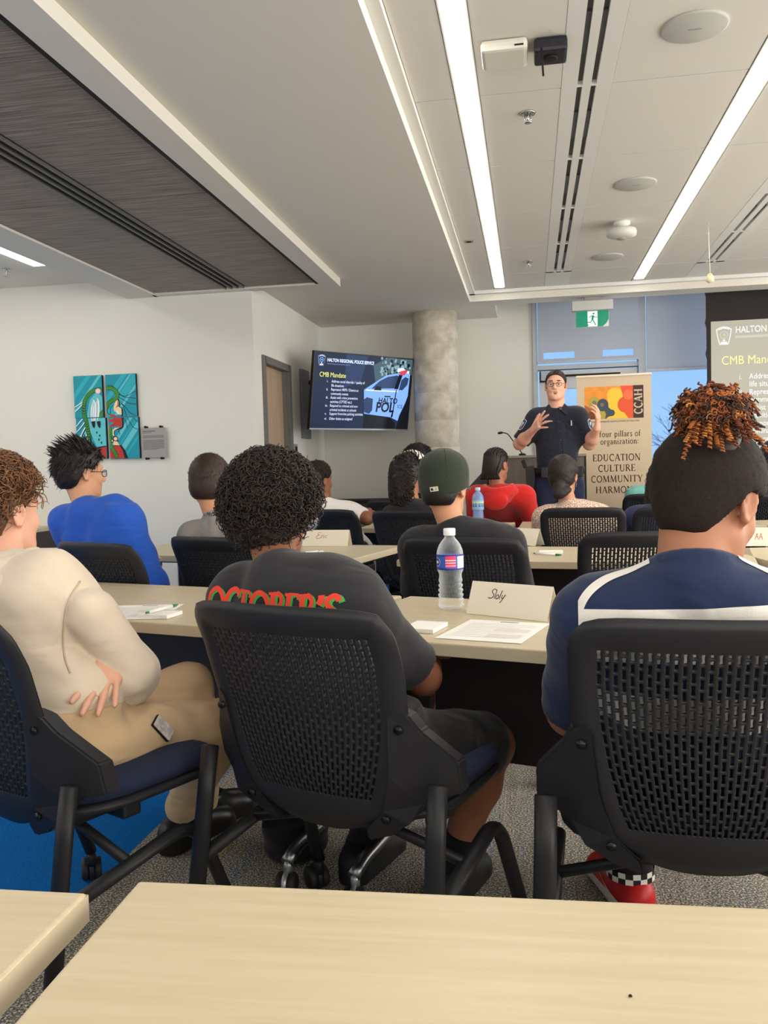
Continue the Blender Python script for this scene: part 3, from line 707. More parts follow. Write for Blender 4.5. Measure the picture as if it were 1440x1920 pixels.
for (cx, cy, r_) in ((664, 910, 34), (614, 935, 28)): ART += [(2, circ(cx, cy, r_)), (5, circ(cx, cy, r_-11))]
# braid
braid = smooth([(330, 1010), (335, 930), (310, 800), (288, 680), (262, 600), (260, 470), (290, 380), (350, 310), (430, 280), (520, 265), (600, 260), (660, 290), (690, 350), (660, 400), (590, 440), (540, 520), (480, 600), (470, 640)], 4)
braid2 = smooth([(580, 760), (600, 830), (590, 940), (600, 1000), (640, 1060), (690, 1160)], 5)
for B in (braid, braid2):
    for r_ in ribbon(B, 52): ART.append((7, r_))
    for i in range(0, len(B)-1):
        a, b = Vector(B[i]), Vector(B[min(len(B)-1, i+1)]); d = (b-a)
        if d.length < 1: continue
        d.normalize(); n = Vector((-d.y, d.x)); m = a
        for sg in (-1, 1):
            c = m+n*sg*10; ang = math.atan2(d.y, d.x)+sg*.6
            ART.append((3, [(c.x+15*math.cos(t)*math.cos(ang)-8*math.sin(t)*math.sin(ang), c.y+15*math.cos(t)*math.sin(ang)+8*math.sin(t)*math.cos(ang)) for t in [k*math.pi/4 for k in range(8)]]))
# feathers and medallion
for (x, y, dx) in ((380, 400, -22), (430, 380, 0), (395, 420, -10)):
    f = [(x, y), (x+28, y+40), (x+34+dx*.4, y+150), (x+22+dx, y+260), (x-2+dx, y+300), (x-16+dx, y+240), (x-24+dx*.6, y+120)]
    ART += [(2, [(a+(a-x)*.16, b) for a, b in f]), (4, f)]
    for r_ in ribbon([(x, y+20), (x+dx*.5, y+150), (x+dx, y+285)], 5): ART.append((8, r_))
for (x, y) in ((375, 690), (445, 690)): ART.append((2, [(x-22, y), (x+26, y-10), (x+30, y+40), (x+20, y+90), (x-5, y+60)]))
for (x, y) in ((425, 830), (462, 870), (452, 920), (486, 960)): ART.append((2, circ(x, y, 8, 8, 16)))
ART += [(10, circ(440, 297, 37)), (9, circ(440, 297, 33))]
def crop_xz(cx, cy): p = at(120+cx/6.857, 690+cy/6.857, AY-.03); return (p.x, p.z)
canv = [(118, 108, 506, 634, 'upper left canvas of the four part teal painting, with the white feathers'), (528, 88, 940, 618, 'upper right canvas of the four part teal painting, with the face in profile'),
        (152, 652, 556, 1164, 'lower left canvas of the four part teal painting, with dark feather tips'), (572, 640, 976, 1160, 'lower right canvas of the four part teal painting, with the red garment')]
amats = [mat(n, c, .45) for n, c in pal]
for (x0, y0, x1, y1, lb) in canv:
    (wx0, wz1), (wx1, wz0) = crop_xz(x0, y0), crop_xz(x1, y1)
    cx, cz = (wx0+wx1)/2, (wz0+wz1)/2
    c = empty('wall_canvas', (cx, AY, cz), 0, lb, 'painting', 'four part painting on the wall')
    MB().box((wx0-cx, -.030, wz0-cz), (wx1-cx, -.001, wz1-cz)).build('stretcher_frame', amats[2], c)
    pm = MB(); pm.box((wx0-cx, -.031, wz0-cz), (wx1-cx, -.030, wz1-cz), 0); d = .0312
    for (ci, poly) in ART:
        q = clip_poly([crop_xz(a, b) for a, b in poly], wx0+.003, wx1-.003, wz0+.003, wz1-.003)
        if q:
            d += .00002; pm.flat([(a-cx, -d, b-cz) for a, b in q], ci)
    pm.build('painted_picture', amats, c)
# plaque with standoffs
a, b = at(265, 803, AY-.03), at(313, 857, AY-.03); cx, cz = (a.x+b.x)/2, (a.z+b.z)/2
pl = empty('wall_plaque', (cx, AY, cz), 0, 'grey metal text plaque on black standoffs beside the painting', 'plaque'); hw, hh = (b.x-a.x)/2, (a.z-b.z)/2
MB().box((-hw, -.036, -hh), (hw, -.030, hh)).build('plate', mat('plaque grey', (160, 158, 156), .5), pl)
M_PTX = mat('plaque text', (96, 92, 92), .6)
lm = MB(); lm.box((-hw+.012, -.0366, hh-.03), (-hw+.12, -.036, hh-.023)).box((-hw+.012, -.0366, hh-.042), (-hw+.09, -.036, hh-.038))
for k in range(3): lm.box((-hw+.014, -.0366, hh-.066-k*.0085), (hw-.016, -.036, hh-.0625-k*.0085))
for k in range(10): lm.box((-hw+.014, -.0366, hh-.103-k*.0085), (hw-.016-(.06 if k == 9 else 0), -.036, hh-.0995-k*.0085))
lm.build('plaque_lines', M_PTX, pl)
for sx in (-.62, .62):
    for sz in (-1, 1): MB().tube([(sx*hw, -.001, sz*(hh+.008)), (sx*hw, -.042, sz*(hh+.008))], .008, 12).lathe([(.010, .042), (.010, .048)], 12, c=(sx*hw, 0, sz*(hh+.008)), axis='y').build('standoff', M_DARK, pl)
# ------------------------------------------------------------------ crest used on the slides
def crest(parent, x, z, s, m_line, m_fill, m_c, y=-.001):
    out = [(-.5, .42), (-.25, .56), (0, .60), (.25, .56), (.5, .42), (.42, -.1), (.28, -.6), (-.28, -.6), (-.42, -.1)]
    mb = MB()
    mb.flat([(x+a*s, y, z+b*s) for a, b in out], 0)
    mb.flat([(x+a*s*.86, y-.0006, z+b*s*.88) for a, b in out], 1)
    mb.flat([(x+a, y-.0012, z+b) for a, b in circ(0, .05*s, .27*s)], 2)
    mb.flat([(x+a, y-.0018, z+b) for a, b in circ(0, .05*s, .2*s)], 1)
    mb.flat([(x+a, y-.0024, z+b) for a, b in circ(.01*s, .05*s, .1*s, 8)], 2)
    mb.flat([(x+a*s, y-.0012, z+b*s) for a, b in ((-.34, .36), (0, .47), (.34, .36), (.33, .42), (0, .53), (-.33, .42))], 0)
    mb.flat([(x+a*s, y-.0012, z+b*s) for a, b in ((-.2, -.52), (.2, -.52), (.2, -.40), (-.2, -.40))], 0)
    mb.flat([(x+a*s, y-.0012, z+b*s) for a, b in ((-.1, -.36), (.1, -.36), (.06, -.26), (-.06, -.26))], 0)
    return mb.build('crest', [m_line, m_fill, m_c], parent)
SLIDE = [('i.', 'Address social disorder / quality of\nlife situations', 2), ('ii.', 'Represent HRPS / District at\ncommunity events', 2), ('iii.', 'Assist with crime prevention\nactivities (CPTED etc.)', 2), ('iv.', 'Respond to criminal and non-\ncriminal incidents at schools', 2), ('v.', 'Support front-line policing activities', 1), ('vi.', 'Other duties as assigned', 1)]
# ------------------------------------------------------------------ television on a swing arm
tvw, tvh = 1.22, .712
tv = empty('wall_television', (-1.545, 8.02, 1.862), 0, 'large wall television showing a slide with a police car, angled into the room', 'television')
tv.rotation_euler = Euler((R(-9.5), 0, R(51)), 'XYZ'); 
tv.rotation_euler = (Matrix.Rotation(R(51), 3, 'Z') @ Matrix.Rotation(R(9.5), 3, 'X')).to_euler()
MB().box((-tvw/2, .0, -tvh/2), (tvw/2, .035, tvh/2), bev=.004).box((-.35, .035, -.25), (.35, .07, .22), bev=.01).build('housing', mat('tv black', (20, 20, 22), .4), tv)
fr = MB(); t_ = .009
fr.box((-tvw/2, -.006, -tvh/2), (tvw/2, 0, -tvh/2+.014)).build('bottom_bezel', M_SILV, tv)
MB().box((-tvw/2, -.005, tvh/2-t_), (tvw/2, 0, tvh/2)).box((-tvw/2, -.005, -tvh/2), (-tvw/2+t_, 0, tvh/2)).box((tvw/2-t_, -.005, -tvh/2), (tvw/2, 0, tvh/2)).build('bezel', mat('tv bezel', (60, 58, 60), .35), tv)
scn = empty('screen', (0, -.002, 0)); scn.parent = tv
sw, sh = tvw/2-t_, tvh/2-.012
S_NAVY, S_WHT, S_YEL, S_BLU = glow('slide navy', (30, 40, 62), 1.0), glow('slide white', (214, 226, 255), 1.0), glow('slide yellow', (226, 226, 120), 1.0), glow('slide car body', (118, 158, 232), 1.0)
S_BLK, S_GLS, S_TRE, S_TRE2, S_RED, S_SHD = glow('slide black', (16, 18, 24), 1.0), glow('slide glass', (40, 58, 92), 1.0), glow('slide trees', (64, 84, 92), 1.0), glow('slide pale leaves', (120, 150, 160), 1.0), glow('slide red', (190, 60, 80), 1.0), glow('slide mid navy', (44, 58, 88), 1.0)
pic = MB(); Pm = [S_NAVY, S_BLU, S_BLK, S_GLS, S_TRE, S_TRE2, S_RED, S_SHD, S_WHT]
def SP(u, v, d=0): return ((-1+2*u)*sw, -.001-d*.0005, (1-2*v)*sh)   # u,v 0..1 on the screen from the top left
def sf(pts, ci, d): pic.flat([SP(u, v, d) for u, v in pts], ci)
sf([(0, 0), (1, 0), (1, 1), (0, 1)], 0, 0)
sf([(.30, 0), (.52, 0), (.46, .35), (.3, .45)], 7, 1)
sf([(.58, .12), (.72, 0), (1, 0), (1, .3), (.62, .4)], 4, 1)
for k in range(70):
    u, v = random.uniform(.66, .98), random.uniform(.01, .24); r_ = random.uniform(.006, .018)
    sf([(u+r_*math.cos(a), v+1.7*r_*math.sin(a)) for a in (.3, 1.4, 2.6, 3.9, 5.2)], 5 if k % 3 else 2, 2+k*.02)
sf([(.50, .46), (.60, .36), (.72, .245), (.86, .20), (.98, .20), (.99, .5), (.93, .70), (.90, .80), (.885, .88), (.80, .83), (.52, .79)], 1, 4)
sf([(.575, .44), (.66, .325), (.74, .265), (.84, .235), (.86, .25), (.83, .42)], 3, 5)
sf([(.60, .46), (.63, .40), (.68, .41), (.68, .46)], 2, 6)
sf([(.86, .22), (.90, .22), (.86, .43), (.82, .43)], 2, 6)
sf([(.89, .30), (.93, .25), (.97, .27), (.96, .36), (.91, .44), (.87, .44)], 3, 6)
sf([(.52, .455), (.86, .455), (.86, .47), (.52, .47)], 8, 6)
sf([(.72, .53), (.785, .53), (.785, .548), (.72, .548)], 2, 6)
sf([(.98, .22), (1, .22), (1, 1), (.87, 1), (.90, .82), (.94, .68), (.975, .52)], 2, 7)
sf([(.84, .135), (.90, .125), (.93, .16), (.97, .165), (.97, .20), (.84, .185)], 8, 7); sf([(.86, .18), (.93, .15), (.95, .17), (.92, .225), (.87, .23)], 6, 8)
sf([(.838, .44), (.848, .44), (.826, .82), (.812, .84), (.805, .82), (.82, .72)], 2, 7)
sf([(.50, .60), (.535, .56), (.60, .58), (.60, .74), (.57, .79), (.52, .77)], 3, 6)
sf([(.52, .79), (.80, .835), (.86, .92), (.86, 1), (.52, 1)], 2, 3)
pic.build('slide_picture', Pm, scn)
def stext(nm, body, u, v, size, m, sx=1.0, d=9, **k): return text(nm, body, size, m, scn, SP(u, v, d), sx=sx, **k)
stext('slide_text', 'HALTO', .655, .635, .075, S_BLK, bold=.002, shear=.1); stext('slide_text', 'POL', .632, .755, .13, S_BLK, bold=.004, shear=.1); stext('slide_text', 'ICE', .865, .70, .05, S_BLK)
crest(scn, SP(.065, .1)[0], SP(.065, .1)[2], .085, S_WHT, S_NAVY, S_BLU)
stext('slide_text', 'HALTON REGIONAL POLICE SERVICE', .115, .112, .042, S_WHT, sx=.80, bold=.001)
ub = MB(); ub.flat([SP(.115, .135, 9), SP(.115, .148, 9), SP(.34, .148, 9), SP(.34, .135, 9)]); ub.build('slide_subtitle_bar', glow('slide dim', (78, 94, 132), 1.0), scn)
stext('slide_title', 'CMB Mandate', .05, .315, .062, S_YEL, sx=.86)
v_ = .385
for (n, body, k) in SLIDE:
    stext('slide_text', n, .125, v_, .033, S_WHT); stext('slide_text', body, .17, v_, .035, S_WHT, sx=.80, line=1.08); v_ += .108 if k == 2 else .066
MB().tube([(0, .07, 0), (-.05, .16, .02), (-.34, .42, .05)], .022, 10).build('swing_arm', M_TUBE, tv)
wp = MB().box((AX, 8.06, 1.45), (AX+.035, 8.32, 2.12), bev=.004).build('television_wall_box', mat('grey wall box', (120, 122, 126), .5)); tag(wp, 'tall grey mounting box on the wall behind the television', 'wall box')
# ------------------------------------------------------------------ projection screen with projected slide
SY = 8.45; ps = empty('projection_screen', (1.655, SY, 1.3), 0, 'big projection screen showing the CMB Mandate slide at the right edge', 'projection screen')
bk = MB(); edge = [(0.0, 1.42)]
z = 1.40
while z > -.9:
    edge += [(.03*(1.4-z)*.35+.0, z), (.03*(1.4-z)*.35+.012, z-.05), (.03*(1.4-z)*.35+.012, z-.24)]; z -= .29
bk.flat([(x-.02, 0, zz) for x, zz in edge]+[(2.5, 0, -.9), (2.5, 0, 1.42)])
bk.box((.0, .002, -.9), (2.5, .006, 1.42))
bk.build('black_border', mat('screen black border', (44, 40, 40), .8), ps)
PJ = glow('projected slide', (190, 188, 174), 1.0)
def _pj(nt, b, N, L):
    b.inputs['Base Color'].default_value = lin((168, 166, 158)); b.inputs['Roughness'].default_value = .9
    b.inputs['Emission Color'].default_value = lin((190, 188, 165)); b.inputs['Emission Strength'].default_value = .15
PJ = nodes_mat('projection surface', _pj)
def _pt(name, c, e):
    def f(nt, b, N, L):
        b.inputs['Base Color'].default_value = lin((168, 166, 158)); b.inputs['Roughness'].default_value = .9
        b.inputs['Emission Color'].default_value = lin(c); b.inputs['Emission Strength'].default_value = e
    return nodes_mat(name, f)
PJW, PJY, PJG = _pt('projected white', (225, 235, 240), .5), _pt('projected yellow', (240, 236, 110), .5), _pt('projected faint', (200, 200, 188), .3)
x0 = .035
srf = MB(); srf.flat([(x0, -.004, 1.118), (x0, -.004, -.35), (2.4, -.004, -.35), (2.4, -.004, 1.118)]); so = srf.build('screen', PJ, ps)
def jt(nm, body, x, z, size, m, **k): return text(nm, body, size, m, so, (x0+x, -.006, 1.118-z), **k)
crest(so, x0+.115, 1.118-.135, .14, PJW, PJ, PJG, y=-.005)
jt('slide_text', 'HALTON REGIONAL POLICE SERVICE', .215, .115, .085, PJW, sx=.80, bold=.001)
ub = MB(); ub.flat([(x0+a_, -.0055, 1.118-b_) for a_, b_ in ((.215, .165), (.80, .165), (.80, .142), (.215, .142))]); ub.build('slide_subtitle_bar', PJG, so)
jt('slide_title', 'CMB Mandate', .09, .405, .115, PJY, sx=.86)
v_ = .545
for (n, body, k) in SLIDE:
    jt('slide_text', n, .245, v_, .066, PJW); jt('slide_text', body, .335, v_, .072, PJW, sx=.84, bold=.0008, line=.98); v_ += .145 if k == 2 else .12
MB().box((-.06, -.06, 1.42), (2.56, .07, 1.56)).build('screen_case', M_WHITE, ps)
# ------------------------------------------------------------------ exit sign with peeling corner
ex = empty('exit_sign', (.595, 8.18, 2.5), 0, 'green running man exit sign hanging under a white lamp box', 'exit sign')
MB().box((-.185, -.05, .035), (.185, .05, .125), bev=.008).build('lamp_box', mat('perforated grey white', (196, 196, 192), .6, bump=.3, bscale=700), ex)
MB().box((-.07, -.03, .125), (.07, .03, .158)).build('mounting_plate', mat('mount grey', (150, 150, 148), .5), ex)
E_G, E_W = mat('exit green', (8, 128, 98), .35, emit=.25), mat('exit white', (232, 244, 240), .35, emit=.35)
MB().box((-.148, -.006, -.115), (.148, .006, .035), bev=.002).build('sign_plate', mat('clear acrylic edge', (190, 205, 205), .2), ex)
em = MB(); y = -.0068
em.flat([(-.146, y, -.112), (.146, y, -.112), (.146, y, .033), (-.146, y, .033)], 0)
em.flat([(-.042, y-.0006, -.108), (.046, y-.0006, -.108), (.046, y-.0006, .030), (-.042, y-.0006, .030)], 1)
y -= .0012
em.flat([(a+.012, y, b+.008) for a, b in circ(0, 0, .009)], 0)
for pts, w in (([(.008, -.008), (.0, -.045)], .019), ([(.006, -.012), (-.018, -.016), (-.028, -.030)], .007), ([(.006, -.012), (.024, -.026), (.044, -.024)], .007), ([(.002, -.045), (.018, -.072), (.030, -.098)], .009), ([(.0, -.045), (-.014, -.068), (-.042, -.070)], .009)):
    for r_ in ribbon(pts, w): em.flat([(a, y, b) for a, b in r_], 0)
em.flat([(-.042, y, -.108), (-.034, y, -.095), (-.042, y, -.083)], 0)
em.flat([(.09, y, -.112), (.146, y, -.112), (.146, y, -.045), (.125, y-.004, -.085)], 2)
em.build('pictogram', [E_G, E_W, mat('peeled sticker', (214, 222, 214), .5)], ex)
# ------------------------------------------------------------------ pull-up banner
bn = empty('pull_up_banner', (.725, 7.62, 0), R(-2), 'beige pull-up banner reading EDUCATION CULTURE COMMUNITY HARMONY beside the officer', 'banner')
M_BAN = mat('banner beige', (206, 186, 158), .6); M_BTX = mat('banner brown print', (92, 64, 46), .6)
BW, BH = .31, 1.885
MB().box((-BW, -.002, .06), (BW, .002, BH)).build('banner_sheet', M_BAN, bn)
MB().box((-BW-.005, -.012, BH-.012), (BW+.005, .012, BH+.006), bev=.003).build('top_rail', mat('rail ivory', (226, 216, 196), .4), bn)
MB().box((-BW-.01, -.06, .0), (BW+.01, .06, .07), bev=.01).build('base', M_SILV, bn)
MB().tube([(0, .02, .07), (0, .02, BH)], .008, 8).build('support_pole', M_SILV, bn)
# own serif lettering: skeleton strokes (x0,y0,x1,y1,weight) and curves, unit cap height
def arc(cx, cy, rx, ry, a0, a1, n=9): return [(cx+rx*math.cos(R(a0+(a1-a0)*k/n)), cy+ry*math.sin(R(a0+(a1-a0)*k/n))) for k in range(n+1)]
TK, TN = .13, .055
GL = {  # letter: (width, [ (points, weight) ], [serif centres (x,y,halfwidth)])
 'E': (.62, [([(.16, 0), (.16, 1)], TK), ([(.16, .975), (.55, .975)], TN), ([(.16, .52), (.45, .52)], TN), ([(.16, .025), (.58, .025)], TN), ([(.55, .99), (.55, .82)], TN), ([(.58, .01), (.60, .2)], TN), ([(.45, .6), (.45, .43)], TN)], [(.16, 0, .14), (.16, 1, .14)]),
 'D': (.80, [([(.16, 0), (.16, 1)], TK), (arc(.28, .5, .42, .475, 90, -90, 12), TK*.8), ([(.16, .975), (.30, .975)], TN), ([(.16, .025), (.30, .025)], TN)], [(.13, 0, .12), (.13, 1, .12)]),
 'U': (.80, [([(.16, 1), (.16, .34)], TK), (arc(.40, .33, .245, .31, 180, 360, 12), TK*.7), ([(.645, .33), (.645, 1)], TN)], [(.16, 1, .14), (.645, 1, .12)]),
 'C': (.74, [(arc(.44, .5, .34, .48, 52, 308, 16), TK*.85), ([(.655, .97), (.655, .74)], TN)], []),
 'A': (.78, [([(.08, 0), (.40, 1)], TN), ([(.40, 1), (.70, 0)], TK), ([(.20, .36), (.58, .36)], TN)], [(.08, 0, .10), (.70, 0, .13)]),
 'T': (.68, [([(.34, 0), (.34, 1)], TK), ([(.04, .975), (.64, .975)], TN), ([(.045, .98), (.03, .78)], TN), ([(.635, .98), (.65, .78)], TN)], [(.34, 0, .14)]),
 'I': (.34, [([(.17, 0), (.17, 1)], TK)], [(.17, 0, .14), (.17, 1, .14)]),
 'O': (.84, [(arc(.42, .5, .35, .47, 0, 360, 24), TK*.8)], []),
 'N': (.84, [([(.14, 0), (.14, 1)], TN), ([(.12, 1), (.68, .02)], TK), ([(.70, 0), (.70, 1)], TN)], [(.14, 0, .11), (.11, 1, .1), (.70, 1, .11)]),
 'L': (.62, [([(.16, 0), (.16, 1)], TK), ([(.16, .025), (.57, .025)], TN), ([(.57, .01), (.59, .22)], TN)], [(.16, 0, .14), (.16, 1, .14)]),
 'R': (.74, [([(.16, 0), (.16, 1)], TK), (arc(.30, .745, .23, .23, 90, -90, 9), TK*.75), ([(.16, .975), (.32, .975)], TN), ([(.16, .515), (.32, .515)], TN), ([(.34, .52), (.68, .03)], TK)], [(.16, 0, .14), (.13, 1, .12), (.68, 0, .08)]),
 'M': (1.0, [([(.12, 0), (.17, 1)], TN), ([(.17, 1), (.48, .08)], TK), ([(.48, .04), (.80, 1)], TN), ([(.80, 1), (.86, 0)], TK)], [(.12, 0, .11), (.86, 0, .13), (.14, 1, .1), (.84, 1, .1)]),
 'Y': (.74, [([(.08, 1), (.37, .46)], TK), ([(.37, .46), (.66, 1)], TN), ([(.37, 0), (.37, .48)], TK)], [(.37, 0, .14), (.08, 1, .12), (.66, 1, .11)]),
 'H': (.86, [([(.16, 0), (.16, 1)], TK), ([(.70, 0), (.70, 1)], TK), ([(.16, .52), (.70, .52)], TN)], [(.16, 0, .14), (.16, 1, .14), (.70, 0, .14), (.70, 1, .14)]),
 'S': (.56, [(smooth([(.47, .82), (.40, .95), (.26, .97), (.13, .85), (.16, .68), (.36, .50), (.47, .32), (.40, .10), (.24, .03), (.08, .12)], 3), TK*.8)], []),
 'B': (.68, [([(.16, 0), (.16, 1)], TK), (arc(.30, .745, .21, .23, 90, -90, 9), TK*.75), (arc(.32, .27, .25, .245, 90, -90, 9), TK*.8), ([(.16, .975), (.32, .975)], TN), ([(.16, .515), (.32, .515)], TN), ([(.16, .025), (.32, .025)], TN)], [(.13, 0, .12), (.13, 1, .12)]),
 'F': (.58, [([(.16, 0), (.16, 1)], TK), ([(.16, .975), (.53, .975)], TN), ([(.16, .52), (.43, .52)], TN), ([(.53, .99), (.53, .82)], TN)], [(.16, 0, .14), (.16, 1, .14)]),
 'h': (.56, [([(.13, 0), (.13, 1)], .10), (smooth([(.13, .50), (.26, .62), (.40, .56), (.43, .42)], 4), .08), ([(.43, .45), (.43, 0)], .10)], [(.13, 0, .1), (.43, 0, .1), (.10, 1, .06)]),
 'e': (.48, [(arc(.25, .32, .18, .30, 10, 320, 16), .085), ([(.09, .37), (.42, .37)], .05)], []),
 'f': (.36, [([(.15, 0), (.15, .78)], .10), (smooth([(.15, .75), (.20, .95), (.35, .97)], 4), .07), ([(.04, .61), (.31, .61)], .05)], [(.15, 0, .1)]),
 'o': (.54, [(arc(.27, .32, .20, .30, 0, 360, 20), .085)], []),
 'u': (.58, [([(.13, .63), (.13, .2)], .10), (smooth([(.13, .22), (.20, .03), (.34, .04), (.43, .16)], 4), .08), ([(.43, .63), (.43, 0)], .10)], [(.10, .63, .06), (.40, .63, .06), (.46, 0, .05)]),
 'r': (.42, [([(.13, 0), (.13, .63)], .10), (smooth([(.13, .46), (.22, .61), (.36, .60)], 4), .08)], [(.13, 0, .1), (.10, .63, .06)]),
 'p': (.56, [([(.13, -.28), (.13, .63)], .10), (arc(.29, .32, .17, .29, 150, -150, 14), .085)], [(.13, -.28, .1), (.10, .63, .06)]),
 'i': (.27, [([(.13, 0), (.13, .63)], .10), ([(.13, .80), (.13, .90)], .10)], [(.13, 0, .1), (.10, .63, .06)]),
 'l': (.27, [([(.13, 0), (.13, 1)], .10)], [(.13, 0, .1), (.10, 1, .06)]),
 'a': (.48, [(smooth([(.08, .50), (.18, .62), (.32, .58), (.35, .42)], 4), .08), ([(.35, .45), (.35, .02)], .10), (arc(.22, .18, .14, .16, 60, 330, 12), .075)], [(.40, 0, .05)]),
 's': (.40, [(smooth([(.33, .52), (.22, .62), (.09, .50), (.20, .33), (.33, .18), (.20, .02), (.06, .10)], 3), .085)], []),
 'g': (.50, [(arc(.22, .40, .15, .21, 0, 360, 16), .08), (smooth([(.20, .19), (.12, .10), (.22, .03), (.40, -.06), (.36, -.25), (.18, -.30), (.06, -.20), (.14, -.06), (.3, 0)], 3), .07), ([(.34, .56), (.46, .60)], .06)], []),
 'n': (.56, [([(.13, 0), (.13, .63)], .10), (smooth([(.13, .48), (.26, .62), (.40, .56), (.43, .42)], 4), .08), ([(.43, .45), (.43, 0)], .10)], [(.13, 0, .1), (.43, 0, .1), (.10, .63, .06)]),
 'z': (.46, [([(.06, .60), (.38, .60)], .06), ([(.38, .60), (.07, .03)], .09), ([(.06, .03), (.40, .03)], .06)], []),
 't': (.36, [([(.16, .78), (.16, .12)], .10), (smooth([(.16, .15), (.22, .02), (.34, .06)], 4), .07), ([(.04, .61), (.32, .61)], .05)], []),
 'd': (.54, [([(.42, 0), (.42, 1)], .10), (arc(.25, .32, .17, .29, 30, 330, 14), .085)], [(.39, 1, .06), (.46, 0, .05)]),
 ':': (.24, [([(.12, .06), (.12, .16)], .11), ([(.12, .48), (.12, .58)], .11)], []), ' ': (.30, [], []),
}
def serif(mb, s, size, cx, z, y=-.0032, mi=0, sp=.02, vertical=False, heavy=1.0, align='C'):
    w = sum(GL[c][0]+sp for c in s)-sp; x = {'C': -w/2, 'L': 0}[align]
    def tr(p): return (cx-p[1]*size, y, z+p[0]*size) if vertical else (cx+p[0]*size, y, z+p[1]*size)
    for c in s:
        gw, st, se = GL[c]
        for pts, wt in st:
            for q in ribbon([(x+a, b) for a, b in pts], wt*heavy): mb.flat([tr(p) for p in q], mi)
        for (a, b, h) in se:
            t = .035*heavy; sg = 1 if b < .3 else -1
            mb.flat([tr(p) for p in ((x+a-h, b), (x+a+h, b), (x+a+h, b+sg*t), (x+a-h, b+sg*t))], mi)
        x += gw+sp
    return mb
bt = MB()
sz = .062
def bz(py): return at(1150, py, 7.62).z
for wd, py in (('EDUCATION', 864), ('CULTURE', 884), ('COMMUNITY', 904), ('HARMONY', 924.5)): serif(bt, wd, .058, .015, bz(py), sp=.06, heavy=1.25)
serif(bt, 'The four pillars of', .052, -.01, bz(819), sp=.04, heavy=1.3); serif(bt, 'our organization:', .052, -.01, bz(833), sp=.04, heavy=1.3)
serif(bt, 'for a fair and just adult', .04, .02, bz(951), sp=.03) if False else serif(bt, 'adult', .045, .12, bz(955), sp=.04)
bt.build('lettering', M_BTX, bn)
# banner emblem picture
def bx(px): return (px-1152.5)/ (F_PX/7.62)
lx0, lx1, lx2 = bx(1101), bx(1186), bx(1204); lz1, lz0 = bz(724), bz(785)
lg_ = MB(); lw, lh = lx1-lx0, lz1-lz0
def LP(u, v): return (lx0+u*lw, lz1-v*lh)
def lf(poly, ci, d): q = clip_poly([LP(u, v) for u, v in poly], lx0, lx1, lz0, lz1); q and lg_.flat([(a, -.0030-d*.0004, b) for a, b in q], ci)
lf([(0, 0), (1, 0), (1, 1), (0, 1)], 0, 0)
lf([(0, .55), (.22, .75), (.3, 1), (0, 1)], 1, 1); lf(circ(.16, .9, .12, 16, .16), 1, 1)
lf(circ(.63, .27, .165, 20, .22), 2, 1); lf([(.46, .25), (.8, .25), (.72, .6), (.86, .8), (.9, 1), (.34, 1), (.5, .62)], 2, 1.2)
lf([(.74, 0), (1, 0), (1, 1), (.9, 1), (.72, .62), (.8, .35)], 3, 2); lf(circ(.82, .58, .14, 18, .24), 3, 2.1)
lf(circ(.90, .28, .1, 16, .16), 7, 2.4)
lf(circ(.20, .50, .12, 20, .20), 4, 3); lf([(.28, .42), (.40, .62), (.46, 1), (.28, 1), (.26, .7)], 4, 3.1); lf(circ(.20, .50, .05, 12, .08), 8, 3.4)
lf(circ(.375, .57, .118, 22, .195), 5, 4); lf([(.44, .55), (.53, .70), (.62, .78), (.60, .90), (.50, .93), (.42, 1), (.44, .85), (.40, .72)], 5, 4.1); lf(circ(.565, .82, .058, 14, .10), 5, 4.2); lf(circ(.36, .56, .04, 10, .06), 8, 4.5)
lg_.flat([(lx1, -.0032, lz0), (lx2, -.0032, lz0), (lx2, -.0032, lz1), (lx1, -.0032, lz1)], 6)
serif(lg_, 'CCAH', .066, (lx1+lx2)/2+.032, (lz0+lz1)/2, y=-.0042, mi=9, vertical=True, heavy=1.5, sp=.04)
lg_.build('emblem_picture', [mat('print orange', (236, 148, 56), .5, var=.1, vscale=14), mat('print brown', (164, 100, 60), .5), mat('print yellow', (236, 196, 60), .5), mat('print red', (228, 86, 48), .5), mat('print olive', (178, 160, 70), .5), mat('print slate', (66, 74, 86), .5), mat('print dark brown', (60, 40, 36), .5), mat('print light red', (236, 112, 70), .5), mat('print swirl', (120, 116, 84), .5), M_BAN], bn)
sub = text('lettering', 'CANADIAN CARIBBEAN ASSOCIATION OF HALTON', .021, M_BTX, bn, (lx0, -.0034, bz(791.5)), sx=.92)
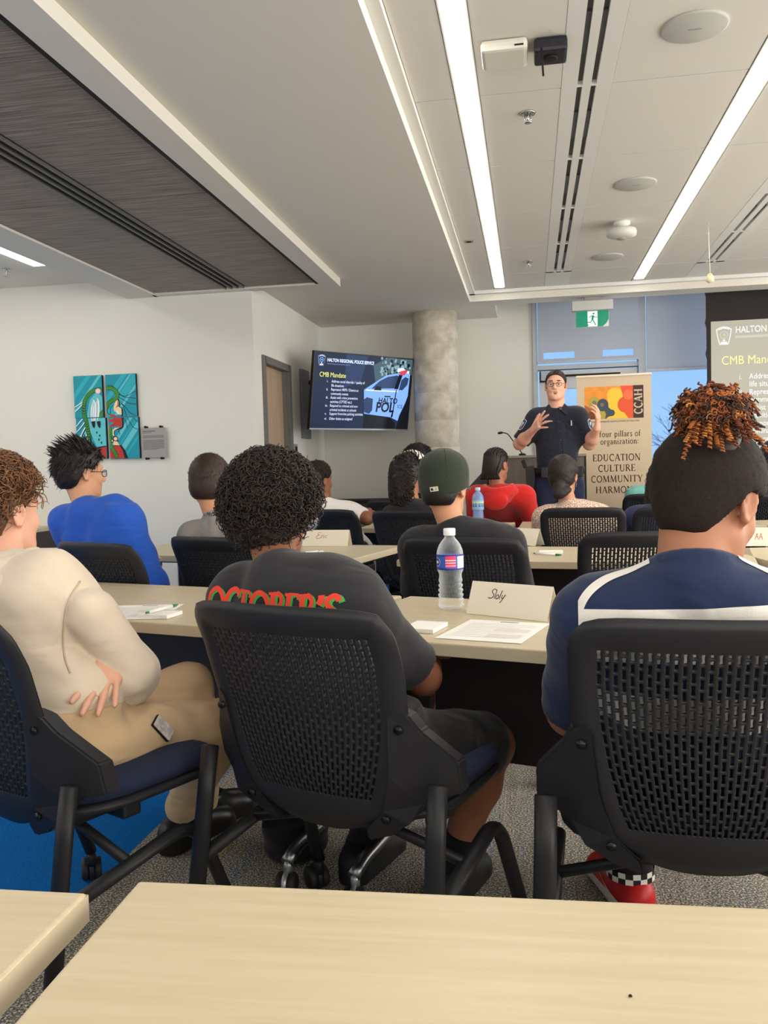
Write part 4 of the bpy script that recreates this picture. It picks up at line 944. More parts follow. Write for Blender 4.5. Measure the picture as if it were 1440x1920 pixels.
# ------------------------------------------------------------------ things on the tables
ZT0 = .731
M_CARD = mat('ivory card', (232, 224, 206), .6); M_PAPER = mat('white paper', (240, 238, 232), .7); M_INK = mat('dark ink', (40, 38, 40), .6); M_RINK = mat('red ink', (206, 70, 64), .6); M_PRN = mat('pale print', (222, 214, 210), .7)
def frame(px0, px1, yscale=1):
    a, b = atz(*px0, ZT0), atz(*px1, ZT0); d = b-a; return a, b, math.atan2(d.y, d.x), d.length
def name_card(px0, px1, h, lab, lines, inkm, scale, ox, oz, w, slant=0, dep=.075):
    a, b, ang, L_ = frame(px0, px1)
    c = empty('name_card', ((a.x+b.x)/2, (a.y+b.y)/2, ZT0), ang, lab, 'name card', 'folded name cards')
    M0 = Matrix.Translation((0, 0, 0)) @ Matrix.Rotation(-math.atan2(dep/2, h), 4, 'X'); hl = math.hypot(h, dep/2)
    fr = MB().box((-L_/2, -.0004, 0), (L_/2, .0004, hl), mtx=M0)
    M1 = Matrix.Translation((0, dep, 0)) @ Matrix.Rotation(math.atan2(dep/2, h), 4, 'X')
    fr.box((-L_/2, -.0004, 0), (L_/2, .0004, hl), mtx=M1); fr.build('folded_card', M_CARD, c)
    if lines:
        tx = MB(); strokes(tx, lines, scale, ox, oz, w, y=-.0009, slant=slant); tx.v = [tuple(M0 @ Vector(v)) for v in tx.v]; tx.build('handwriting', inkm, c)
    return c
SLOLY = [smooth([(.55, 1.0), (.35, 1.1), (.12, .92), (.2, .68), (.42, .5), (.4, .22), (.15, .05), (-.15, .1)], 5), smooth([(.66, 1.05), (.62, .5), (.60, .08)], 3), smooth([(.98, .5), (.80, .42), (.78, .12), (.98, .05), (1.1, .3), (.98, .5)], 4), smooth([(1.32, 1.0), (1.26, .5), (1.22, .05)], 3), smooth([(1.5, .5), (1.48, .2), (1.66, .15), (1.8, .5)], 4), smooth([(1.85, .55), (1.66, .1), (1.42, -.35)], 3)]
ERIC = [smooth([(.75, 1.0), (.45, 1.1), (.22, .85), (.45, .62), (.55, .6)], 5), smooth([(.55, .6), (.2, .5), (.0, .2), (.2, -.05), (.6, .05), (.85, .2)], 5), smooth([(.95, .55), (.98, .2), (.95, .05)], 3), smooth([(.97, .35), (1.1, .52), (1.25, .5)], 3), smooth([(1.38, .45), (1.36, .1), (1.45, .05)], 3), [(1.40, .72), (1.42, .78)], smooth([(1.95, .48), (1.75, .5), (1.6, .28), (1.75, .08), (2.0, .12)], 5)]
AAX = [[(0, 0), (.35, 1.1)], [(.35, 1.1), (.5, .0)], [(.08, .42), (.5, .45)], [(.65, .0), (1.0, 1.1)], [(1.0, 1.1), (1.2, .0)], [(.74, .42), (1.15, .45)]]
name_card((874, 1150), (1026, 1166), .088, 'folded white name card reading Sloly beside the clear water bottle', SLOLY, M_INK, .026, -.062, .048, .0022, .12)
name_card((566, 1024), (652, 1024), .085, 'folded white name card with Eric in thin red pen', ERIC, M_RINK, .032, -.055, .044, .0022)
name_card((1392, 1024), (1510, 1024), .085, 'folded white name card with red capital letters at the right edge', AAX, M_RINK, .027, -.078, .033, .0024)
name_card((938, 1020), (1004, 1024), .085, 'blank folded name card behind the chair of the boy in the green cap', None, None, 0, 0, 0, 0)
def sheet(px, w, h, lab, nm='paper_sheet', cat='paper', thick=.0008, m=None, rz=None, lines=True, grp='handouts on the tables'):
    pts = [atz(*p, ZT0) for p in px]; c = sum(pts, Vector())/len(pts); d = pts[1]-pts[0]; ang = math.atan2(d.y, d.x) if rz is None else R(rz)
    o = empty(nm, (c.x, c.y, ZT0), ang, lab, cat, grp)
    MB().box((-w/2, -h/2, 0), (w/2, h/2, thick)).build('page', m or M_PAPER, o)
    if lines:
        l = MB(); z = thick+.0004
        l.flat([(-.02, h/2-.02, z), (.03, h/2-.02, z), (.03, h/2-.014, z), (-.02, h/2-.014, z)], 1)
        for k in range(9):
            y_ = h/2-.05-k*.021; x1 = w/2-.02-(.03 if k % 3 == 2 else 0); l.flat([(-w/2+.02, y_, z), (x1, y_, z), (x1, y_+.004, z), (-w/2+.02, y_+.004, z)], 0)
        for k in range(2): l.flat([(0, -h/2+.05+k*.07, z-.0001), (w/2-.02, -h/2+.05+k*.07, z-.0001), (w/2-.02, -h/2+.09+k*.07, z-.0001), (0, -h/2+.09+k*.07, z-.0001)], 0)
        l.build('print', [M_PRN, M_INK], o)
    return o
sheet([(817, 1194), (970, 1204), (1035, 1172), (884, 1164)], .216, .26, 'printed handout lying in front of the Sloly name card')
sheet([(215, 1158), (300, 1160), (310, 1136), (205, 1138)], .216, .26, 'printed handout under the pad and pen by the boy in the hoodie', rz=8)
def pad(px, w, h, lab, rz):
    p = atz(*px, ZT0); o = empty('note_pad', (p.x, p.y, ZT0), R(rz), lab, 'note pad', 'small white note pads')
    MB().box((-w/2, -h/2, 0), (w/2, h/2, .010)).build('pages', M_PAPER, o); MB().box((-w/2, h/2-.004, .010), (w/2, h/2, .0108)).build('glue_binding', M_PRN, o); return o
pad((797, 1179), .085, .11, 'white note pad left of the handout, in front of the clear water bottle', -14)
pad((300, 1155), .10, .085, 'white note pad with a pen on it by the boy in the hoodie', -8)
pad((1033, 1037), .105, .08, 'white note pad behind the pen on the table before the low ponytail', -4)
pad((590, 1038), .09, .07, 'white note pad under the pen below the Eric card', 20)
M_PEN, M_GRN = mat('white pen barrel', (236, 238, 232), .35), mat('green pen grip', (40, 130, 84), .4)
def pen(px0, px1, lab, z=ZT0, cap=1):
    a, b = atz(*px0, z), atz(*px1, z); d = (b-a); ang = math.atan2(d.y, d.x)
    o = empty('ballpoint_pen', ((a.x+b.x)/2, (a.y+b.y)/2, z), ang, lab, 'pen', 'white and green pens'); h = .07
    MB().tube([(-h, 0, .0055), (h*.55, 0, .0055)], .005, 10).build('barrel', M_PEN, o)
    MB().tube([(h*.55, 0, .0055), (h*.8, 0, .0055), (h, 0, .0055)], [.0052, .0045, .0012], 10).build('grip', M_GRN, o)
    MB().tube([(-h-.012, 0, .0055), (-h, 0, .0055)], .003, 8).build('button', M_GRN, o); return o
pen((1006, 1040), (1052, 1043), 'white and green pen on the table before the low ponytail')
pen((284, 1150), (330, 1138), 'white and green pen lying on the pad by the boy in the hoodie', z=ZT0+.0108)
pen((592, 1036), (575, 1040), 'white and green pen lying below the Eric card', z=ZT0+.0108)
M_PET = _thin('clear bottle plastic', (232, 240, 244), .935, .05)
M_PETB = _thin('blue tinted bottle plastic', (150, 190, 245), .45, .08)
M_CAP = mat('white cap', (240, 240, 240), .4)
def bottle(px, label, petm, capm, lab_fn, s=1.0):
    p = atz(*px, ZT0); o = empty('water_bottle', (p.x, p.y, ZT0), 0, label, 'bottle', 'plastic water bottles')
    W_ = 1.17; prof = [(.004, .004), (.024, .001), (.030, .004), (.0315, .012)]
    z = .018
    for k in range(5): prof += [(.0280-.0006*k, z), (.0312-.0006*k, z+.007), (.0312-.0006*k, z+.010)]; z += .0135
    prof += [(.0270, z+.006), (.0275, z+.014), (.0312, z+.024), (.0318, z+.030), (.0318, .158), (.0305, .166), (.026, .180), (.019, .192), (.0135, .199), (.0125, .204), (.0125, .207), (.0150, .2075), (.0150, .2095), (.0125, .210), (.0125, .218)]
    MB().lathe([(r_*s*(W_ if z_ < .2 else 1+(W_-1)*max(0, (.212-z_)/.012)), z_*s) for r_, z_ in prof], 36).build('bottle_body', petm, o)
    MB().lathe([(.0165*s, .207*s), (.0170*s, .209*s), (.0170*s, .224*s), (.0155*s, .2265*s), (.0005, .227*s)], 28).build('cap', capm, o)
    lab_fn(o, s); return o
def label_a(o, s):
    mb = MB(); n = 48; r_ = .0323*s*1.17; z0, z1 = .113*s, .155*s
    # columns around the bottle; angle 0 faces the camera (-Y)
    for k in range(n):
        a0, a1 = 2*math.pi*k/n, 2*math.pi*(k+1)/n
        ac = ((a0+a1)/2+math.pi) % (2*math.pi)-math.pi
        def q(a, z, rr=r_): return (rr*math.sin(a), -rr*math.cos(a), z)
        zone = 4 if -.25 < ac < .55 else (3 if .6 < ac < 1.6 else 0)
        rows = [(0, .12, 5), (.12, .9, zone), (.9, 1, 5)]
        if zone == 4: rows = [(0, .08, 5), (.08, .16, 0), (.16, .26, 1), (.26, .30, 2), (.30, .44, 1), (.44, .49, 2), (.49, .6, 1), (.6, .66, 2), (.66, .92, 1), (.92, 1, 5)]
        if zone == 3: rows = [(0, .1, 5)]+[(.1+.08*i, .1+.08*(i+1), 3 if i % 2 else 2) for i in range(10)]+[(.9, 1, 5)]
        for (b0, b1, ci) in rows:
            mb.add([q(a0, z0+(z1-z0)*b0), q(a1, z0+(z1-z0)*b0), q(a1, z0+(z1-z0)*b1), q(a0, z0+(z1-z0)*b1)], [(0, 1, 2, 3)], ci, True)
    e = circ(0, 0, 1, 20)
    for (rx, rz_, ci, dr) in ((.013, .0125, 2, .0004), (.0115, .0108, 5, .0006), (.007, .004, 2, .0008)):
        mb.add([((r_+dr*s)*math.sin(-1.05+u*rx*s/r_), -(r_+dr*s)*math.cos(-1.05+u*rx*s/r_), (z0+z1)/2+v*rz_*s) for u, v in e], [tuple(range(20))], ci)
    mb.build('label', [mat('label blue', (52, 92, 190), .4), mat('label pink', (232, 70, 110), .4), mat('label white', (236, 240, 246), .4), mat('label grey', (190, 194, 204), .4), MATS['label pink'], mat('label dark blue', (28, 52, 140), .4)], o)
def label_b(o, s):
    mb = MB(); n = 40; r_ = .0323*s*1.17; z0, z1 = .085*s, .150*s
    for k in range(n):
        a0, a1 = 2*math.pi*k/n, 2*math.pi*(k+1)/n
        def q(a, z): return (r_*math.sin(a), -r_*math.cos(a), z)
        for (b0, b1, ci) in ((0, .3, 0), (.3, .42, 1), (.42, .52, 0), (.52, .6, 1), (.6, .82, 2), (.82, 1, 0)):
            if ci == 1 and k % 3 == 0: ci = 0
            mb.add([q(a0, z0+(z1-z0)*b0), q(a1, z0+(z1-z0)*b0), q(a1, z0+(z1-z0)*b1), q(a0, z0+(z1-z0)*b1)], [(0, 1, 2, 3)], ci, True)
    mb.build('label', [mat('label pale blue', (150, 190, 236), .4), mat('label blue text', (44, 70, 140), .4), mat('label pale green', (200, 226, 190), .4)], o)
bottle((846, 1141), 'clear plastic water bottle with white cap beside the Sloly name card', M_PET, M_CAP, label_a, 1.04)
bottle((897, 980), 'blue tinted water bottle on the far table in front of the red hoodie', M_PETB, mat('pale blue cap', (200, 216, 244), .4), label_b, 1.12)
sp = atz(1182, 1868, .7305); tag(MB().lathe([(.0005, 0), (.0016, .0004), (.0012, .0012), (.0004, .0016)], 10).build('crumb', M_DARK, None, loc=(sp.x, sp.y, .7303)), 'tiny dark crumb on the nearest table top', 'crumb')
bc = atz(1006, 988, ZT0); bo = empty('blue_marker_cap', (bc.x, bc.y, ZT0), .4, 'small blue cap on the corner of the far table by the low ponytail', 'pen cap')
MB().tube([(-.02, 0, .008), (.02, 0, .008)], .008, 10).build('cap_body', mat('bright blue plastic', (60, 120, 210), .4), bo)
# ------------------------------------------------------------------ sculpting toolkit: signed distance fields meshed by surface nets
class Sdf:
    def __init__(s, lo, hi, h):
        s.h = h; s.lo = np.array(lo, np.float32); n = np.ceil((np.array(hi)-s.lo)/h).astype(int)+1
        s.ax = [s.lo[i]+h*np.arange(n[i], dtype=np.float32) for i in range(3)]
        s.f = np.full(n, 9.0, np.float32)
    def win(s, lo, hi, pad):
        sl = []
        for i in range(3):
            a = int(np.floor((lo[i]-pad-s.lo[i])/s.h)); b = int(np.ceil((hi[i]+pad-s.lo[i])/s.h))+1
            a = max(0, min(a, s.f.shape[i])); b = max(a, min(b, s.f.shape[i])); sl.append(slice(a, b))
        X = s.ax[0][sl[0]][:, None, None]; Y = s.ax[1][sl[1]][None, :, None]; Z = s.ax[2][sl[2]][None, None, :]
        return tuple(sl), X, Y, Z
    def op(s, sl, d, k, cut=False):
        a = s.f[sl]
        if cut:
            d = -d
            if k > 0: h = np.maximum(k-np.abs(a-d), 0)/k; s.f[sl] = np.maximum(a, d)+h*h*k*.25
            else: s.f[sl] = np.maximum(a, d)
        else:
            if k > 0: h = np.maximum(k-np.abs(a-d), 0)/k; s.f[sl] = np.minimum(a, d)-h*h*k*.25
            else: s.f[sl] = np.minimum(a, d)
    def cap(s, a, b, ra, rb=None, k=.02, cut=False, flat=None):
        rb = ra if rb is None else rb; a = np.array(a, float); b = np.array(b, float); m = max(ra, rb)
        sl, X, Y, Z = s.win(np.minimum(a, b)-m, np.maximum(a, b)+m, k+s.h*3)
        if 0 in s.f[sl].shape: return s
        d = b-a; L2 = float(d@d)+1e-12
        t = np.clip(((X-a[0])*d[0]+(Y-a[1])*d[1]+(Z-a[2])*d[2])/L2, 0, 1)
        D = np.sqrt((X-a[0]-t*d[0])**2+(Y-a[1]-t*d[1])**2+(Z-a[2]-t*d[2])**2)-(ra+(rb-ra)*t)
        s.op(sl, D.astype(np.float32), k, cut); return s
    def chain(s, pts, rad, k=.02):
        for i in range(len(pts)-1): s.cap(pts[i], pts[i+1], rad[i], rad[i+1], k)
        return s
    def ell(s, c, r, M=None, k=.02, cut=False):
        """ellipsoid; M: 3x3 whose rows are the local axes in world"""
        c = np.array(c, float); r = np.array(r, float); M = np.eye(3) if M is None else np.array(M, float)
        e = np.sqrt(((M*r[:, None])**2).sum(0)); sl, X, Y, Z = s.win(c-e, c+e, k+s.h*3)
        if 0 in s.f[sl].shape: return s
        x, y, z = X-c[0], Y-c[1], Z-c[2]
        q = [(M[i, 0]*x+M[i, 1]*y+M[i, 2]*z) for i in range(3)]
        k0 = np.sqrt((q[0]/r[0])**2+(q[1]/r[1])**2+(q[2]/r[2])**2); k1 = np.sqrt((q[0]/r[0]**2)**2+(q[1]/r[1]**2)**2+(q[2]/r[2]**2)**2)+1e-9
        s.op(sl, (k0*(k0-1)/k1).astype(np.float32), k, cut); return s
    def plane(s, p, n, k=0.0):
        """keep the side the normal points away from"""
        n = np.array(n, float); n /= np.linalg.norm(n)
        X, Y, Z = s.ax[0][:, None, None], s.ax[1][None, :, None], s.ax[2][None, None, :]
        d = ((X-p[0])*n[0]+(Y-p[1])*n[1]+(Z-p[2])*n[2]).astype(np.float32)
        if k > 0: h = np.maximum(k-np.abs(s.f-d), 0)/k; s.f = np.maximum(s.f, d)+h*h*k*.25
        else: s.f = np.maximum(s.f, d)
        return s
    def noise(s, amp, fr, seed=0, mask=None):
        rg = np.random.default_rng(seed); X, Y, Z = s.ax[0][:, None, None], s.ax[1][None, :, None], s.ax[2][None, None, :]
        tot = 0
        for i in range(5):
            d = rg.normal(size=3); d /= np.linalg.norm(d); w = fr*(1+.35*i); ph = rg.uniform(0, 6.28); e = rg.normal(size=3)*w*.5
            tot = tot+np.sin(w*(d[0]*X+d[1]*Y+d[2]*Z)+ph+1.2*np.sin(e[0]*X+e[1]*Y+e[2]*Z))/(1+.35*i)
        s.f = s.f+(amp*tot*.5).astype(np.float32); return s
    def mesh(s):
        f = s.f; f[0], f[-1] = 1, 1; f[:, 0], f[:, -1] = 1, 1; f[:, :, 0], f[:, :, -1] = 1, 1
        neg = f < 0; n = np.array(f.shape)
        cnt = np.zeros(tuple(n-1), np.int8)
        for i in (0, 1):
            for j in (0, 1):
                for k in (0, 1): cnt += neg[i:n[0]-1+i, j:n[1]-1+j, k:n[2]-1+k]
        act = (cnt > 0) & (cnt < 8); I = np.argwhere(act)
        if len(I) == 0: return np.zeros((0, 3)), np.zeros((0, 4), int)
        idx = np.full(act.shape, -1, np.int32); idx[act] = np.arange(len(I))
        off = np.array([(i, j, k) for i in (0, 1) for j in (0, 1) for k in (0, 1)])
        V = np.stack([f[I[:, 0]+o[0], I[:, 1]+o[1], I[:, 2]+o[2]] for o in off], 1)
        acc = np.zeros((len(I), 3)); c = np.zeros(len(I))
        for a in range(8):
            for b in range(a+1, 8):
                if abs(off[a]-off[b]).sum() == 1:
                    m = (V[:, a] < 0) != (V[:, b] < 0); t = V[:, a]/(V[:, a]-V[:, b]+1e-12)
                    p = off[a]+(off[b]-off[a])*t[:, None]; acc[m] += p[m]; c[m] += 1
        P = (I+acc/c[:, None])*s.h+s.lo
        quads = []
        for ax in range(3):
            u, v = (ax+1) % 3, (ax+2) % 3
            a = np.take(neg, range(0, n[ax]-1), ax); b = np.take(neg, range(1, n[ax]), ax)
            E = np.argwhere(a != b); E = E[(E[:, u] > 0) & (E[:, v] > 0) & (E[:, u] < n[u]-1) & (E[:, v] < n[v]-1)]
            s0 = a[E[:, 0], E[:, 1], E[:, 2]]
            def q(du, dv):
                e = E.copy(); e[:, u] -= du; e[:, v] -= dv; return idx[e[:, 0], e[:, 1], e[:, 2]]
            Q = np.stack([q(1, 1), q(0, 1), q(0, 0), q(1, 0)], 1); Q[~s0] = Q[~s0][:, ::-1]; quads.append(Q)
        return P, np.concatenate(quads)
    def build(s, name, mats, parent=None, base=(0, 0, 0), mfn=None, relax=1):
        P, Q = s.mesh()
        for _ in range(relax):
            acc = np.zeros_like(P); c = np.zeros(len(P))
            for i in range(4):
                a, b = Q[:, i], Q[:, (i+1) % 4]; np.add.at(acc, a, P[b]); np.add.at(acc, b, P[a]); np.add.at(c, a, 1); np.add.at(c, b, 1)
            P = P*.5+acc/np.maximum(c, 1)[:, None]*.5
        me = bpy.data.meshes.new(name); me.vertices.add(len(P)); me.vertices.foreach_set('co', (P-np.array(base)).astype(np.float32).ravel())
        me.loops.add(len(Q)*4); me.loops.foreach_set('vertex_index', Q.ravel().astype(np.int32))
        me.polygons.add(len(Q)); me.polygons.foreach_set('loop_start', np.arange(0, len(Q)*4, 4, dtype=np.int32)); me.polygons.foreach_set('loop_total', np.full(len(Q), 4, np.int32))
        for m in (mats if isinstance(mats, (list, tuple)) else [mats]): me.materials.append(m)
        if mfn is not None: me.polygons.foreach_set('material_index', mfn(P[Q].mean(1)).astype(np.int32))
        me.polygons.foreach_set('use_smooth', np.ones(len(Q), bool)); me.update(calc_edges=True); me.validate()
        o = bpy.data.objects.new(name, me); COL.objects.link(o)
        if parent is not None: o.parent = parent
        return o
# ------------------------------------------------------------------ people
V3 = lambda *a: np.array(a, float)
def nrm(v): return v/ (np.linalg.norm(v)+1e-12)
def yaw_frame(deg):
    """heading clockwise from +Y seen from above -> (right, forward, up) rows"""
    a = R(deg); return np.array([[math.cos(a), -math.sin(a), 0], [math.sin(a), math.cos(a), 0], [0, 0, 1.]])
def head_frame(yaw, pitch=0, roll=0):
    """pitch: looking down positive; roll: tilting to own right positive"""
    r, f, u = yaw_frame(yaw); p = R(pitch); f2 = f*math.cos(p)-u*math.sin(p); u2 = u*math.cos(p)+f*math.sin(p)
    q = R(roll); r3 = r*math.cos(q)-u2*math.sin(q); u3 = u2*math.cos(q)+r*math.sin(q); return np.array([r3, f2, u3])
SKIN = {'fair': mat('fair skin', (226, 172, 146), .5, spec=.35, sss=.1), 'tan': mat('tan skin', (202, 146, 112), .5, spec=.35), 'olive': mat('light olive skin', (214, 160, 126), .5, spec=.35),
        'brown': mat('brown skin', (142, 92, 68), .48, spec=.35), 'dark': mat('dark brown skin', (96, 60, 46), .48, spec=.35), 'mid': mat('medium brown skin', (170, 116, 88), .48, spec=.35)}
M_LIP = mat('lips', (178, 100, 92), .45); M_EYEW = mat('eye white', (232, 228, 222), .25); M_IRIS = mat('iris', (52, 38, 30), .2); M_MOUTH = mat('mouth inside', (84, 34, 32), .5); M_TEETH = mat('teeth', (236, 230, 218), .3)
def add_hand(S, wrist, d, nrm_, side, curl=.5, s=1.0, spread=.25, thumb=.8, k=.008):
    """wrist point, d: direction to the fingers, nrm_: direction the palm faces, side=+1 thumb on cross(d,n) side"""
    d = nrm(V3(*d)); n = nrm(V3(*nrm_)-d*np.dot(V3(*nrm_), d)); t = np.cross(d, n)*side     # t: towards the thumb
    w = V3(*wrist)
    for j, off in enumerate((.026, .009, -.009, -.026)):
        S.cap(w+t*off*.55*s, w+d*.082*s+t*off*s+n*(-.003)*s, .0135*s, .0115*s, .012*s)
    Ls = (.040, .045, .042, .033)
    for j, off in enumerate((.027, .0095, -.0085, -.026)):
        p = w+d*(.086, .090, .086, .078)[j]*s+t*off*s; a = spread*(.5-j/3)
        dd = nrm(d*math.cos(a)+t*math.sin(a)); ang = 0; cj = curl if not hasattr(curl, '__len__') else curl[j]
        rad = .0088*s*(1, 1.02, .98, .88)[j]
        for q, fr in enumerate((1.0, .62, .5)):
            ang += cj*(.55, .9, .6)[q]; e = p+(dd*math.cos(ang)+n*math.sin(ang))*Ls[j]*fr*s
            S.cap(p, e, rad*(1, .95, .88)[q], rad*(.95, .88, .78)[q], .004); p = e
    p = w+d*.022*s+t*.024*s; dd = nrm(d*.75+t*thumb+n*.35)
    e = p+dd*.036*s; S.cap(p, e, .0145*s, .0108*s, .012*s); e2 = e+nrm(dd+d*.5)*.030*s; S.cap(e, e2, .0100*s, .0092*s, .004); S.cap(e2, e2+nrm(dd*.7+d*.8+n*.15)*.022*s, .0090*s, .0072*s, .004)
def add_head(S, C, M, s=1.0, open_mouth=0, jaw=1.0, k=.02):
    """head in frame M (rows right, forward, up) centred near the ear canal"""
    def L(x, y, z): return C+(M[0]*x+M[1]*y+M[2]*z)*s
    S.ell(L(0, -.012, .032), (.076*s, .096*s, .086*s), M, k)
    S.ell(L(0, .030, -.030), (.062*s*jaw, .066*s, .082*s), M, .03*s)
    S.ell(L(0, .050, -.084), (.040*s*jaw, .040*s, .032*s), M, .03*s)
    S.cap(L(-.046*jaw, .0, -.058), L(-.022, .066, -.098), .020*s, .016*s, .03*s); S.cap(L(.046*jaw, .0, -.058), L(.022, .066, -.098), .020*s, .016*s, .03*s)
    S.cap(L(-.036, .080, .026), L(.036, .080, .026), .011*s, .011*s, .018*s)
    S.ell(L(-.034, .066, -.028), (.022*s, .022*s, .020*s), M, .02*s); S.ell(L(.034, .066, -.028), (.022*s, .022*s, .020*s), M, .02*s)
    for sx in (-1, 1): S.ell(L(.031*sx, .101, .004), (.019*s, .014*s, .012*s), M, .012*s, cut=True)
    S.cap(L(0, .090, .012), L(0, .113, -.026), .0085*s, .0115*s, .012*s); S.ell(L(0, .112, -.030), (.0125*s, .011*s, .010*s), M, .006*s)
    for sx in (-1, 1): S.ell(L(.012*sx, .102, -.034), (.0085*s, .010*s, .0075*s), M, .006*s)
    S.cap(L(-.019, .089, -.058), L(.019, .089, -.058), .0075*s, None, .010*s); S.cap(L(-.016, .086, -.073-.012*open_mouth), L(.016, .086, -.073-.012*open_mouth), .0085*s, None, .010*s)
    S.ell(L(0, .080, -.100-.008*open_mouth), (.018*s, .016*s, .014*s), M, .015*s)
    if open_mouth: S.ell(L(0, .100, -.068), (.021*s, .018*s, .0075*s*open_mouth), M, .004*s, cut=True)
    else: S.ell(L(0, .100, -.0655), (.022*s, .010*s, .0016*s), M, .003*s, cut=True)
    for sx in (-1, 1):
        e = L(.078*sx, -.010, -.006); Me = np.array([nrm(M[0]*sx-M[1]*.45), nrm(M[1]+M[0]*sx*.45), M[2]])
        S.ell(e+Me[0]*.004*s, (.0070*s, .018*s, .030*s), Me, .006*s); S.ell(e+Me[0]*.010*s+M[2]*.004*s, (.006*s, .012*s, .021*s), Me, .003*s, cut=True)
        rim = [e+(Me[0]*o+Me[1]*a_+Me[2]*b_)*s for o, a_, b_ in ((.006, .011, .010), (.007, .006, .026), (.009, -.006, .032), (.012, -.017, .024), (.013, -.020, .006), (.012, -.015, -.012), (.009, -.006, -.026), (.006, .003, -.029))]
        S.chain(rim, [.0034*s]*5+[.0040*s, .0055*s, .0045*s], .004*s)
        S.cap(e+(Me[0]*.006+Me[1]*-.004+Me[2]*.016)*s, e+(Me[0]*.007+Me[1]*-.007+Me[2]*-.012)*s, .0030*s, .0032*s, .004*s)
        S.ell(L(.074*sx, -.006, -.034), (.0075*s, .009*s, .010*s), M, .006*s)
def face_parts(par, base, C, M, s, hairm, skinm, irism=None, glasses=None, brow=True, mouth=0):
    def L(x, y, z): return Vector(C+(M[0]*x+M[1]*y+M[2]*z)*s)-Vector(base)
    for sx in (-1, 1):
        eb = MB(); ring = 12; cx = L(.031*sx, .081, .004)
        mb = MB(); mb.lathe([(.0005, -.0125), (.006, -.011), (.011, -.006), (.0125, 0), (.011, .006), (.0085, .0095)], 14); n0 = len(mb.v)
        mb.lathe([(.0085, .0095), (.006, .011), (.003, .0122), (.0003, .0125)], 14, mi=1)
        T = Matrix(((M[0][0], M[2][0], M[1][0]), (M[0][1], M[2][1], M[1][1]), (M[0][2], M[2][2], M[1][2])))
        mb.v = [tuple(cx+T @ (Vector(v)*s)) for v in mb.v]; mb.sm = [True]*len(mb.f)
        mb.build('eye', [M_EYEW, irism or M_IRIS], par)
        lid = MB(); lid.tube([L((.031+dx)*sx, .0935-abs(dx)*.25, .0105-abs(dx)*.20) for dx in (-.014, -.007, 0, .007, .014)], [.0025*s, .0042*s, .005*s, .0042*s, .0025*s], 8).build('eyelid', skinm, par)
        if brow: MB().tube([L((.031+dx)*sx, .0945-abs(dx-.004)*.30+.002, .0265+.004*math.cos(dx*60)) for dx in (-.019, -.010, 0, .010, .020)], [.0022*s, .0040*s, .0042*s, .0034*s, .0016*s], 8).build('eyebrow', hairm, par)
    if mouth:
        mm = MB(); mm.lathe([(.0004, -.010), (.008, -.006), (.0115, 0), (.008, .006), (.0004, .010)], 16); mm.v = [tuple(L(v[0]*1.7, .0845+v[2]*.5, -.069+v[1]*.75)) for v in mm.v]; mm.sm = [True]*len(mm.f); mm.build('mouth', M_MOUTH, par)
        MB().tube([L(x, .0890-abs(x)*.12, -.0628) for x in (-.014, -.007, 0, .007, .014)], .0030*s, 8).build('teeth', M_TEETH, par)
        MB().tube([L(x, .0935+.0015*math.cos(x*80)-abs(x)*.16, -.0585) for x in (-.021, -.01, 0, .01, .021)], [.0015*s, .0032*s, .0034*s, .0032*s, .0015*s], 8).build('upper_lip', M_LIP, par)
        MB().tube([L(x, .0915+.0015*math.cos(x*80)-abs(x)*.16, -.0755-.006*math.cos(x*60)) for x in (-.021, -.01, 0, .01, .021)], [.0015*s, .0036*s, .0042*s, .0036*s, .0015*s], 8).build('lower_lip', M_LIP, par)
    if glasses: make_glasses(par, L, glasses, s)
def make_glasses(par, L, gm, s):
    g = MB()
    for sx in (-1, 1):
        pts = [L(.032*sx+.022*math.copysign(abs(math.cos(a))**.7, math.cos(a)), .104-.004*abs(math.cos(a)), .000+.0155*math.copysign(abs(math.sin(a))**.75, math.sin(a))) for a in [2*math.pi*k/20 for k in range(21)]]
        g.tube(pts, .0017*s, 6, caps=False)
        g.tube([L(.054*sx, .101, .006), L(.074*sx, .080, .006), L(.080*sx, .01, .004), L(.080*sx, -.02, .0), L(.078*sx, -.035, -.02)], .0016*s, 6)
    g.tube([L(-.010, .106, .004), L(0, .109, .006), L(.010, .106, .004)], .0016*s, 6)
    o = g.build('glasses', gm, par)
    ln = MB()
    for sx in (-1, 1): ln.flat([tuple(L(.032*sx+.0205*math.copysign(abs(math.cos(a))**.7, math.cos(a)), .103-.004*abs(math.cos(a)), .0145*math.copysign(abs(math.sin(a))**.75, math.sin(a)))) for a in [2*math.pi*k/20 for k in range(20)]])
    ln.build('lens', MATS.get('lens glass') or _lens(), o)
def _lens(): return _thin('lens glass', (220, 230, 240), .9)

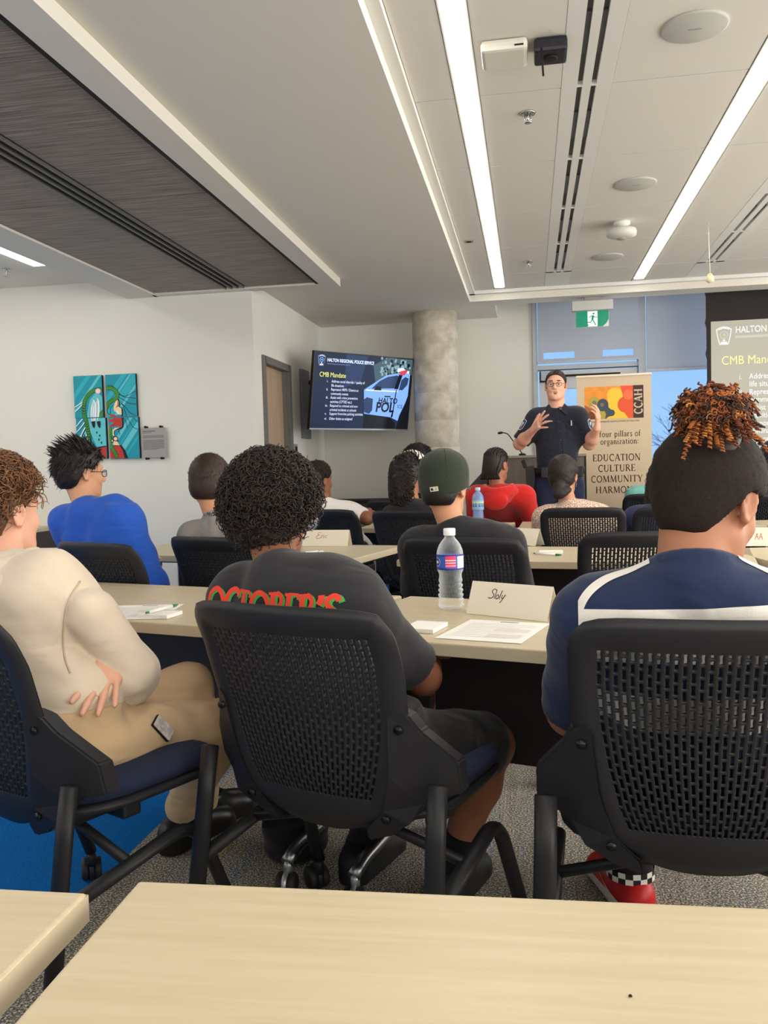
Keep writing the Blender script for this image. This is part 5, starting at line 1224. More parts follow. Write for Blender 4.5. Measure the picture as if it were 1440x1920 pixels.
class Person:
    """one seated or standing figure; all joints in world space"""
    def __init__(s, label, head, yaw, pitch=0, roll=0, hs=1.0, body=0, seat=(0, 0), neck=None, skin='tan', sh=.165, hip_z=.55, name='person', group=None, drop=.10):
        s.C = V3(*head); s.M = head_frame(yaw, pitch, roll); s.hs = hs; s.B = yaw_frame(body); s.r, s.f, s.u = s.B
        s.N = V3(*neck) if neck is not None else s.C-s.M[2]*.155*hs-s.M[1]*.03*hs+0*s.f
        s.P = V3(seat[0], seat[1], hip_z); s.skin = SKIN[skin]; s.sh = sh
        s.sp = nrm(s.N-s.P); s.len = np.linalg.norm(s.N-s.P)
        s.SL = s.N-s.sp*drop-s.r*sh+s.f*.012; s.SR = s.N-s.sp*drop+s.r*sh+s.f*.012
        s.base = V3(seat[0], seat[1], 0); s.root = empty(name, tuple(s.base), 0, label, 'person', group)
        s.arms = {}; s.legs = {}
        s.arm('L', None, None); s.arm('R', None, None); s.leg('L', None, None); s.leg('R', None, None)
        s.hand = {}
    def loc(s, x, y, z): return s.N+s.r*x+s.f*y+s.u*z
    def arm(s, side, el, wr, hand=None):
        sg = -1 if side == 'L' else 1; sh = s.SL if side == 'L' else s.SR
        el = V3(*el) if el is not None else sh+s.r*sg*.05+s.f*.12-s.u*.23
        wr = V3(*wr) if wr is not None else el-s.r*sg*.10+s.f*.21+s.u*.03
        s.arms[side] = (sh, el, wr)
    def leg(s, side, kn, an, toe=None):
        sg = -1 if side == 'L' else 1; h = s.P+s.r*sg*.085-s.u*.02
        kn = V3(*kn) if kn is not None else h+s.r*sg*.05+s.f*.40-s.u*.02
        an = V3(*an) if an is not None else V3(kn[0], kn[1], .09)-s.f*.02
        s.legs[side] = (h, kn, an, V3(*toe) if toe is not None else s.f)
    # --- primitives shared by the body and the garments over it (g: growth)
    def torso(s, S, g=0.0, k=.05, chest=1.0, belly=1.0, cx=1.0):
        Mt = np.array([s.r, nrm(np.cross(s.sp, s.r)), s.sp])
        L = s.len; w = s.sh/.165*cx
        k = min(k, .032)
        S.ell(s.P+s.sp*.02, (.138*w*belly+g, .098*belly+g, .115+g), Mt, .06)
        S.ell(s.P+s.sp*L*.42, (.120*w*belly+g, .084*belly+g, .18+g), Mt, .08)
        S.ell(s.N-s.sp*.20+s.f*.008, (.136*w*chest+g, .088*chest+g, .155+g), Mt, .07)
        S.cap(s.SL+s.r*.015, s.SR-s.r*.015, .045+g, .045+g, .05)
        for q, Sh in ((-1, s.SL), (1, s.SR)):
            S.cap(s.N-s.sp*.042-s.f*.004+s.r*q*.02, Sh-s.r*q*.005+s.sp*.005, .047+g, .046+g, .06)
        for q in (-1, 1): S.ell(s.N-s.sp*.155+s.r*q*.085*w-s.f*.045, (.062*w+g, .036+g, .085+g), Mt, k)
    def armp(s, S, side, g=0.0, upto=2.0, k=.03, fat=1.0):
        sh, el, wr = s.arms[side]
        a = .044*fat+g; b = .039*fat+g; c = .034*fat+g; d = .025*fat+g
        if upto >= 1: S.cap(sh, el, a+.003, b, k)
        else: S.cap(sh, sh+(el-sh)*upto, a+.003, a+(b-a)*upto, k)
        if upto > 1:
            m = el+(wr-el)*min(.35, upto-1); S.cap(el, m, b, b*.5+c*.5+.003, k)
            e = el+(wr-el)*min(1, upto-1)
            if upto > 1.35: S.cap(m, e, c+.004, d if upto >= 2 else d+.004, k)
    def legp(s, S, side, g=0.0, upto=2.0, k=.03, fat=1.0, foot=False):
        h, kn, an, toe = s.legs[side]; a = .078*fat+g; b = .054*fat+g; c = .050*fat+g; d = .034*fat+g
        e = h+(kn-h)*min(1, upto); S.cap(h, e, a, a+(b-a)*min(1, upto), k)
        if upto > 1:
            m = kn+(an-kn)*.3+nrm(np.cross(kn-h, s.r))*0; S.cap(kn, m, b-.003, c+.004, k); S.cap(m, an if upto >= 2 else kn+(an-kn)*(upto-1), c+.004, d, k)
        if foot: t = nrm(toe*V3(1, 1, 0)); S.cap(an+V3(0, 0, -.05)-t*.02, an+V3(0, 0, -.066)+t*.13, .033, .024, k)
    def bounds(s, extra=()):
        pts = [s.C+V3(0, 0, .15), s.C-V3(.13, .13, .1), s.C+V3(.13, .13, 0), s.P-V3(.2, .2, .14), s.P+V3(.2, .2, 0), s.SL, s.SR]+[p for a in s.arms.values() for p in a]+[p for a in s.legs.values() for p in a[:3]]
        pts += [p+d for a in s.legs.values() for p in a[2:3] for d in (V3(.16, .16, 0), V3(-.16, -.16, -.09))]
        for w in [a[2] for a in s.arms.values()]: pts += [w+V3(.19, .19, .19), w-V3(.19, .19, .19)]
        pts = np.array(pts); return pts.min(0)-.10, pts.max(0)+.10
    def build_body(s, h=.006, mouth=0, jaw=1.0, fat=1.0, hands=True, neck_r=.052, hs=1.0, legfat=1.0):
        lo, hi = s.bounds(); S = Sdf(lo, np.maximum(hi, lo+.1), h)
        s.torso(S, -.008, .05)
        S.cap(s.N-s.sp*.06+s.f*.006, s.C-s.M[2]*.055*s.hs-s.M[1]*.022*s.hs, neck_r*1.06, neck_r*.97, .025)
        for sd in 'LR': s.armp(S, sd, 0, 2, .03, fat); s.legp(S, sd, 0, 2, .03, legfat, foot=True)
        add_head(S, s.C, s.M, s.hs, mouth, jaw)
        if hands:
            for sd in 'LR':
                sh, el, wr = s.arms[sd]; hd = s.hand.get(sd, {}); d = hd.get('d', wr-el)
                add_hand(S, wr, d, hd.get('n', -s.u if abs(nrm(d)[2]) < .8 else s.f), hd.get('side', 1 if sd == 'L' else -1)*1, hd.get('curl', .35), hd.get('s', 1.0)*hs, hd.get('spread', .25), hd.get('thumb', .8))
        s.body = S.build('body', s.skin, s.root, s.base, relax=1); return s.body
    def neck_axis(s):
        A0 = s.N-s.sp*.06+s.f*.006; A1 = s.C-s.M[2]*.055*s.hs-s.M[1]*.022*s.hs; return A0, nrm(A1-A0)
    def shirt(s, m, g=.012, sleeve=.62, h=.007, hem=-.02, name='shirt', mfn=None, noise=.0025, fr=38, seed=1, fat=1.0, chest=1.0, belly=1.0, relax=1, extra=None, collar=.0, neck_r=.052, ring=.0085, arm_k=.055):
        lo, hi = s.bounds(); lo[2] = s.P[2]-.14; S = Sdf(lo, hi, h)
        s.torso(S, g, .032, chest, belly)
        if extra: extra(S)
        S.noise(noise, fr, seed)
        for sd in 'LR':
            sl_ = sleeve[sd] if isinstance(sleeve, dict) else sleeve; A = Sdf(lo, hi, h); s.armp(A, sd, g+.004, sl_, .03, fat); sh, el, wr = s.arms[sd]
            A.cap(sh-nrm(el-sh)*.01, sh+(el-sh)*min(.25, sl_), (.043*fat+g), .044*fat+g, .02)
            p, d = (sh+(el-sh)*sl_, nrm(el-sh)) if sl_ <= 1 else (el+(wr-el)*(sl_-1), nrm(wr-el))
            A.noise(noise, fr, seed); A.plane(p, d, .004)
            hh = np.maximum(arm_k-np.abs(S.f-A.f), 0)/arm_k; S.f = np.minimum(S.f, A.f)-hh*hh*arm_k*.25
        if ring:
            A0, a_ = s.neck_axis(); c = A0+a_*(.050+collar); n_ = nrm(a_+s.f*.28); e1 = nrm(s.r-n_*np.dot(s.r, n_)); e2 = np.cross(n_, e1); R_ = neck_r*1.05+.004
            pts = [c+e1*R_*math.cos(t)+e2*R_*math.sin(t) for t in [2*math.pi*k/20 for k in range(21)]]
            for k in range(20): S.cap(pts[k], pts[k+1], ring, ring, .012); S.cap(pts[k]-n_*.014, pts[k+1]-n_*.014, ring*1.1, ring*1.1, .012)
        S.plane(s.P+s.u*(hem), (0, 0, -1), .01)
        return S.build(name, m, s.root, s.base, mfn, relax)
    def collar_ring(s, m, z=.0, r=.060, t=.009, name='collar', tilt=.0, h=.02):
        Mn = nrm(s.C-s.M[2]*.055-s.N); ax = nrm(np.cross(Mn, s.r)); rr = nrm(np.cross(ax, Mn)); c = s.N+Mn*z
        pts = [Vector(c+rr*r*1.02*math.cos(a)+ax*(r*.98)*math.sin(a)+Mn*(tilt*math.sin(a))) for a in [2*math.pi*k/28 for k in range(29)]]
        mb = MB(); base = Vector(s.base)
        for e, (dr, dz) in enumerate(((0, 0),)):
            vs = []; n = 28; prof = [(t, -h), (t*1.1, 0), (t*.6, h*.55), (-t*.4, h*.5), (-t*.6, -h)]
            for k in range(n):
                a = 2*math.pi*k/n; o = rr*math.cos(a)+ax*math.sin(a)
                for (q, z_) in prof: vs.append(Vector(c+o*(r+q)+Mn*(z_+tilt*math.sin(a)))-base)
            fs = []; m_ = len(prof)
            for k in range(n):
                for j in range(m_): a, b = k*m_+j, k*m_+(j+1) % m_; a2, b2 = ((k+1) % n)*m_+j, ((k+1) % n)*m_+(j+1) % m_; fs.append((a, b, b2, a2))
            mb.add(vs, fs, 0, True)
        return mb.build(name, m, s.root, fix=True)
    def pants(s, m, upto=1.95, g=.012, h=.008, name='trousers', fat=1.05, noise=.003, seed=4, top=.10):
        lo, hi = s.bounds(); hi[2] = s.P[2]+.16; S = Sdf(lo, hi, h)
        Mt = np.array([s.r, nrm(np.cross(s.sp, s.r)), s.sp]); S.ell(s.P+s.sp*.01, (.160*s.sh/.165+g, .120+g, .115+g), Mt, .04)
        for sd in 'LR': s.legp(S, sd, g, upto, .035, fat)
        S.noise(noise, 34, seed)
        for sd in 'LR':
            hp, kn, an, toe = s.legs[sd]; p, d = (hp+(kn-hp)*upto, nrm(kn-hp)) if upto <= 1 else (kn+(an-kn)*(upto-1), nrm(an-kn))
            if upto <= 1.2: S.ell(p+d*.12, (.108, .108, .108), None, .004, cut=True)
        S.plane(s.P+s.sp*top, (0, 0, 1), .01)
        return S.build(name, m, s.root, s.base)
    def shoe(s, side, mats, h=.005, name='shoe', sole=True, mfn=None, L=1.0):
        hp, kn, an, toe = s.legs[side]; t = nrm(toe*V3(1, 1, 0)); rt = np.cross(t, V3(0, 0, 1)); g = V3(an[0], an[1], 0)
        lo = np.minimum(g-.09, g+t*.24-.09); hi = np.maximum(g+.09, g+t*.24+.09); lo[2] = -.02; hi[2] = .16
        S = Sdf(lo, hi, h)
        S.cap(g-t*.035+V3(0, 0, .062), g+t*.02*L+V3(0, 0, .10), .040, .044, .03); S.cap(g-t*.03+V3(0, 0, .042), g+t*.175*L+V3(0, 0, .038), .041, .037, .03); S.cap(g+t*.02+V3(0, 0, .085), g+t*.13*L+V3(0, 0, .052), .040, .036, .03)
        S.cap(g+t*.17*L+rt*.012+V3(0, 0, .034), g+t*.17*L-rt*.016+V3(0, 0, .034), .034, .034, .02)
        if sole: S.cap(g-t*.034+V3(0, 0, .014), g+t*.185*L+V3(0, 0, .014), .045, .041, .004); S.cap(g-t*.034+V3(0, 0, .03), g+t*.18*L+V3(0, 0, .03), .044, .040, .006)
        S.plane(V3(0, 0, .118), (0, 0, 1), .006); S.plane(V3(0, 0, .002), (0, 0, -1), .004)
        return S.build(name, mats, s.root, s.base, mfn)
    def sock(s, side, m, top=.2, r=.004, h=.006):
        hp, kn, an, toe = s.legs[side]; d = nrm(kn-an); lo = np.minimum(an, kn)-.1; hi = np.maximum(an, kn)+.1; lo[2] = 0; S = Sdf(lo, hi, h)
        tt = top-.09; e = an+d*max(.02, tt); S.cap(an-V3(0, 0, .03), an, .043, .040, .02); S.cap(an, e, .040+r, .043+r, .02); S.noise(.0012, 120, 3)
        return S.build('sock', m, s.root, s.base)
    # --- hair
    def HL(s, x, y, z): return s.C+(s.M[0]*x+s.M[1]*y+s.M[2]*z)*s.hs
    def hair_cap(s, m, t=.010, h=.005, nape=-.075, front=.075, noise=.0015, fr=160, name='hair', vol=(0, 0, 0), side=-.02, seed=2, extra=None, mfn=None, temple=.0, lobe=1.0, ears=True):
        c = s.C; S = Sdf(c-.21, c+.21, h); k = s.hs; L = s.HL
        S.ell(L(0, -.014-vol[1]*.3, .034+vol[2]*.5), ((.078+t+vol[0])*k, (.097+t+vol[1])*k, (.087+t+vol[2])*k), s.M, .02)
        S.ell(L(0, -.052, -.030), ((.066+t*.8+vol[0]*.5)*k*lobe, (.052+t*.8)*k*(.5+.5*lobe), (.062)*k), s.M, .03)
        if extra: extra(S)
        S.noise(noise, fr, seed)
        # hairline: remove face and neck with planes in head space
        X = [S.ax[0][:, None, None]-c[0], S.ax[1][None, :, None]-c[1], S.ax[2][None, None, :]-c[2]]
        q = [(s.M[i][0]*X[0]+s.M[i][1]*X[1]+s.M[i][2]*X[2])/k for i in range(3)]
        up = .062+(front-.075)
        d1 = (q[1]-.066)*.75-(q[2]-up)*.66            # forehead plane
        edge = nape+np.clip((q[1]+.060)/.034, 0, 1)*(.016-nape) if ears else nape+np.maximum(0, q[1]+.03)*1.25
        d2 = edge-q[2]    # lower edge, rising over the ears
        d3 = (q[1]-.020-temple)-np.maximum(0, (q[2]-.012))*3.0   # sideburn
        S.f = np.maximum(S.f, np.maximum(np.maximum(d1, d2), d3).astype(np.float32)*k)
        s.hair = S.build(name, m, s.root, s.base, mfn); return s.hair
    def scalp_pts(s, n, t=.012, nape=-.06, front=.075, rng=None, vol=(0, 0, 0), ears=True):
        rng = rng or np.random.default_rng(5); out = []
        while len(out) < n:
            v = rng.normal(size=3); v /= np.linalg.norm(v)
            x, y, z = v[0]*(.078+t+vol[0]), -.014+v[1]*(.097+t+vol[1]), .034+v[2]*(.087+t+vol[2])
            if (y-.066)*.75-(z-(.062+front-.075)) * .66 > 0: continue
            if nape+max(0, y+.03)*1.25-z > 0: continue
            if y > .025 and z < .03: continue
            if ears and y > -.045 and z < .014: continue
            out.append((np.array((x, y, z)), nrm(np.array((v[0]/(.078+t), v[1]/(.097+t), v[2]/(.087+t))))))
        return out
    def curls(s, mats, n=300, length=.05, coil=.010, turns=2.2, rad=.0024, seed=3, t=.012, nape=-.06, front=.075, drop=0.35, name='curls', vol=(0, 0, 0), parent=None, seg=9, filt=None, taper=.5, stand=.35, ears=True):
        rng = np.random.default_rng(seed); mb = MB(); base = s.base; k = s.hs
        for p, nv in s.scalp_pts(n, t-.006, nape, front, rng, vol, ears):
            if filt and not filt(p): continue
            tg = rng.normal(size=3); tg = nrm(tg-nv*np.dot(tg, nv)); d = nrm(nv*stand+tg*rng.uniform(.5, 1)+np.array((0, 0, -drop))); a = nrm(np.cross(d, rng.normal(size=3))); b = np.cross(d, a)
            Ln = length*rng.uniform(.6, 1.25); tn = turns*rng.uniform(.7, 1.3); ph = rng.uniform(0, 6.28); cc = coil*rng.uniform(.7, 1.3); pts = []
            for i in range(int(seg*max(1, tn))+1):
                u = i/(seg*max(1, tn)); e = p+d*Ln*u*.8+nv*0+np.array((0, 0, -drop*.5*Ln*u*u))+(a*math.cos(ph+6.28*tn*u)+b*math.sin(ph+6.28*tn*u))*cc*(min(1, u*4))
                pts.append(Vector(s.C+(s.M[0]*e[0]+s.M[1]*e[1]+s.M[2]*e[2])*k-base))
            m_ = len(pts); r0 = rad*rng.uniform(.75, 1.3)
            mb.tube(pts, [r0*(1-taper*(j/(m_-1))**2) for j in range(m_)], 5, mi=int(rng.integers(0, len(mats))), caps=True)
        return mb.build(name, mats, parent or s.root)
    def tufts(s, mats, n=200, length=.03, rad=.004, seed=3, t=.012, nape=-.06, front=.075, comb=(0, 0, -1), lift=.5, name='hair_strands', vol=(0, 0, 0), parent=None, filt=None):
        rng = np.random.default_rng(seed); mb = MB(); cb = np.array(comb, float)
        for p, nv in s.scalp_pts(n, t-.004, nape, front, rng, vol):
            if filt and not filt(p): continue
            tang = cb-nv*np.dot(cb, nv); d = nrm(nrm(tang)*(1-lift)+nv*lift+rng.normal(size=3)*.18); Ln = length*rng.uniform(.6, 1.3); r0 = rad*rng.uniform(.7, 1.3)
            pts = [Vector(s.C+(s.M.T @ (p+d*Ln*u+cb*Ln*.25*u*u))*s.hs-s.base) for u in (0, .33, .66, 1.0)]
            mb.tube(pts, [r0, r0*.9, r0*.6, r0*.12], 5, mi=int(rng.integers(0, len(mats))))
        return mb.build(name, mats, parent or s.root)

from mathutils.bvhtree import BVHTree
def bvh_of(o):
    me = o.data; M = o.matrix_basis if o.parent is None else Matrix.Translation(o.parent.location) @ o.matrix_basis
    return BVHTree.FromPolygons([M @ v.co for v in me.vertices], [list(p.vertices) for p in me.polygons])
def pick(bvh, px, py):
    d = ray(px, py).normalized(); loc, n, i, t = bvh.ray_cast(Vector((0, 0, CAM_H)), d)
    return loc, n
def drape(mb, bvh, O, right, up, dirn, off, base):
    """lay the flat XZ shapes of mb onto a surface: local x -> right, z -> up, cast along dirn; keeps only faces that land"""
    O, right, up, dirn = [Vector(v) for v in (O, right, up, dirn)]; vs = []; ok = []
    for v in mb.v:
        p = O+right*v[0]+up*v[2]; loc, n, i, t = bvh.ray_cast(p-dirn*.4, dirn)
        ok.append(loc is not None); vs.append((loc-dirn*(off) + (n*0)) - Vector(base) if loc is not None else Vector())
    out = MB(); out.v = [tuple(v) for v in vs]
    for f, m, q in zip(mb.f, mb.m, mb.sm):
        if all(ok[i] for i in f): out.f.append(f); out.m.append(m); out.sm.append(True)
    return out
def dense(pts, step):
    out = [pts[0]]
    for a, b in zip(pts, pts[1:]):
        n = max(1, int(math.hypot(b[0]-a[0], b[1]-a[1])/step))
        out += [(a[0]+(b[0]-a[0])*k/n, a[1]+(b[1]-a[1])*k/n) for k in range(1, n+1)]
    return out
def lettering(s, size, heavy, sp, mi=0, dx=0, dz=0, mb=None, step=.14):
    mb = mb or MB(); w = sum(GL[c][0]+sp for c in s)-sp; x = -w/2
    for c in s:
        gw, st, se = GL[c]
        for pts, wt in st:
            for q in ribbon(dense([(x+a, b) for a, b in pts], step), wt*heavy): mb.flat([(p[0]*size+dx, 0, p[1]*size+dz) for p in q], mi)
        for (a, b, h) in se:
            t = .09; sg = 1 if b < .3 else -1
            mb.flat([(p[0]*size+dx, 0, p[1]*size+dz) for p in ((x+a-h*1.2, b), (x+a+h*1.2, b), (x+a+h*1.2, b+sg*t), (x+a-h*1.2, b+sg*t))], mi)
        x += gw+sp
    return mb

def seam(person, bvh, pxs, r, m, name='seam', off=.0):
    pts = []
    for q in smooth(pxs, 5):
        l, n = pick(bvh, *q)
        if l is not None: pts.append(l+n*off-Vector(person.base))
    return MB().tube(pts, r, 6).build(name, m, person.root) if len(pts) > 2 else None

def hood(p, m, s=1.0, h=.006, name='hood'):
    """hood lying folded on the back of the shoulders"""
    N, f, u, r, sp = p.N, p.f, p.u, p.r, p.sp; S = Sdf(N-.24, N+.24, h)
    def ring(R_, d, z, t, lo, hi, k=.004):
        c = lambda a: N+sp*z+r*math.sin(a)*R_*1.05-f*math.cos(a)*d+u*(-.025*math.cos(a)+.012*abs(math.sin(a)))
        for i in range(12):
            a, b = lo+(hi-lo)*i/12, lo+(hi-lo)*(i+1)/12; S.cap(c(a), c(b), t*(.72+.28*math.cos(a)), t*(.72+.28*math.cos(b)), k)
    ring(.092*s, .078*s, .012, .030*s, -1.9, 1.9); ring(.112*s, .108*s, -.032, .034*s, -1.35, 1.35); ring(.085*s, .118*s, -.085, .034*s, -.95, .95, .03)
    S.ell(N-f*.105*s-u*.085, (.085*s, .036*s, .055*s), p.B, .03)
    S.noise(.0022, 46, 5); return S.build(name, m, p.root, p.base)
# ------------------------------------------------------------------ the audience and the officer
H_BLK = mat('black hair', (30, 25, 24), .45, spec=.4); H_BLK2 = mat('soft black hair', (44, 36, 33), .5, spec=.35); H_BRN = mat('brown hair', (92, 62, 42), .45, spec=.4); H_BRN2 = mat('light brown hair', (136, 94, 64), .45, spec=.4)
H_DKB = mat('dark brown hair', (52, 38, 32), .5, spec=.35); H_GNG = mat('bleached ginger curls', (160, 92, 44), .5, spec=.35); H_GNG2 = mat('rust brown curls', (110, 58, 34), .5, spec=.35); H_FADE = mat('short faded hair', (40, 32, 29), .75, spec=.15, var=.35, vscale=500)
def seat_of(k, fwd=-.06):
    o = CH[k]; a = o.rotation_euler.z; return (o.location.x-math.sin(a)*fwd, o.location.y+math.cos(a)*fwd)
def yaw_of(k): return -math.degrees(CH[k].rotation_euler.z)
def cloth(name, rgb, fold=.36, **k):
    kw = dict(rough=.85, spec=.15, bump=.12, bscale=420, sheen=.15); kw.update(k); r_ = kw.pop('rough'); m = mat(name, rgb, r_, **kw); nt = m.node_tree
    if 'folds' in [n.name for n in nt.nodes]: return m
    b = nt.nodes['Principled BSDF']; tc = nt.nodes.new('ShaderNodeTexCoord'); mp = nt.nodes.new('ShaderNodeMapping'); mp.inputs['Scale'].default_value = (1, 1, 2.1); mp.inputs['Rotation'].default_value = (.3, .5, .2)
    n = nt.nodes.new('ShaderNodeTexNoise'); n.name = 'folds'; n.inputs['Scale'].default_value = 6.5; n.inputs['Detail'].default_value = 1.6; n.inputs['Distortion'].default_value = .9
    bp = nt.nodes.new('ShaderNodeBump'); bp.inputs['Strength'].default_value = fold; bp.inputs['Distance'].default_value = .035
    nt.links.new(tc.outputs['Object'], mp.inputs[0]); nt.links.new(mp.outputs[0], n.inputs['Vector']); nt.links.new(n.outputs['Fac'], bp.inputs['Height'])
    if b.inputs['Normal'].links: nt.links.new(b.inputs['Normal'].links[0].from_socket, bp.inputs['Normal'])
    nt.links.new(bp.outputs[0], b.inputs['Normal']); return m

# --- boy with dark curls, printed black tee (nearest row, middle)
p = Person('person with dark curly hair in a black tee with red and green lettering', at(512, 964, 2.00), 12, 6, 3, .97, yaw_of('mid'), seat_of('mid'), neck=at(516, 1058, 1.90), skin='brown', sh=.157, hip_z=.54)
p.arm('R', at(792, 1268, 2.00), None); p.arms['R'] = (p.arms['R'][0], p.arms['R'][1], p.arms['R'][1]-p.r*.10+p.f*.20+p.u*.0)
p.leg('R', at(922, 1395, 2.14), at(842, 1640, 2.17)); p.leg('L', None, at(676, 1585, 2.30))
p.leg('L', p.P+p.f*.42-p.r*.06-p.u*.02, at(676, 1590, 2.30))
p.build_body(h=.006, fat=1.05, legfat=1.0)
M_TEE = cloth('washed black cotton', (46, 46, 49))
sh = p.shirt(M_TEE, g=.014, sleeve={'L': .9, 'R': .88}, h=.006, noise=.003, fr=30, fat=1.12)

bv = bvh_of(sh)
o_, n_ = pick(bv, 500, 1166)
tx = lettering("OCTOBER'S" if "'" in GL else 'OCTOBERS', .062, 1.75, .02) if False else None
GL["'"] = (.26, [([(.13, 1.0), (.15, .86), (.08, .70)], .14)], [])
R3, U3, D3 = Vector(p.r), Vector(p.u), Vector(p.f)
m_red, m_grn, m_yel, m_pnk = mat('print tomato red', (226, 66, 46), .7), mat('print bright green', (62, 170, 74), .7), mat('print gold', (206, 156, 60), .7), mat('print dull pink', (150, 66, 74), .7)
a_ = lettering("OCTOBER'S", .066, 1.6, -.03, 0, dx=.0055, dz=-.003); drape(a_, bv, o_, R3, U3, D3, .0016, p.base).build('back_print_shadow', m_grn, sh)
a_ = lettering("OCTOBER'S", .066, 1.6, -.03, 0); drape(a_, bv, o_, R3, U3, D3, .0026, p.base).build('back_print', m_red, sh)
a_ = lettering('OCTOBER', .05, 1.5, .0, 0, dz=-.055); drape(a_, bv, o_, R3, U3, D3, .0020, p.base).build('back_print', m_yel, sh)
blob = MB()
for k in range(26):
    x, z = random.uniform(-.06, .07), random.uniform(-.25, -.12); w, h = random.uniform(.006, .014), random.uniform(.01, .028); blob.flat([(x-w, 0, z-h), (x+w, 0, z-h), (x+w, 0, z+h), (x-w, 0, z+h)], 0 if k % 4 else 1)
drape(blob, bv, o_, R3, U3, D3, .0018, p.base).build('back_print', [m_pnk, m_grn], sh)
M_SHORT = cloth('black sport shorts', (22, 22, 24), .25, rough=.6)
p.pants(M_SHORT, .86, g=.020, name='shorts', fat=1.1, noise=.004); 
M_SOCK = cloth('black ribbed sock', (20, 20, 22)); M_BSHOE = mat('black sneaker', (24, 24, 26), .6, bump=.1, bscale=300)
for sd in 'LR': p.sock(sd, M_SOCK, .20); p.shoe(sd, M_BSHOE)
hp = p.hair_cap(H_BLK2, ears=False, t=.026, nape=-.088, front=.085, noise=.004, fr=120, vol=(.008, .008, .008))
p.curls([H_BLK, H_BLK2, H_DKB], 2300, .040, .0075, 1.6, .0016, 11, t=.034, nape=-.100, front=.088, drop=.12, vol=(.008, .008, .008), stand=.30, ears=False, parent=hp)

# --- boy in the cream hoodie (nearest row, left)
CH['hood'].location.x += .035
p = Person('person with light brown curls in a cream hoodie and tan trousers, arms folded', at(2, 960, 2.02), 16, 3, 0, .98, 24, seat_of('hood', -.03), neck=at(12, 1062, 1.93), skin='fair', sh=.16, hip_z=.54)
p.arm('R', at(238, 1264, 1.93), None); p.arms['R'] = (p.arms['R'][0], p.arms['R'][1], p.arms['R'][1]-p.r*.20+p.f*.10+p.u*.03)
p.arm('L', p.SL-p.r*.02+p.f*.14-p.u*.23, at(196, 1262, 2.00))
p.hand['L'] = dict(d=Vector(at(186, 1310, 1.96))-Vector(at(206, 1255, 1.985)), n=-p.r-p.f*.5, side=-1, curl=.12, spread=.3, s=1.0)
p.leg('R', at(408, 1362, 2.18), at(338, 1525, 2.42)); p.leg('L', p.P+p.f*.43-p.r*.04, at(384, 1515, 2.55))
M_HOOD = cloth('cream fleece', (222, 206, 184), .26, sheen=.3, bump=.08)
def hoodx(S):
    N, f, u, r, sp = p.N, p.f, p.u, p.r, p.sp
    S.ell(p.P-p.u*.03+p.f*.02, (.180, .155, .125), p.B, .05)
    S.cap(at(172, 1150, 1.82), at(246, 1258, 1.875), .060, .058, .006)
sh = p.shirt(M_HOOD, g=.020, sleeve=1.93, h=.006, noise=.0045, fr=24, seed=7, fat=1.26, ring=0, extra=hoodx, arm_k=.018, hem=-.10, name='hoodie', belly=1.05)
hood(p, M_HOOD)
bv = bvh_of(sh); K_, nK = pick(bv, 196, 1272); T1, nT = pick(bv, 178, 1318); nC = (Vector((0, 0, CAM_H))-K_).normalized()
K_ = K_+nC*.004; T1 = T1+nC*.012; dK = (T1-K_).normalized(); W0 = K_-dK*.078-nC*.046
p.arms['L'] = (p.arms['L'][0], p.arms['L'][1], V3(*W0))
p.hand['L'] = dict(d=T1-W0, n=-nC, side=-1, curl=(-.05, .0, .0, -.05), spread=.42, s=1.05, thumb=.2)
p.build_body(h=.005, legfat=1.0)
M_SEAM = cloth('hoodie seam', (196, 180, 156))
seam(p, bv, [(150, 1090), (130, 1125), (119, 1180), (121, 1230), (132, 1262)], .0022, M_SEAM, 'sleeve_seam', .0012)
M_CHINO = cloth('tan cotton', (206, 176, 138))
pt = p.pants(M_CHINO, 1.93, g=.014, fat=1.06, noise=.005)
for sd in 'LR': p.shoe(sd, mat('black leather shoe', (22, 21, 22), .35))
bvp = bvh_of(pt)
a_, n_ = pick(bvp, 303, 1366)
if a_:
    ph = empty('smartphone', a_, 0, 'smartphone in a marbled case slipping out of the tan trouser pocket', 'phone')
    d1 = (pick(bvp, 318, 1384)[0]-pick(bvp, 288, 1352)[0]).normalized(); n_ = (n_-d1*n_.dot(d1)).normalized(); q_ = n_.cross(d1)
    ph.rotation_euler = Matrix((d1, q_, n_)).transposed().to_euler()
    MB().box((-.030, -.016, .002), (.030, .016, .011), bev=.003).build('case_back', mat('marbled phone case', (196, 190, 186), .3, var=.35, vscale=60), ph)
    MB().box((-.0315, -.0172, -.001), (.0315, .0172, .008), bev=.003).build('phone_edge', M_DARK, ph)
hp = p.hair_cap(H_BRN, t=.012, nape=-.070, front=.085, noise=.003, fr=120, vol=(.0, .0, .01))
p.curls([H_BRN, H_BRN2, H_BRN, H_BRN2], 1700, .050, .0100, 1.2, .0015, 21, t=.016, nape=-.03, front=.095, stand=.4, drop=.3, vol=(.006, .010, .022), parent=hp, filt=lambda q: q[2] > .04 or (q[1] < -.055 and q[2] > -.01))
p.tufts([H_BRN, H_DKB], 260, .022, .0022, 22, t=.014, nape=-.075, comb=(0, -.3, -1), lift=.1, parent=hp, filt=lambda q: q[2] < .02)

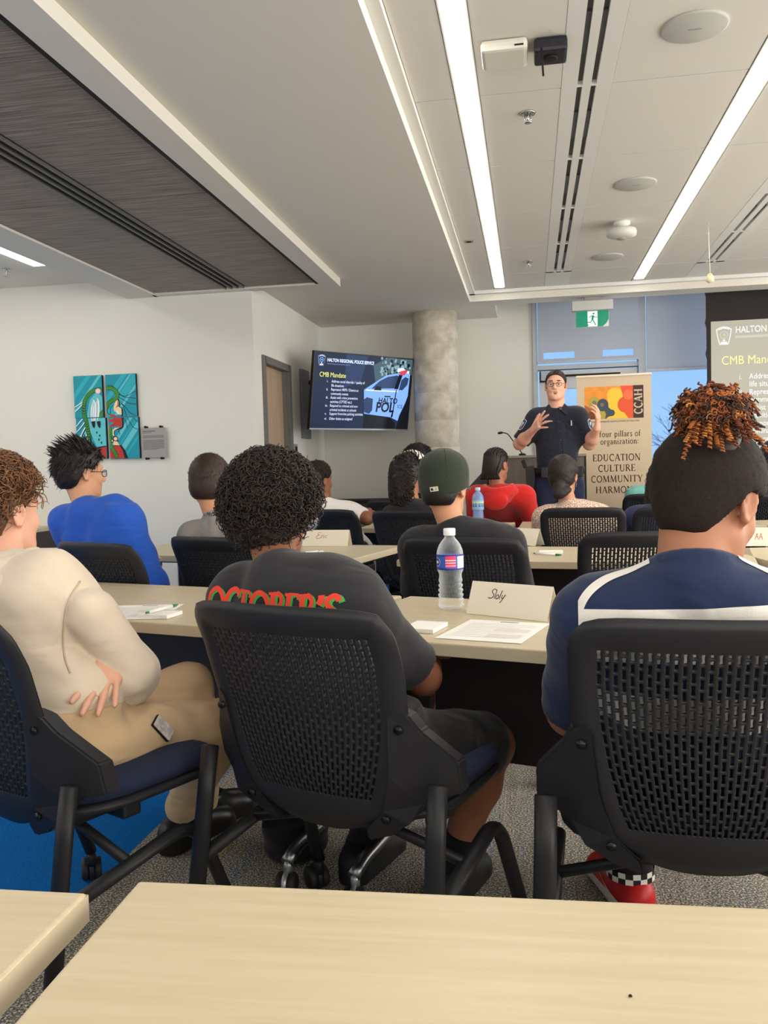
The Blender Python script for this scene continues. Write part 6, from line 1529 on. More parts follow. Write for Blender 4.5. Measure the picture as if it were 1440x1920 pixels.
# --- person with the bleached top bun (nearest row, right)
p = Person('person with a bleached curly top bun in a navy and white shirt, head bent down', at(1328, 938, 1.66), 40, 20, 4, 1.05, 3, seat_of('bun', -.03), neck=at(1300, 1062, 1.58), skin='mid', sh=.172, hip_z=.55, drop=.118)
p.arm('L', p.SL-p.r*.05+p.f*.16-p.u*.22, None)
p.leg('L', p.P+p.f*.44-p.r*.17, at(1182, 1622, 2.20), toe=(-.32, .95, 0)); p.leg('R', None, p.P+p.f*.82+p.r*.12-p.u*.46)
p.build_body(h=.0048, neck_r=.064, fat=1.25, legfat=1.15, jaw=1.05)
C_NAVY, C_WHT = cloth('navy jersey', (36, 47, 76)), cloth('white jersey', (224, 220, 212))
def bands(c):
    m = np.zeros(len(c), int)
    return m
sh = p.shirt([C_NAVY, C_WHT], g=.016, sleeve=.95, h=.006, noise=.0032, fr=26, seed=9, fat=1.32, mfn=bands, neck_r=.064, arm_k=.04)

bv = bvh_of(sh); O_ = Vector(p.N)
def strip(fn0, fn1, t0, t1, n=60, m_=6):
    mb = MB(); g_ = [[(lambda a, b: tuple(a[k]+(b[k]-a[k])*j/m_ for k in range(3)))(fn0(t0+(t1-t0)*i/n), fn1(t0+(t1-t0)*i/n)) for j in range(m_+1)] for i in range(n+1)]
    for i in range(n):
        for j in range(m_): mb.add([g_[i][j], g_[i+1][j], g_[i+1][j+1], g_[i][j+1]], [(0, 1, 2, 3)])
    return mb
zN = p.N[2]
for (za, zb, sl_) in ((.893, .792, .045), (.725, .652, .02)):
    dr = drape(strip(lambda t: (t, 0, za-zN+sl_*t), lambda t: (t, 0, zb-zN+sl_*.6*t), -.2, .2), bv, O_, p.r, p.u, p.f, .0022, p.base); dr.build('white_band', C_WHT, sh)
for sg in (-1, 1):      # shoulder stripes, laid on from above
    fn = lambda t, o: (sg*(.075+.15*t), 0, .008+o-.075*t+.03*math.sin(3.1*t))
    dr = drape(strip(lambda t: fn(t, .012), lambda t: fn(t, -.012), 0, .84, 40, 4), bv, O_, p.r, nrm(p.f*.75+p.u*.25), nrm(-p.u+p.f*.25), .0022, p.base); dr.build('shoulder_stripe', C_WHT, sh)
M_BPANT = cloth('black trousers', (24, 24, 27)); p.pants(M_BPANT, 1.98, g=.018, fat=1.15)
M_RED, M_SOLE, M_CHECK = mat('red leather', (196, 34, 38), .4), mat('white sole', (228, 222, 212), .5), mat('black accent', (30, 28, 32), .5)
def shoem(c):
    m = np.zeros(len(c), int); m[c[:, 2] < .034] = 1; return m
for sd in 'LR': so_ = p.shoe(sd, [M_RED, M_SOLE], mfn=shoem, name='red_sneaker')
hpn, kn, an, toe = p.legs['L']; t_ = nrm(toe*V3(1, 1, 0)); g_ = V3(an[0], an[1], 0); lf = -np.cross(t_, V3(0, 0, 1))
so_l = [o for o in p.root.children if o.name.startswith('red_sneaker')][0]
sw_ = MB(); cv = smooth([(-.03, .038), (.0, .030), (.04, .034), (.10, .060)], 6); ww = [.004+.012*math.sin(math.pi*min(1, i/len(cv)*1.35))**1.0 if i < len(cv)*.74 else .004*(1-i/len(cv))+.001 for i in range(len(cv))]
for q in ribbon(cv, ww): sw_.flat([(a, 0, b) for a, b in q])
drape(sw_, bvh_of(so_l), g_+lf*.2, t_, (0, 0, 1), -lf, .0015, p.base).build('side_emblem', M_SOLE, so_l)
lc = MB()
for k in range(4):
    c0 = g_+t_*(.06+.022*k)+V3(0, 0, .097-.011*k); rt = np.cross(t_, V3(0, 0, 1)); lc.tube([Vector(c0-rt*.022-V3(*p.base)), Vector(c0+V3(0, 0, .004)-V3(*p.base)), Vector(c0+rt*.022-V3(*p.base))], .0035, 6)
lc.build('laces', M_SOLE, so_l)
ck = MB()
for k in range(20):
    for j in range(2):
        a0, a1 = 2*math.pi*k/20, 2*math.pi*(k+1)/20; q = lambda a, z: (an[0]-p.base[0]+.060*math.cos(a), an[1]-p.base[1]+.060*math.sin(a), z)
        z0 = .092+.014*j; ck.add([q(a0, z0), q(a1, z0), q(a1, z0+.014), q(a0, z0+.014)], [(0, 1, 2, 3)], (k+j) % 2, True)
ck.build('checkered_cuff', [M_SOLE, M_CHECK], p.root)
hp = p.hair_cap(H_FADE, t=.010, nape=-.078, front=.080, noise=.0010, fr=260, vol=(.006, .004, .002), h=.005, lobe=.8)
p.tufts([H_BLK, H_BLK2], 3600, .008, .0010, 31, t=.011, nape=-.060, comb=(0, .3, 1), lift=.2, vol=(.006, .004, .002), parent=hp)
# the bun: a cluster of tight coils on the crown
rng = np.random.default_rng(8); mb = MB(); bc_ = V3(*at(1338, 782, 1.60)); up_ = nrm(V3(.10, 0, 1.0))
for k in range(1900):
    d = nrm(rng.normal(size=3)); d[2] = d[2]*.9+.15; c0 = bc_+d*V3(.058, .055, .050)*rng.uniform(.35, 1); a = nrm(np.cross(d, rng.normal(size=3))); b = np.cross(d, a); L_ = rng.uniform(.006, .026); tn = rng.uniform(.9, 2.6); cr_ = rng.uniform(.0022, .0056)
    n_ = int(8*tn); pts = [Vector(c0+d*L_*i/n_+(a*math.cos(6.28*tn*i/n_)+b*math.sin(6.28*tn*i/n_))*cr_-V3(0, 0, .012)*(i/n_)**2-p.base) for i in range(n_+1)]
    mb.tube(pts, .0014*rng.uniform(.7, 1.4), 5, mi=int(rng.choice(4, p=[.24, .38, .32, .06])))
for k in range(30):     # coils that fall down the back of the crown
    x = rng.uniform(-.05, .06); c0 = bc_+V3(x, -.045, -.02+rng.uniform(-.02, .02)); L_ = rng.uniform(.012, .042); n_ = 20
    pts = [Vector(c0+V3(.3*x, -.018, 0)*(i/n_)+V3(0, -.006, -L_*i/n_)+V3(math.cos(1.6*i), math.sin(1.6*i), 0)*.0040-p.base) for i in range(n_+1)]; mb.tube(pts, .0017, 5, mi=int(rng.choice(4, p=[.5, .35, .05, .1])))
bun = mb.build('curly_bun', [H_GNG, H_GNG2, H_DKB, mat('golden tips', (188, 122, 62), .5)], p.root)
S = Sdf(bc_-.1, bc_+.1, .006); S.ell(bc_, (.050, .048, .045)); S.cap(bc_, bc_-V3(0, -.01, .06), .04, .05, .02); S.build('bun_core', H_DKB, bun, p.base)

# --- boy in the blue long sleeve shirt
p = Person('person with short black hair and glasses in a bright blue long sleeved shirt', at(152, 886, 3.62), 34, 4, 0, .98, 14, tuple(np.array(seat_of('blue', .06))+np.array((-.14, .05))), neck=at(157, 946, 3.55), skin='olive', sh=.165, hip_z=.55)
p.arm('R', at(256, 1030, 3.55), at(280, 1068, 3.50)); p.hand['R'] = dict(d=at(296, 1105, 3.5)-at(278, 1068, 3.5), n=-p.r+p.f*.3, side=-1, curl=.25, s=.95)
p.build_body(h=.006)
M_BLU = cloth('bright blue jersey', (44, 92, 192)); p.shirt(M_BLU, g=.014, sleeve=1.96, h=.007, noise=.003, fr=30, seed=12, fat=1.2)
p.pants(M_BPANT, 1.9)
for sd in 'LR': p.shoe(sd, M_BSHOE, h=.008)
hp = p.hair_cap(H_BLK, t=.016, nape=-.080, front=.085, noise=.002, fr=120, vol=(.004, .004, .010))
p.tufts([H_BLK, H_BLK2], 1100, .034, .0022, 14, t=.018, nape=-.075, comb=(.1, -.5, -.6), lift=.22, vol=(.004, .004, .012), parent=hp)
p.tufts([H_BLK], 110, .040, .0045, 15, t=.016, nape=.05, comb=(-.4, -1, .6), lift=.5, vol=(.004, .004, .012), parent=hp, filt=lambda q: q[2] > .06 and q[1] < .03)
p.tufts([H_BLK], 60, .045, .0035, 16, t=.014, nape=-.02, front=.09, comb=(0, .6, -1), lift=.2, parent=hp, filt=lambda q: q[1] > .045)
L_ = lambda x, y, z: Vector(p.C+(p.M[0]*x+p.M[1]*y+p.M[2]*z)*p.hs)-Vector(p.base)
make_glasses(p.root, L_, mat('dark glasses frame', (34, 34, 38), .35), p.hs)

# --- boy in the grey sports shirt
p = Person('person with short cropped brown hair in a grey sports shirt, seen from behind', at(394, 907, 3.68), -2, 6, 2, .98, 10, seat_of('pro', -.01), neck=at(404, 972, 3.62), skin='tan', sh=.168, hip_z=.55)
p.build_body(h=.007)
M_GRY = cloth('grey sports jersey', (146, 138, 134)); M_GRY2 = cloth('grey green side panel', (132, 134, 120))
sh = p.shirt([M_GRY, M_GRY2], g=.010, sleeve=.7, h=.007, noise=.003, fr=36, seed=17, mfn=lambda c: (np.abs((c-p.N)@p.r) > .135).astype(int), collar=.014)
cr_ = sh; p.pants(M_BPANT, 1.9)
for sd in 'LR': p.shoe(sd, M_BSHOE, h=.009)
dg = None
def font_polys(body, size, sx=1.0):
    cu = bpy.data.curves.new('tmp', 'FONT'); cu.body = body; cu.size = size; cu.align_x = 'CENTER'; cu.resolution_u = 2; cu.offset = .0003; cu.shear = .2
    o = bpy.data.objects.new('tmp', cu); COL.objects.link(o); d = bpy.context.evaluated_depsgraph_get(); me = bpy.data.meshes.new_from_object(o.evaluated_get(d))
    mb = MB(); mb.add([(v.co.x*sx, 0, v.co.y) for v in me.vertices], [list(q.vertices) for q in me.polygons]); bpy.data.objects.remove(o); bpy.data.curves.remove(cu); return mb
fp = font_polys('NIKE PRO', .022); bv = bvh_of(cr_); o_ = Vector(p.N+nrm(p.C-p.M[2]*.055-p.N)*.018-p.f*.0)
tb = drape(fp, bv, o_-Vector(p.r)*.012, p.r, p.u, p.f, .0012, p.base)
if tb.f: tb.build('collar_lettering', M_DARK, cr_)
hp = p.hair_cap(H_DKB, t=.012, nape=-.078, front=.08, noise=.0012, fr=240, vol=(.002, .002, .006))
p.tufts([H_DKB, mat('dark ash hair', (66, 50, 42), .6)], 1800, .012, .0013, 24, t=.014, nape=-.06, comb=(.3, .4, .8), lift=.25, vol=(.002, .002, .006), parent=hp)

# --- boy in the dark green cap
p = Person('person in a dark green baseball cap and black tee, seen from behind', at(834, 914, 3.36), 19, 2, 0, 1.0, 4, seat_of('cap', -.0), neck=at(848, 985, 3.30), skin='tan', sh=.172, hip_z=.55)
p.build_body(h=.006)
M_TEE2 = cloth('black tee', (38, 38, 41)); p.shirt(M_TEE2, g=.014, sleeve=.85, h=.007, noise=.0035, fr=30, seed=19, fat=1.12); p.pants(M_BPANT, 1.9)
for sd in 'LR': p.shoe(sd, M_BSHOE, h=.009)
hp = p.hair_cap(H_BLK, t=.007, nape=-.070, front=.06, noise=.0008, fr=220)
M_CAP_G = cloth('dark green wool', (48, 56, 46), .05, bump=.15, bscale=600)
S = Sdf(p.C-.2, p.C+.2, .005); L_ = p.HL
S.ell(L_(0, -.010, .030), (.093, .112, .112), p.M, .02); S.ell(L_(0, -.012, .085), (.086, .10, .060), p.M, .03); S.cap(L_(0, -.012, -.03), L_(0, -.012, .05), .088, .090, .03)
S.plane(L_(0, 0, -.004)+0*p.u, -p.M[2]+p.M[1]*.30, .003); cap = S.build('baseball_cap', M_CAP_G, p.root, p.base)
vis = MB(); vs = []; fs = []
n_ = 17
for k in range(n_):
    a = R(-74+148*k/(n_-1)); e = (math.sin(a)*.086, math.cos(a)*.100-.008)
    for (t, dz) in ((.0, .012), (.45, .014), (.85, .008), (1.0, .003), (1.0, .000), (.45, .010), (0, .008)):
        vs.append(Vector(L_(e[0]*(1-.05*t), e[1]+t*.078*max(0, math.cos(a))**.6, dz-.012*abs(math.sin(a))**2*t))-Vector(p.base))
for k in range(n_-1):
    for j in range(6): a, b = k*7+j, (k+1)*7+j; fs.append((a, b, b+1, a+1))
vis.add(vs, fs, 0, True); vis.build('visor', M_CAP_G, cap)
cbs = bvh_of(cap)
for k in range(6):
    pts = []
    for j in range(12):
        el = R(4+84*j/11); a = R(60*k+30); dr_ = p.M[0]*math.sin(a)*math.cos(el)+p.M[1]*math.cos(a)*math.cos(el)+p.M[2]*math.sin(el); c0 = L_(0, -.01, .03)
        l_, n_, i_, t_ = cbs.ray_cast(Vector(c0+dr_*.3), Vector(-dr_))
        if l_ is not None and (Vector(c0)-l_).length < .2: pts.append(l_-Vector(p.base))
    if len(pts) > 3: MB().tube(pts, .0012, 5).build('cap_seam', mat('cap seam thread', (38, 46, 37), .8), cap)
MB().lathe([(.008, 0), (.007, .004), (.0005, .006)], 12).build('cap_button', M_CAP_G, cap, loc=Vector(L_(0, -.010, .146))-Vector(p.base))
cb = bvh_of(cap); a_, n_ = pick(cb, 814, 917)
if a_:
    d1 = (pick(cb, 822, 916)[0]-pick(cb, 806, 918)[0]).normalized(); n_ = (n_-d1*n_.dot(d1)).normalized(); q_ = n_.cross(d1)
    lb = MB(); T_m = Matrix((d1, q_, n_)).transposed().to_4x4(); T_m.translation = a_-Vector(p.base)
    lb.box((-.0165, -.009, -.001), (.0165, .009, .0022), 0, .0008, mtx=T_m); lb.flat([(-.0125, -.005, .0026), (-.002, -.005, .0026), (-.005, .005, .0026), (-.0125, .005, .0026)], 1, mtx=T_m); lb.flat([(.002, -.005, .0026), (.0125, -.005, .0026), (.0125, .005, .0026), (.005, .005, .0026)], 2, mtx=T_m); lb.build('cap_badge', [mat('badge ivory', (222, 214, 196), .6), M_DARK, mat('badge beige', (190, 184, 168), .6)], cap)

# --- child in the white tee
p = Person('person with short dark hair in a white tee at the far left table', at(598, 901, 5.52), 34, 4, 0, .93, 14, seat_of('wh', .0), neck=at(604, 944, 5.46), skin='brown', sh=.16, hip_z=.55)
p.arm('R', at(688, 972, 5.42), None); p.build_body(h=.007)
M_WT = cloth('white cotton', (226, 222, 216)); p.shirt(M_WT, g=.014, sleeve=.80, h=.008, seed=23, fat=1.15); p.pants(M_BPANT, 1.9)
for sd in 'LR': p.shoe(sd, M_BSHOE, h=.010)
hp = p.hair_cap(H_FADE, t=.012, nape=-.060, front=.08, noise=.002, fr=260, vol=(.003, .003, .008))
p.tufts([H_BLK2, H_DKB], 360, .012, .0028, 25, t=.016, nape=-.04, comb=(0, -.2, .6), lift=.5, vol=(.003, .003, .008), parent=hp)

# --- girl with the headband
p = Person('person with long dark curls and a white patterned headband in a black top', at(768, 890, 5.50), 36, 3, 0, .98, 10, seat_of('hb', -.0), neck=at(770, 944, 5.44), skin='mid', sh=.165, hip_z=.55)
p.build_body(h=.008); p.shirt(M_TEE2, g=.014, sleeve=.85, h=.009, seed=29); p.pants(M_BPANT, 1.9)
for sd in 'LR': p.shoe(sd, M_BSHOE, h=.010)
def longhair(S, down=.22, w=.07):
    S.cap(p.HL(0, -.075, .02), p.C-p.f*.105-p.u*down, .062, w*.62, .04); S.cap(p.HL(-.05, -.06, .0), p.C-p.r*.05-p.f*.085-p.u*(down-.03), .045, .036, .03); S.cap(p.HL(.05, -.055, .0), p.C+p.r*.055-p.f*.075-p.u*(down-.03), .045, .036, .03)
hp = p.hair_cap(H_BLK, t=.018, nape=-.30, front=.08, noise=.003, fr=110, vol=(.006, .006, .004), extra=longhair, ears=False)
def fall(p, n, mats, lo, hi_, seed, coil=.010, rad=.0026, w=.085, back=-.075, parent=None):
    rng = np.random.default_rng(seed); mb = MB()
    for k in range(n):
        a = rng.uniform(-1.5, 1.5); x = math.sin(a)*w; y = back-math.cos(a)*.045; z = rng.uniform(-.02, .07); L_ = rng.uniform(lo, hi_); m_ = 26; ph = rng.uniform(0, 6.28)
        st = V3(*p.HL(x, y, z)); pts = [Vector(st+(p.r*math.sin(a)-p.f*math.cos(a))*(.015*math.sin(3*i/m_))+(p.r*math.cos(ph+i*1.15)+p.f*math.sin(ph+i*1.15))*coil-p.u*L_*i/m_-p.base) for i in range(m_+1)]
        mb.tube(pts, rad*rng.uniform(.8, 1.3), 5, mi=int(rng.integers(0, len(mats))))
    return mb.build('long_curls', mats, parent or p.root)
fall(p, 170, [H_BLK, H_BLK2, H_DKB], .12, .25, 33, parent=hp)
p.curls([H_BLK, H_BLK2], 240, .04, .010, 1.8, .0025, 34, t=.022, nape=-.05, parent=hp, vol=(.006, .006, .004), filt=lambda q: q[1] < -.02)
hbm = MB(); n_ = 40
def _hb(nt, b, N, L):
    tc = N('ShaderNodeTexCoord'); w = N('ShaderNodeTexWave'); w.inputs['Scale'].default_value = 16; w.inputs['Distortion'].default_value = 9; w.inputs['Detail'].default_value = 1; L(tc.outputs['Object'], w.inputs['Vector'])
    r = ramp(N, [(.42, (40, 36, 36)), (.55, (226, 220, 210))]); L(w.outputs['Fac'], r.inputs[0]); L(r.outputs[0], b.inputs['Base Color']); b.inputs['Roughness'].default_value = .8
vs = []; fs = []
for k in range(n_):
    a = R(-110+220*k/(n_-1)); 
    for (dy, t) in ((-.030, .0), (-.028, .007), (.0, .012), (.030, .007), (.032, .0)):
        vs.append(Vector(p.HL(math.sin(a)*(.113+t), .018+dy-.04*math.sin(abs(a))*0, .034+math.cos(a)*(.122+t)))-Vector(p.base))
for k in range(n_-1):
    for j in range(4): a, b = k*5+j, (k+1)*5+j; fs.append((a, b, b+1, a+1))
hbm.add(vs, fs, 0, True); hbm.build('patterned_headband', nodes_mat('zigzag headband cloth', _hb), p.root)

# --- big dark curls in front of the concrete column
p = Person('person with big dark curls sitting in front of the concrete column', at(784, 868, 7.26), 6, 3, 0, 1.0, 10, seat_of('back', .02), neck=at(786, 915, 7.20), skin='brown', sh=.165, hip_z=.55)
p.build_body(h=.009); p.shirt(M_TEE2, g=.014, sleeve=.85, h=.010, seed=31); p.pants(M_BPANT, 1.9)
hp = p.hair_cap(H_BLK, t=.03, nape=-.11, ears=False, front=.08, noise=.003, fr=110, vol=(.014, .012, .012))
p.curls([H_BLK, H_BLK2], 420, .05, .011, 1.8, .0028, 35, t=.036, nape=-.12, vol=(.014, .012, .012), parent=hp)

# --- red hoodie with cornrow braids
p = Person('person with cornrow braids in a red hoodie in front of the lectern', at(931, 872, 6.36), 30, 3, 0, .98, 10, seat_of('red', .02), neck=at(934, 918, 6.30), skin='mid', sh=.178, hip_z=.55)
p.build_body(h=.008)
M_REDH = cloth('red fleece', (206, 42, 40), sheen=.25)
hood_p = p
def hoodx2(S):
    p = hood_p; N, f, u, r, sp = p.N, p.f, p.u, p.r, p.sp
    S.ell(p.P, (.15, .12, .10), p.B, .04)
p.shirt(M_REDH, g=.015, sleeve=1.95, h=.009, noise=.004, fr=22, seed=37, fat=1.22, ring=0, extra=hoodx2, name='hoodie'); hood(p, M_REDH, 1.08, .009); p.pants(M_BPANT, 1.9)
hp = p.hair_cap(H_BLK2, t=.007, nape=-.075, front=.08, noise=.0005, fr=200)
mb = MB()
for k in range(-4, 5):
    x0 = k*.019; pts = []
    for i in range(22):
        a = R(70-165*i/21); e = V3(x0*(1-.25*max(0, i-14)/7), -.014+math.sin(a)*.106, .034+math.cos(a)*.094) if i < 17 else None
        if e is None: j = i-16; e = V3(x0*.8*(1+.06*j), -.095+.002*j, -.045-.013*j)
        else:
            sc = math.sqrt(max(.05, 1-(x0/.086)**2)); e = V3(x0, -.014+math.sin(a)*.106*sc, .034+math.cos(a)*.094*sc)
        pts.append(Vector(p.HL(*e))-Vector(p.base))
    fine = [Vector(q) for q in smooth3(pts, 5)] if 'smooth3' in globals() else pts
    mb.tube(pts, [.0082*(1+.25*math.sin(i*2.2)) for i in range(len(pts))], 8)
mb.build('cornrow_braids', H_BLK, hp)

# --- low ponytail, patterned blouse
p = Person('person with a low dark ponytail and hoop earring in a pink patterned blouse', at(1057, 893, 5.42), 20, 3, 0, .97, 2, seat_of('wo', .02), neck=at(1064, 944, 5.36), skin='tan', sh=.165, hip_z=.55)
p.build_body(h=.007)
def _pk(nt, b, N, L):
    tc = N('ShaderNodeTexCoord'); v = N('ShaderNodeTexVoronoi'); v.inputs['Scale'].default_value = 70; v.feature = 'DISTANCE_TO_EDGE'; L(tc.outputs['Object'], v.inputs['Vector'])
    r = ramp(N, [(.06, (232, 214, 198)), (.14, (186, 146, 122))]); L(v.outputs[0], r.inputs[0]); L(r.outputs[0], b.inputs['Base Color']); b.inputs['Roughness'].default_value = .85
p.shirt(nodes_mat('pink patterned blouse', _pk), g=.012, sleeve=1.6, h=.008, seed=41, fat=1.2); p.pants(M_BPANT, 1.9)
def pony(S):
    q = p.HL(.005, -.105, -.06); S.ell(q, (.034, .030, .030), p.B, .01); S.ell(q-p.u*.045+p.r*.012, (.050, .036, .042), p.B, .02); S.ell(q-p.u*.03+p.r*.045, (.03, .026, .022), p.B, .015); S.cap(q-p.u*.06, q-p.u*.12-p.f*.01, .036, .016, .03)
hp = p.hair_cap(H_BLK2, t=.012, nape=-.22, front=.085, noise=.001, fr=150, vol=(.004, .006, .006), extra=pony)
p.tufts([H_BLK2, H_DKB], 700, .022, .0012, 43, t=.0135, nape=-.05, comb=(0, -1, -.9), lift=.0, vol=(.004, .006, .006), parent=hp)
mb = MB(); c_ = Vector(p.HL(.083, -.004, -.055))-Vector(p.base); mb.tube([c_+Vector((p.f[0]*math.cos(a), p.f[1]*math.cos(a), math.sin(a)))*.014 for a in [2*math.pi*k/20 for k in range(21)]], .0018, 6, caps=False); mb.build('hoop_earring', M_CHROME, p.root)

# --- long dark hair, navy top, half hidden
p = Person('person with long loose dark hair in a navy top, mostly hidden by the bun wearer', at(1243, 900, 5.50), 6, 5, 0, .97, -2, seat_of('navy', .02), neck=at(1244, 946, 5.44), skin='tan', sh=.165, hip_z=.55)
p.build_body(h=.009); M_NV = cloth('navy cotton', (44, 50, 86)); p.shirt(M_NV, g=.014, sleeve=1.7, h=.009, seed=47, fat=1.2); p.pants(M_BPANT, 1.9)
hp = p.hair_cap(H_DKB, t=.014, nape=-.34, front=.08, noise=.002, fr=100, extra=longhair, ears=False)
fall(p, 120, [H_DKB, H_BLK2], .18, .33, 49, coil=.003, rad=.0022, w=.10, parent=hp)

# --- teal shirt at the front
p = Person('person with short dark hair in a teal shirt beside the beige banner', at(1248, 868, 7.00), -6, 3, 0, 1.0, -4, seat_of('teal', .02), neck=at(1240, 912, 6.94), skin='dark', sh=.17, hip_z=.55)
p.build_body(h=.009); p.shirt(cloth('teal cotton', (120, 190, 180)), g=.016, sleeve=.85, h=.009, seed=51, fat=1.2); p.pants(M_BPANT, 1.9)
p.hair_cap(H_BLK, t=.014, nape=-.07, front=.08, noise=.002, fr=200, vol=(.004, .004, .004))

# --- person at the right edge
p = Person('person with dark hair in a navy shirt cut off by the right picture edge', at(1452, 862, 6.46), -10, 3, 0, 1.0, -8, seat_of('rr', .02), neck=at(1452, 912, 6.40), skin='tan', sh=.17, hip_z=.55)
p.build_body(h=.009); p.shirt(M_NV, g=.016, sleeve=.85, h=.009, seed=53, fat=1.2); p.pants(M_BPANT, 1.9)
hp = p.hair_cap(H_BLK2, t=.018, nape=-.09, front=.08, noise=.002, fr=140, vol=(.006, .006, .006))
p.tufts([H_BLK2, H_DKB], 300, .03, .003, 55, t=.02, nape=-.08, comb=(0, -.4, -1), lift=.12, parent=hp)

# --- the officer
OY = 6.66
px_m = F_PX/OY
p = Person('person in a dark police uniform and glasses talking with both hands raised', at(1042, 723, OY-.03), 186, -1, -1, .93, 180, (at(1045, 900, OY).x, OY), neck=at(1044, 765, OY), skin='fair', sh=.150, hip_z=1.0, drop=.085, name='person')
# seen from the front his right side is on the picture's left
p.arm('R', at(974, 832, OY-.02), at(1000, 806, OY-.24)); p.arm('L', at(1105, 832, OY-.02), at(1119, 803, OY-.20))
p.hand['R'] = dict(d=at(1013, 794, OY-.32)-at(1001, 806, OY-.24), n=V3(.75, .45, -.1), side=1, curl=(.1, .2, .3, .4), spread=.75, thumb=1.2, s=1.08)
p.hand['L'] = dict(d=at(1121, 780, OY-.23)-at(1119, 803, OY-.20), n=V3(-.8, .3, .1), side=-1, curl=(.5, .55, .6, .6), spread=.2, thumb=.5, s=1.05)
for sd, sg in (('L', 1), ('R', -1)):
    hx = p.P+V3(sg*.0, 0, 0); k_ = p.P-p.r*0; b_ = -1 if sd == 'L' else 1
    h_ = p.P+p.r*b_*.095-p.u*.04; p.legs[sd] = (h_, h_+p.r*b_*.035-p.u*.43+p.f*.02, V3(*(h_+p.r*b_*.06-p.u*.86)), p.f+p.r*b_*.3)
p.build_body(h=.0055, mouth=1.25, hs=1.0, neck_r=.062, fat=1.12)
M_UNI = cloth('dark navy uniform', (38, 42, 54), bump=.06); M_UNI2 = cloth('navy trousers', (34, 40, 66))
sh = p.shirt(M_UNI, g=.018, sleeve=.92, h=.006, noise=.0025, fr=26, seed=61, fat=1.16, belly=1.3, hem=.06, ring=0, name='uniform_shirt')
p.pants(M_UNI2, 1.97, g=.016, fat=1.22, h=.008, top=.13)
for sd in 'LR': p.shoe(sd, M_BSHOE, h=.007)
Mn = nrm(p.C-p.N)
for sx in (-1, 1):       # open collar wings
    mb = MB(); e = [p.N+Mn*.040-p.f*.045+p.r*sx*.050, p.N+Mn*.030+p.f*.035+p.r*sx*.058, p.N-p.u*.022+p.f*.085+p.r*sx*.028, p.N-p.u*.062+p.f*.098+p.r*sx*.070, p.N-p.u*.012+p.f*.060+p.r*sx*.092, p.N+Mn*.012-p.f*.03+p.r*sx*.085]
    vs = [Vector(v-p.base) for v in e]; vs2 = [v+Vector(p.f*.006-p.u*.003) for v in vs]; n_ = len(vs)
    mb.add(vs+vs2, [tuple(range(n_)), tuple(reversed(range(n_, 2*n_)))]+[(i, (i+1) % n_, n_+(i+1) % n_, n_+i) for i in range(n_)]); mb.build('collar', M_UNI, sh, fix=True)
bv = bvh_of(sh)
def on_shirt(poly, m, name, d=.003, parent=sh, c=None):
    """small flat piece of the uniform: world x/z outline laid on the chest from the front, with thickness"""
    ds = dense(poly+[poly[0]], .03)[:-1]; mb = MB(); o2 = []
    for (x, z) in ds:
        loc, n_, i, t = bv.ray_cast(Vector((x, OY-1, z)), Vector((0, 1, 0)))
        if loc is None: return None
        o2.append(loc)
    cc = sum(o2, Vector())/len(o2); loc, n_, i, t = bv.ray_cast(Vector((cc.x, OY-1, cc.z)), Vector((0, 1, 0))); n_ = len(o2)
    b0 = Vector(p.base); f0 = [v-Vector((0, d, 0))-b0 for v in o2]; k0 = [v+Vector((0, .004, 0))-b0 for v in o2]; cen = loc-Vector((0, d, 0))-b0
    mb.add(f0+k0+[cen], [(i, (i+1) % n_, 2*n_) for i in range(n_)]+[(i, n_+i, n_+(i+1) % n_, (i+1) % n_) for i in range(n_)], 0, False)
    return mb.build(name, m, parent, fix=True)
def XZ(px, py): v = at(px, py, OY-.1); return (v.x, v.z)
on_shirt([XZ(1042, 770), XZ(1048, 770), XZ(1057, 864), XZ(1049, 864)], M_UNI, 'button_placket', .0035)
for (x0, x1, y) in ((1017, 1040, 797), (1064, 1085, 797)):
    on_shirt([XZ(x0, y+5), XZ(x1, y+5), XZ(x1, y+24), XZ(x0+3, y+28), XZ(x0, y+24)], M_UNI, 'chest_pocket', .004)
    on_shirt([XZ(x0-1, y-3), XZ(x1+1, y-3), XZ(x1+1, y+6), XZ((x0+x1)/2, y+9), XZ(x0-1, y+6)], M_UNI, 'pocket_flap', .009)
for y in (790, 808, 825, 843): on_shirt([XZ(1047+(y-780)*.1+a, y+b) for a, b in circ(0, 0, 1.3, 8)], mat('uniform button', (62, 66, 78), .3), 'button', .006)
for x in (1025, 1079): on_shirt([XZ(x+a, 801+b) for a, b in circ(0, 0, 1.2, 8)], MATS['uniform button'], 'button', .012)
on_shirt([XZ(1021, 789), XZ(1028, 789), XZ(1028, 792), XZ(1021, 792)], mat('name pin', (196, 190, 190), .3, metal=.4), 'name_pin', .006)
on_shirt([XZ(1029.5, 788.5), XZ(1036, 788.5), XZ(1036, 791), XZ(1029.5, 791)], mat('service pin', (196, 140, 130), .4), 'service_pin', .006)
on_shirt([XZ(1070, 788), XZ(1072, 788), XZ(1073, 798), XZ(1070, 798)], mat('pen silver', (206, 210, 216), .3, metal=.5), 'pocket_pen', .013)
on_shirt([XZ(1048, 762), XZ(1053, 762), XZ(1054, 768), XZ(1049, 768)], mat('clip mic', (70, 74, 70), .5), 'clip_microphone', .012)
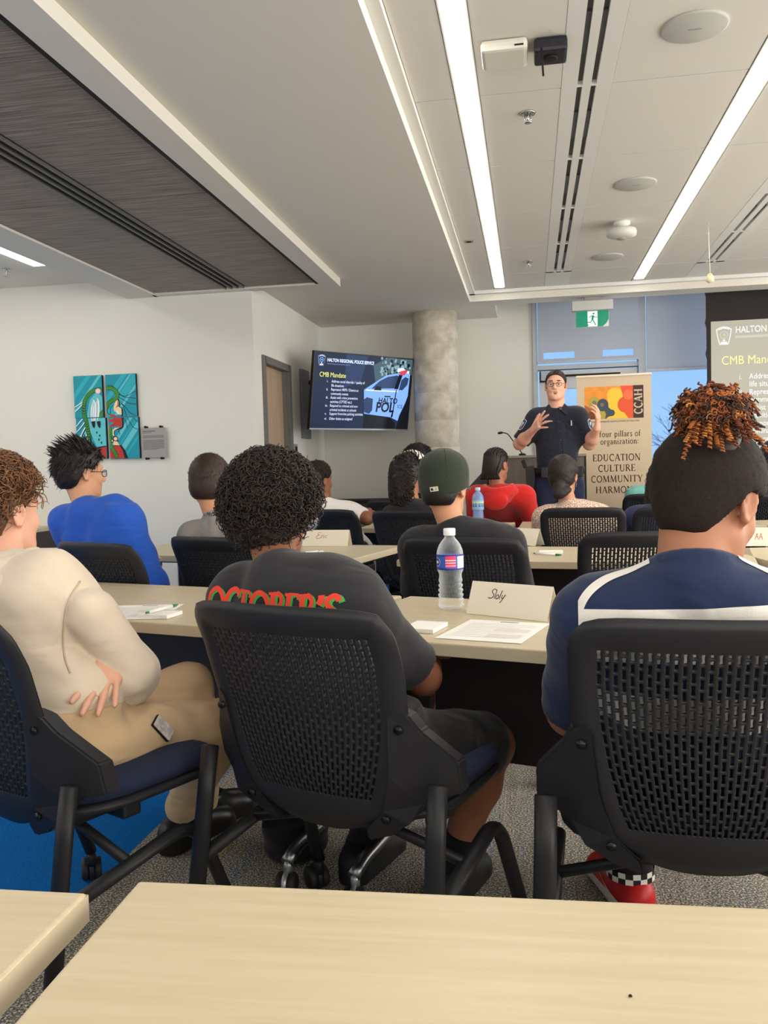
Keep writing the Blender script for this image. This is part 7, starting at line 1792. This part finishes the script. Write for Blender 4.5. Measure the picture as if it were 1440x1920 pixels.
# shoulder boards and sleeve patches
for sx, mm in ((1, M_UNI), (-1, M_UNI)):
    l0, n0, i0, t0 = bv.ray_cast(Vector(p.N+p.r*sx*.085+p.u*.4), Vector((0, 0, -1))); l1, n1, i1, t1 = bv.ray_cast(Vector(p.N+p.r*sx*.150+p.u*.4), Vector((0, 0, -1)))
    dd = (l1-l0).normalized(); nn = n1+n0; nn = (nn-dd*nn.dot(dd)).normalized(); T_m = Matrix((dd, nn.cross(dd), nn)).transposed().to_4x4(); T_m.translation = (l0+l1)/2-nn*.006-Vector(p.base)
    o = MB().box((-.042, -.022, -.008), (.042, .022, .003), bev=.002, mtx=T_m).build('shoulder_board', M_UNI, sh)
    if sx == 1: MB().box((-.01, -.0225, -.004), (.046, .0225, .006), bev=.001, mtx=T_m).build('rank_insignia', mat('insignia silver', (210, 214, 220), .5), o)
    el = p.arms['R' if sx == 1 else 'L'][1]; s0 = p.arms['R' if sx == 1 else 'L'][0]; c = s0+(el-s0)*.42; ax = nrm(el-s0); ou = nrm(p.r*sx*1.0+p.f*.45-ax*np.dot(p.r*sx+p.f*.45, ax)); q = np.cross(ax, ou)
    loc, n_, i, t = bv.ray_cast(Vector(c+ou*.3), Vector(-ou))
    if loc:
        mb = MB(); pts = [(-.030, -.038), (0, -.046), (.030, -.038), (.028, .02), (.016, .046), (-.016, .046), (-.028, .02)]
        for sc, ci, dd in ((1, 0, .003), (.86, 1, .0036), (.45, 0, .0042)):
            m2 = MB(); m2.flat([(x*sc, 0, -y*sc) for x, y in smooth(pts+[pts[0]], 2)], 0); dr = drape(m2, bv, Vector(c), Vector(q), Vector(-ax), Vector(-ou), dd, p.base); mb.add(dr.v, dr.f, ci)
        mb.build('sleeve_patch', [mat('patch silver', (200, 206, 212), .6), mat('patch navy', (60, 70, 92), .6)], sh)
# belt, holster and pouches
mb = MB(); n_ = 40; vs = []; fs = []
for k in range(n_):
    a = 2*math.pi*k/n_; rx, ry = .198, .158
    for (dr, z) in ((0, -.028), (.008, -.026), (.008, .024), (0, .026)): vs.append(Vector((p.P[0]-p.base[0]+(rx+dr)*math.cos(a), p.P[1]-p.base[1]+(ry+dr)*math.sin(a), p.P[2]+.085+z)))
for k in range(n_):
    for j in range(3): a, b = k*4+j, ((k+1) % n_)*4+j; fs.append((a, b, b+1, a+1))
mb.add(vs, fs, 0, True); belt = mb.build('duty_belt', mat('black duty leather', (24, 25, 28), .45), p.root, fix=True)
MB().box((-.03, -.172, -.022), (.03, -.160, .022), bev=.003).build('belt_buckle', mat('dark buckle', (60, 62, 66), .3, metal=.6), belt, loc=(0, 0, p.P[2]+.085))
Hx = p.P+p.r*.205+p.f*.07-p.base
hol = MB().prism([(-.035, .06), (.030, .07), (.036, -.02), (.022, -.16), (-.010, -.165), (-.030, -.05)], -.028, .028, mtx=Matrix.Translation(Vector(Hx)+Vector((0, 0, .06))) @ Matrix.Rotation(R(90), 4, 'X')).build('holster', MATS['black duty leather'], belt)
MB().box((-.030, -.03, .06), (.000, .028, .125), bev=.006, mtx=Matrix.Translation(Vector(Hx)+Vector((0, 0, .06))) @ Matrix.Rotation(R(-18), 4, 'Y')).build('pistol_grip', M_DARK, hol)
for (dx, dy) in ((.10, .155), (-.08, .16), (-.16, .11)):
    c = p.P+p.r*dx+p.f*dy-p.base; MB().box((-.025, -.02, -.045), (.025, .02, .035), bev=.006, mtx=Matrix.Translation(Vector(c)+Vector((0, 0, .08)))).build('belt_pouch', MATS['black duty leather'], belt)
hp = p.hair_cap(H_DKB, t=.006, nape=-.060, front=.090, noise=.0008, fr=240, h=.004, vol=(0, 0, .002))
p.tufts([H_DKB, H_BLK2], 1200, .009, .0012, 63, t=.008, nape=-.05, front=.090, comb=(0, .5, .3), lift=.35, parent=hp)
face_parts(p.root, p.base, p.C, p.M, p.hs, H_DKB, SKIN['fair'], None, mat('dark red glasses frame', (74, 34, 34), .35), True, 1)
# dark bag on the floor under the row of tables
fb = V3(*atz(548, 1612, 0)); S = Sdf(fb-V3(.2, .2, .05), fb+V3(.2, .25, .3), .008); S.ell(fb+V3(0, .05, .09), (.10, .12, .085), None, .02); S.ell(fb+V3(0, .05, .03), (.095, .12, .04), None, .02); S.plane(fb, (0, 0, -1), .01)
bg = empty('bag', tuple(fb), 0, 'black bag on the carpet behind the middle chair', 'bag'); S.build('bag_body', cloth('black nylon', (24, 24, 26), rough=.6), bg, fb)
MB().tube([(-.06, -.06, .12), (-.05, -.05, .20), (0, .0, .22), (.05, .03, .20), (.06, .05, .13)], .009, 8).build('bag_strap', M_DARK, bg)
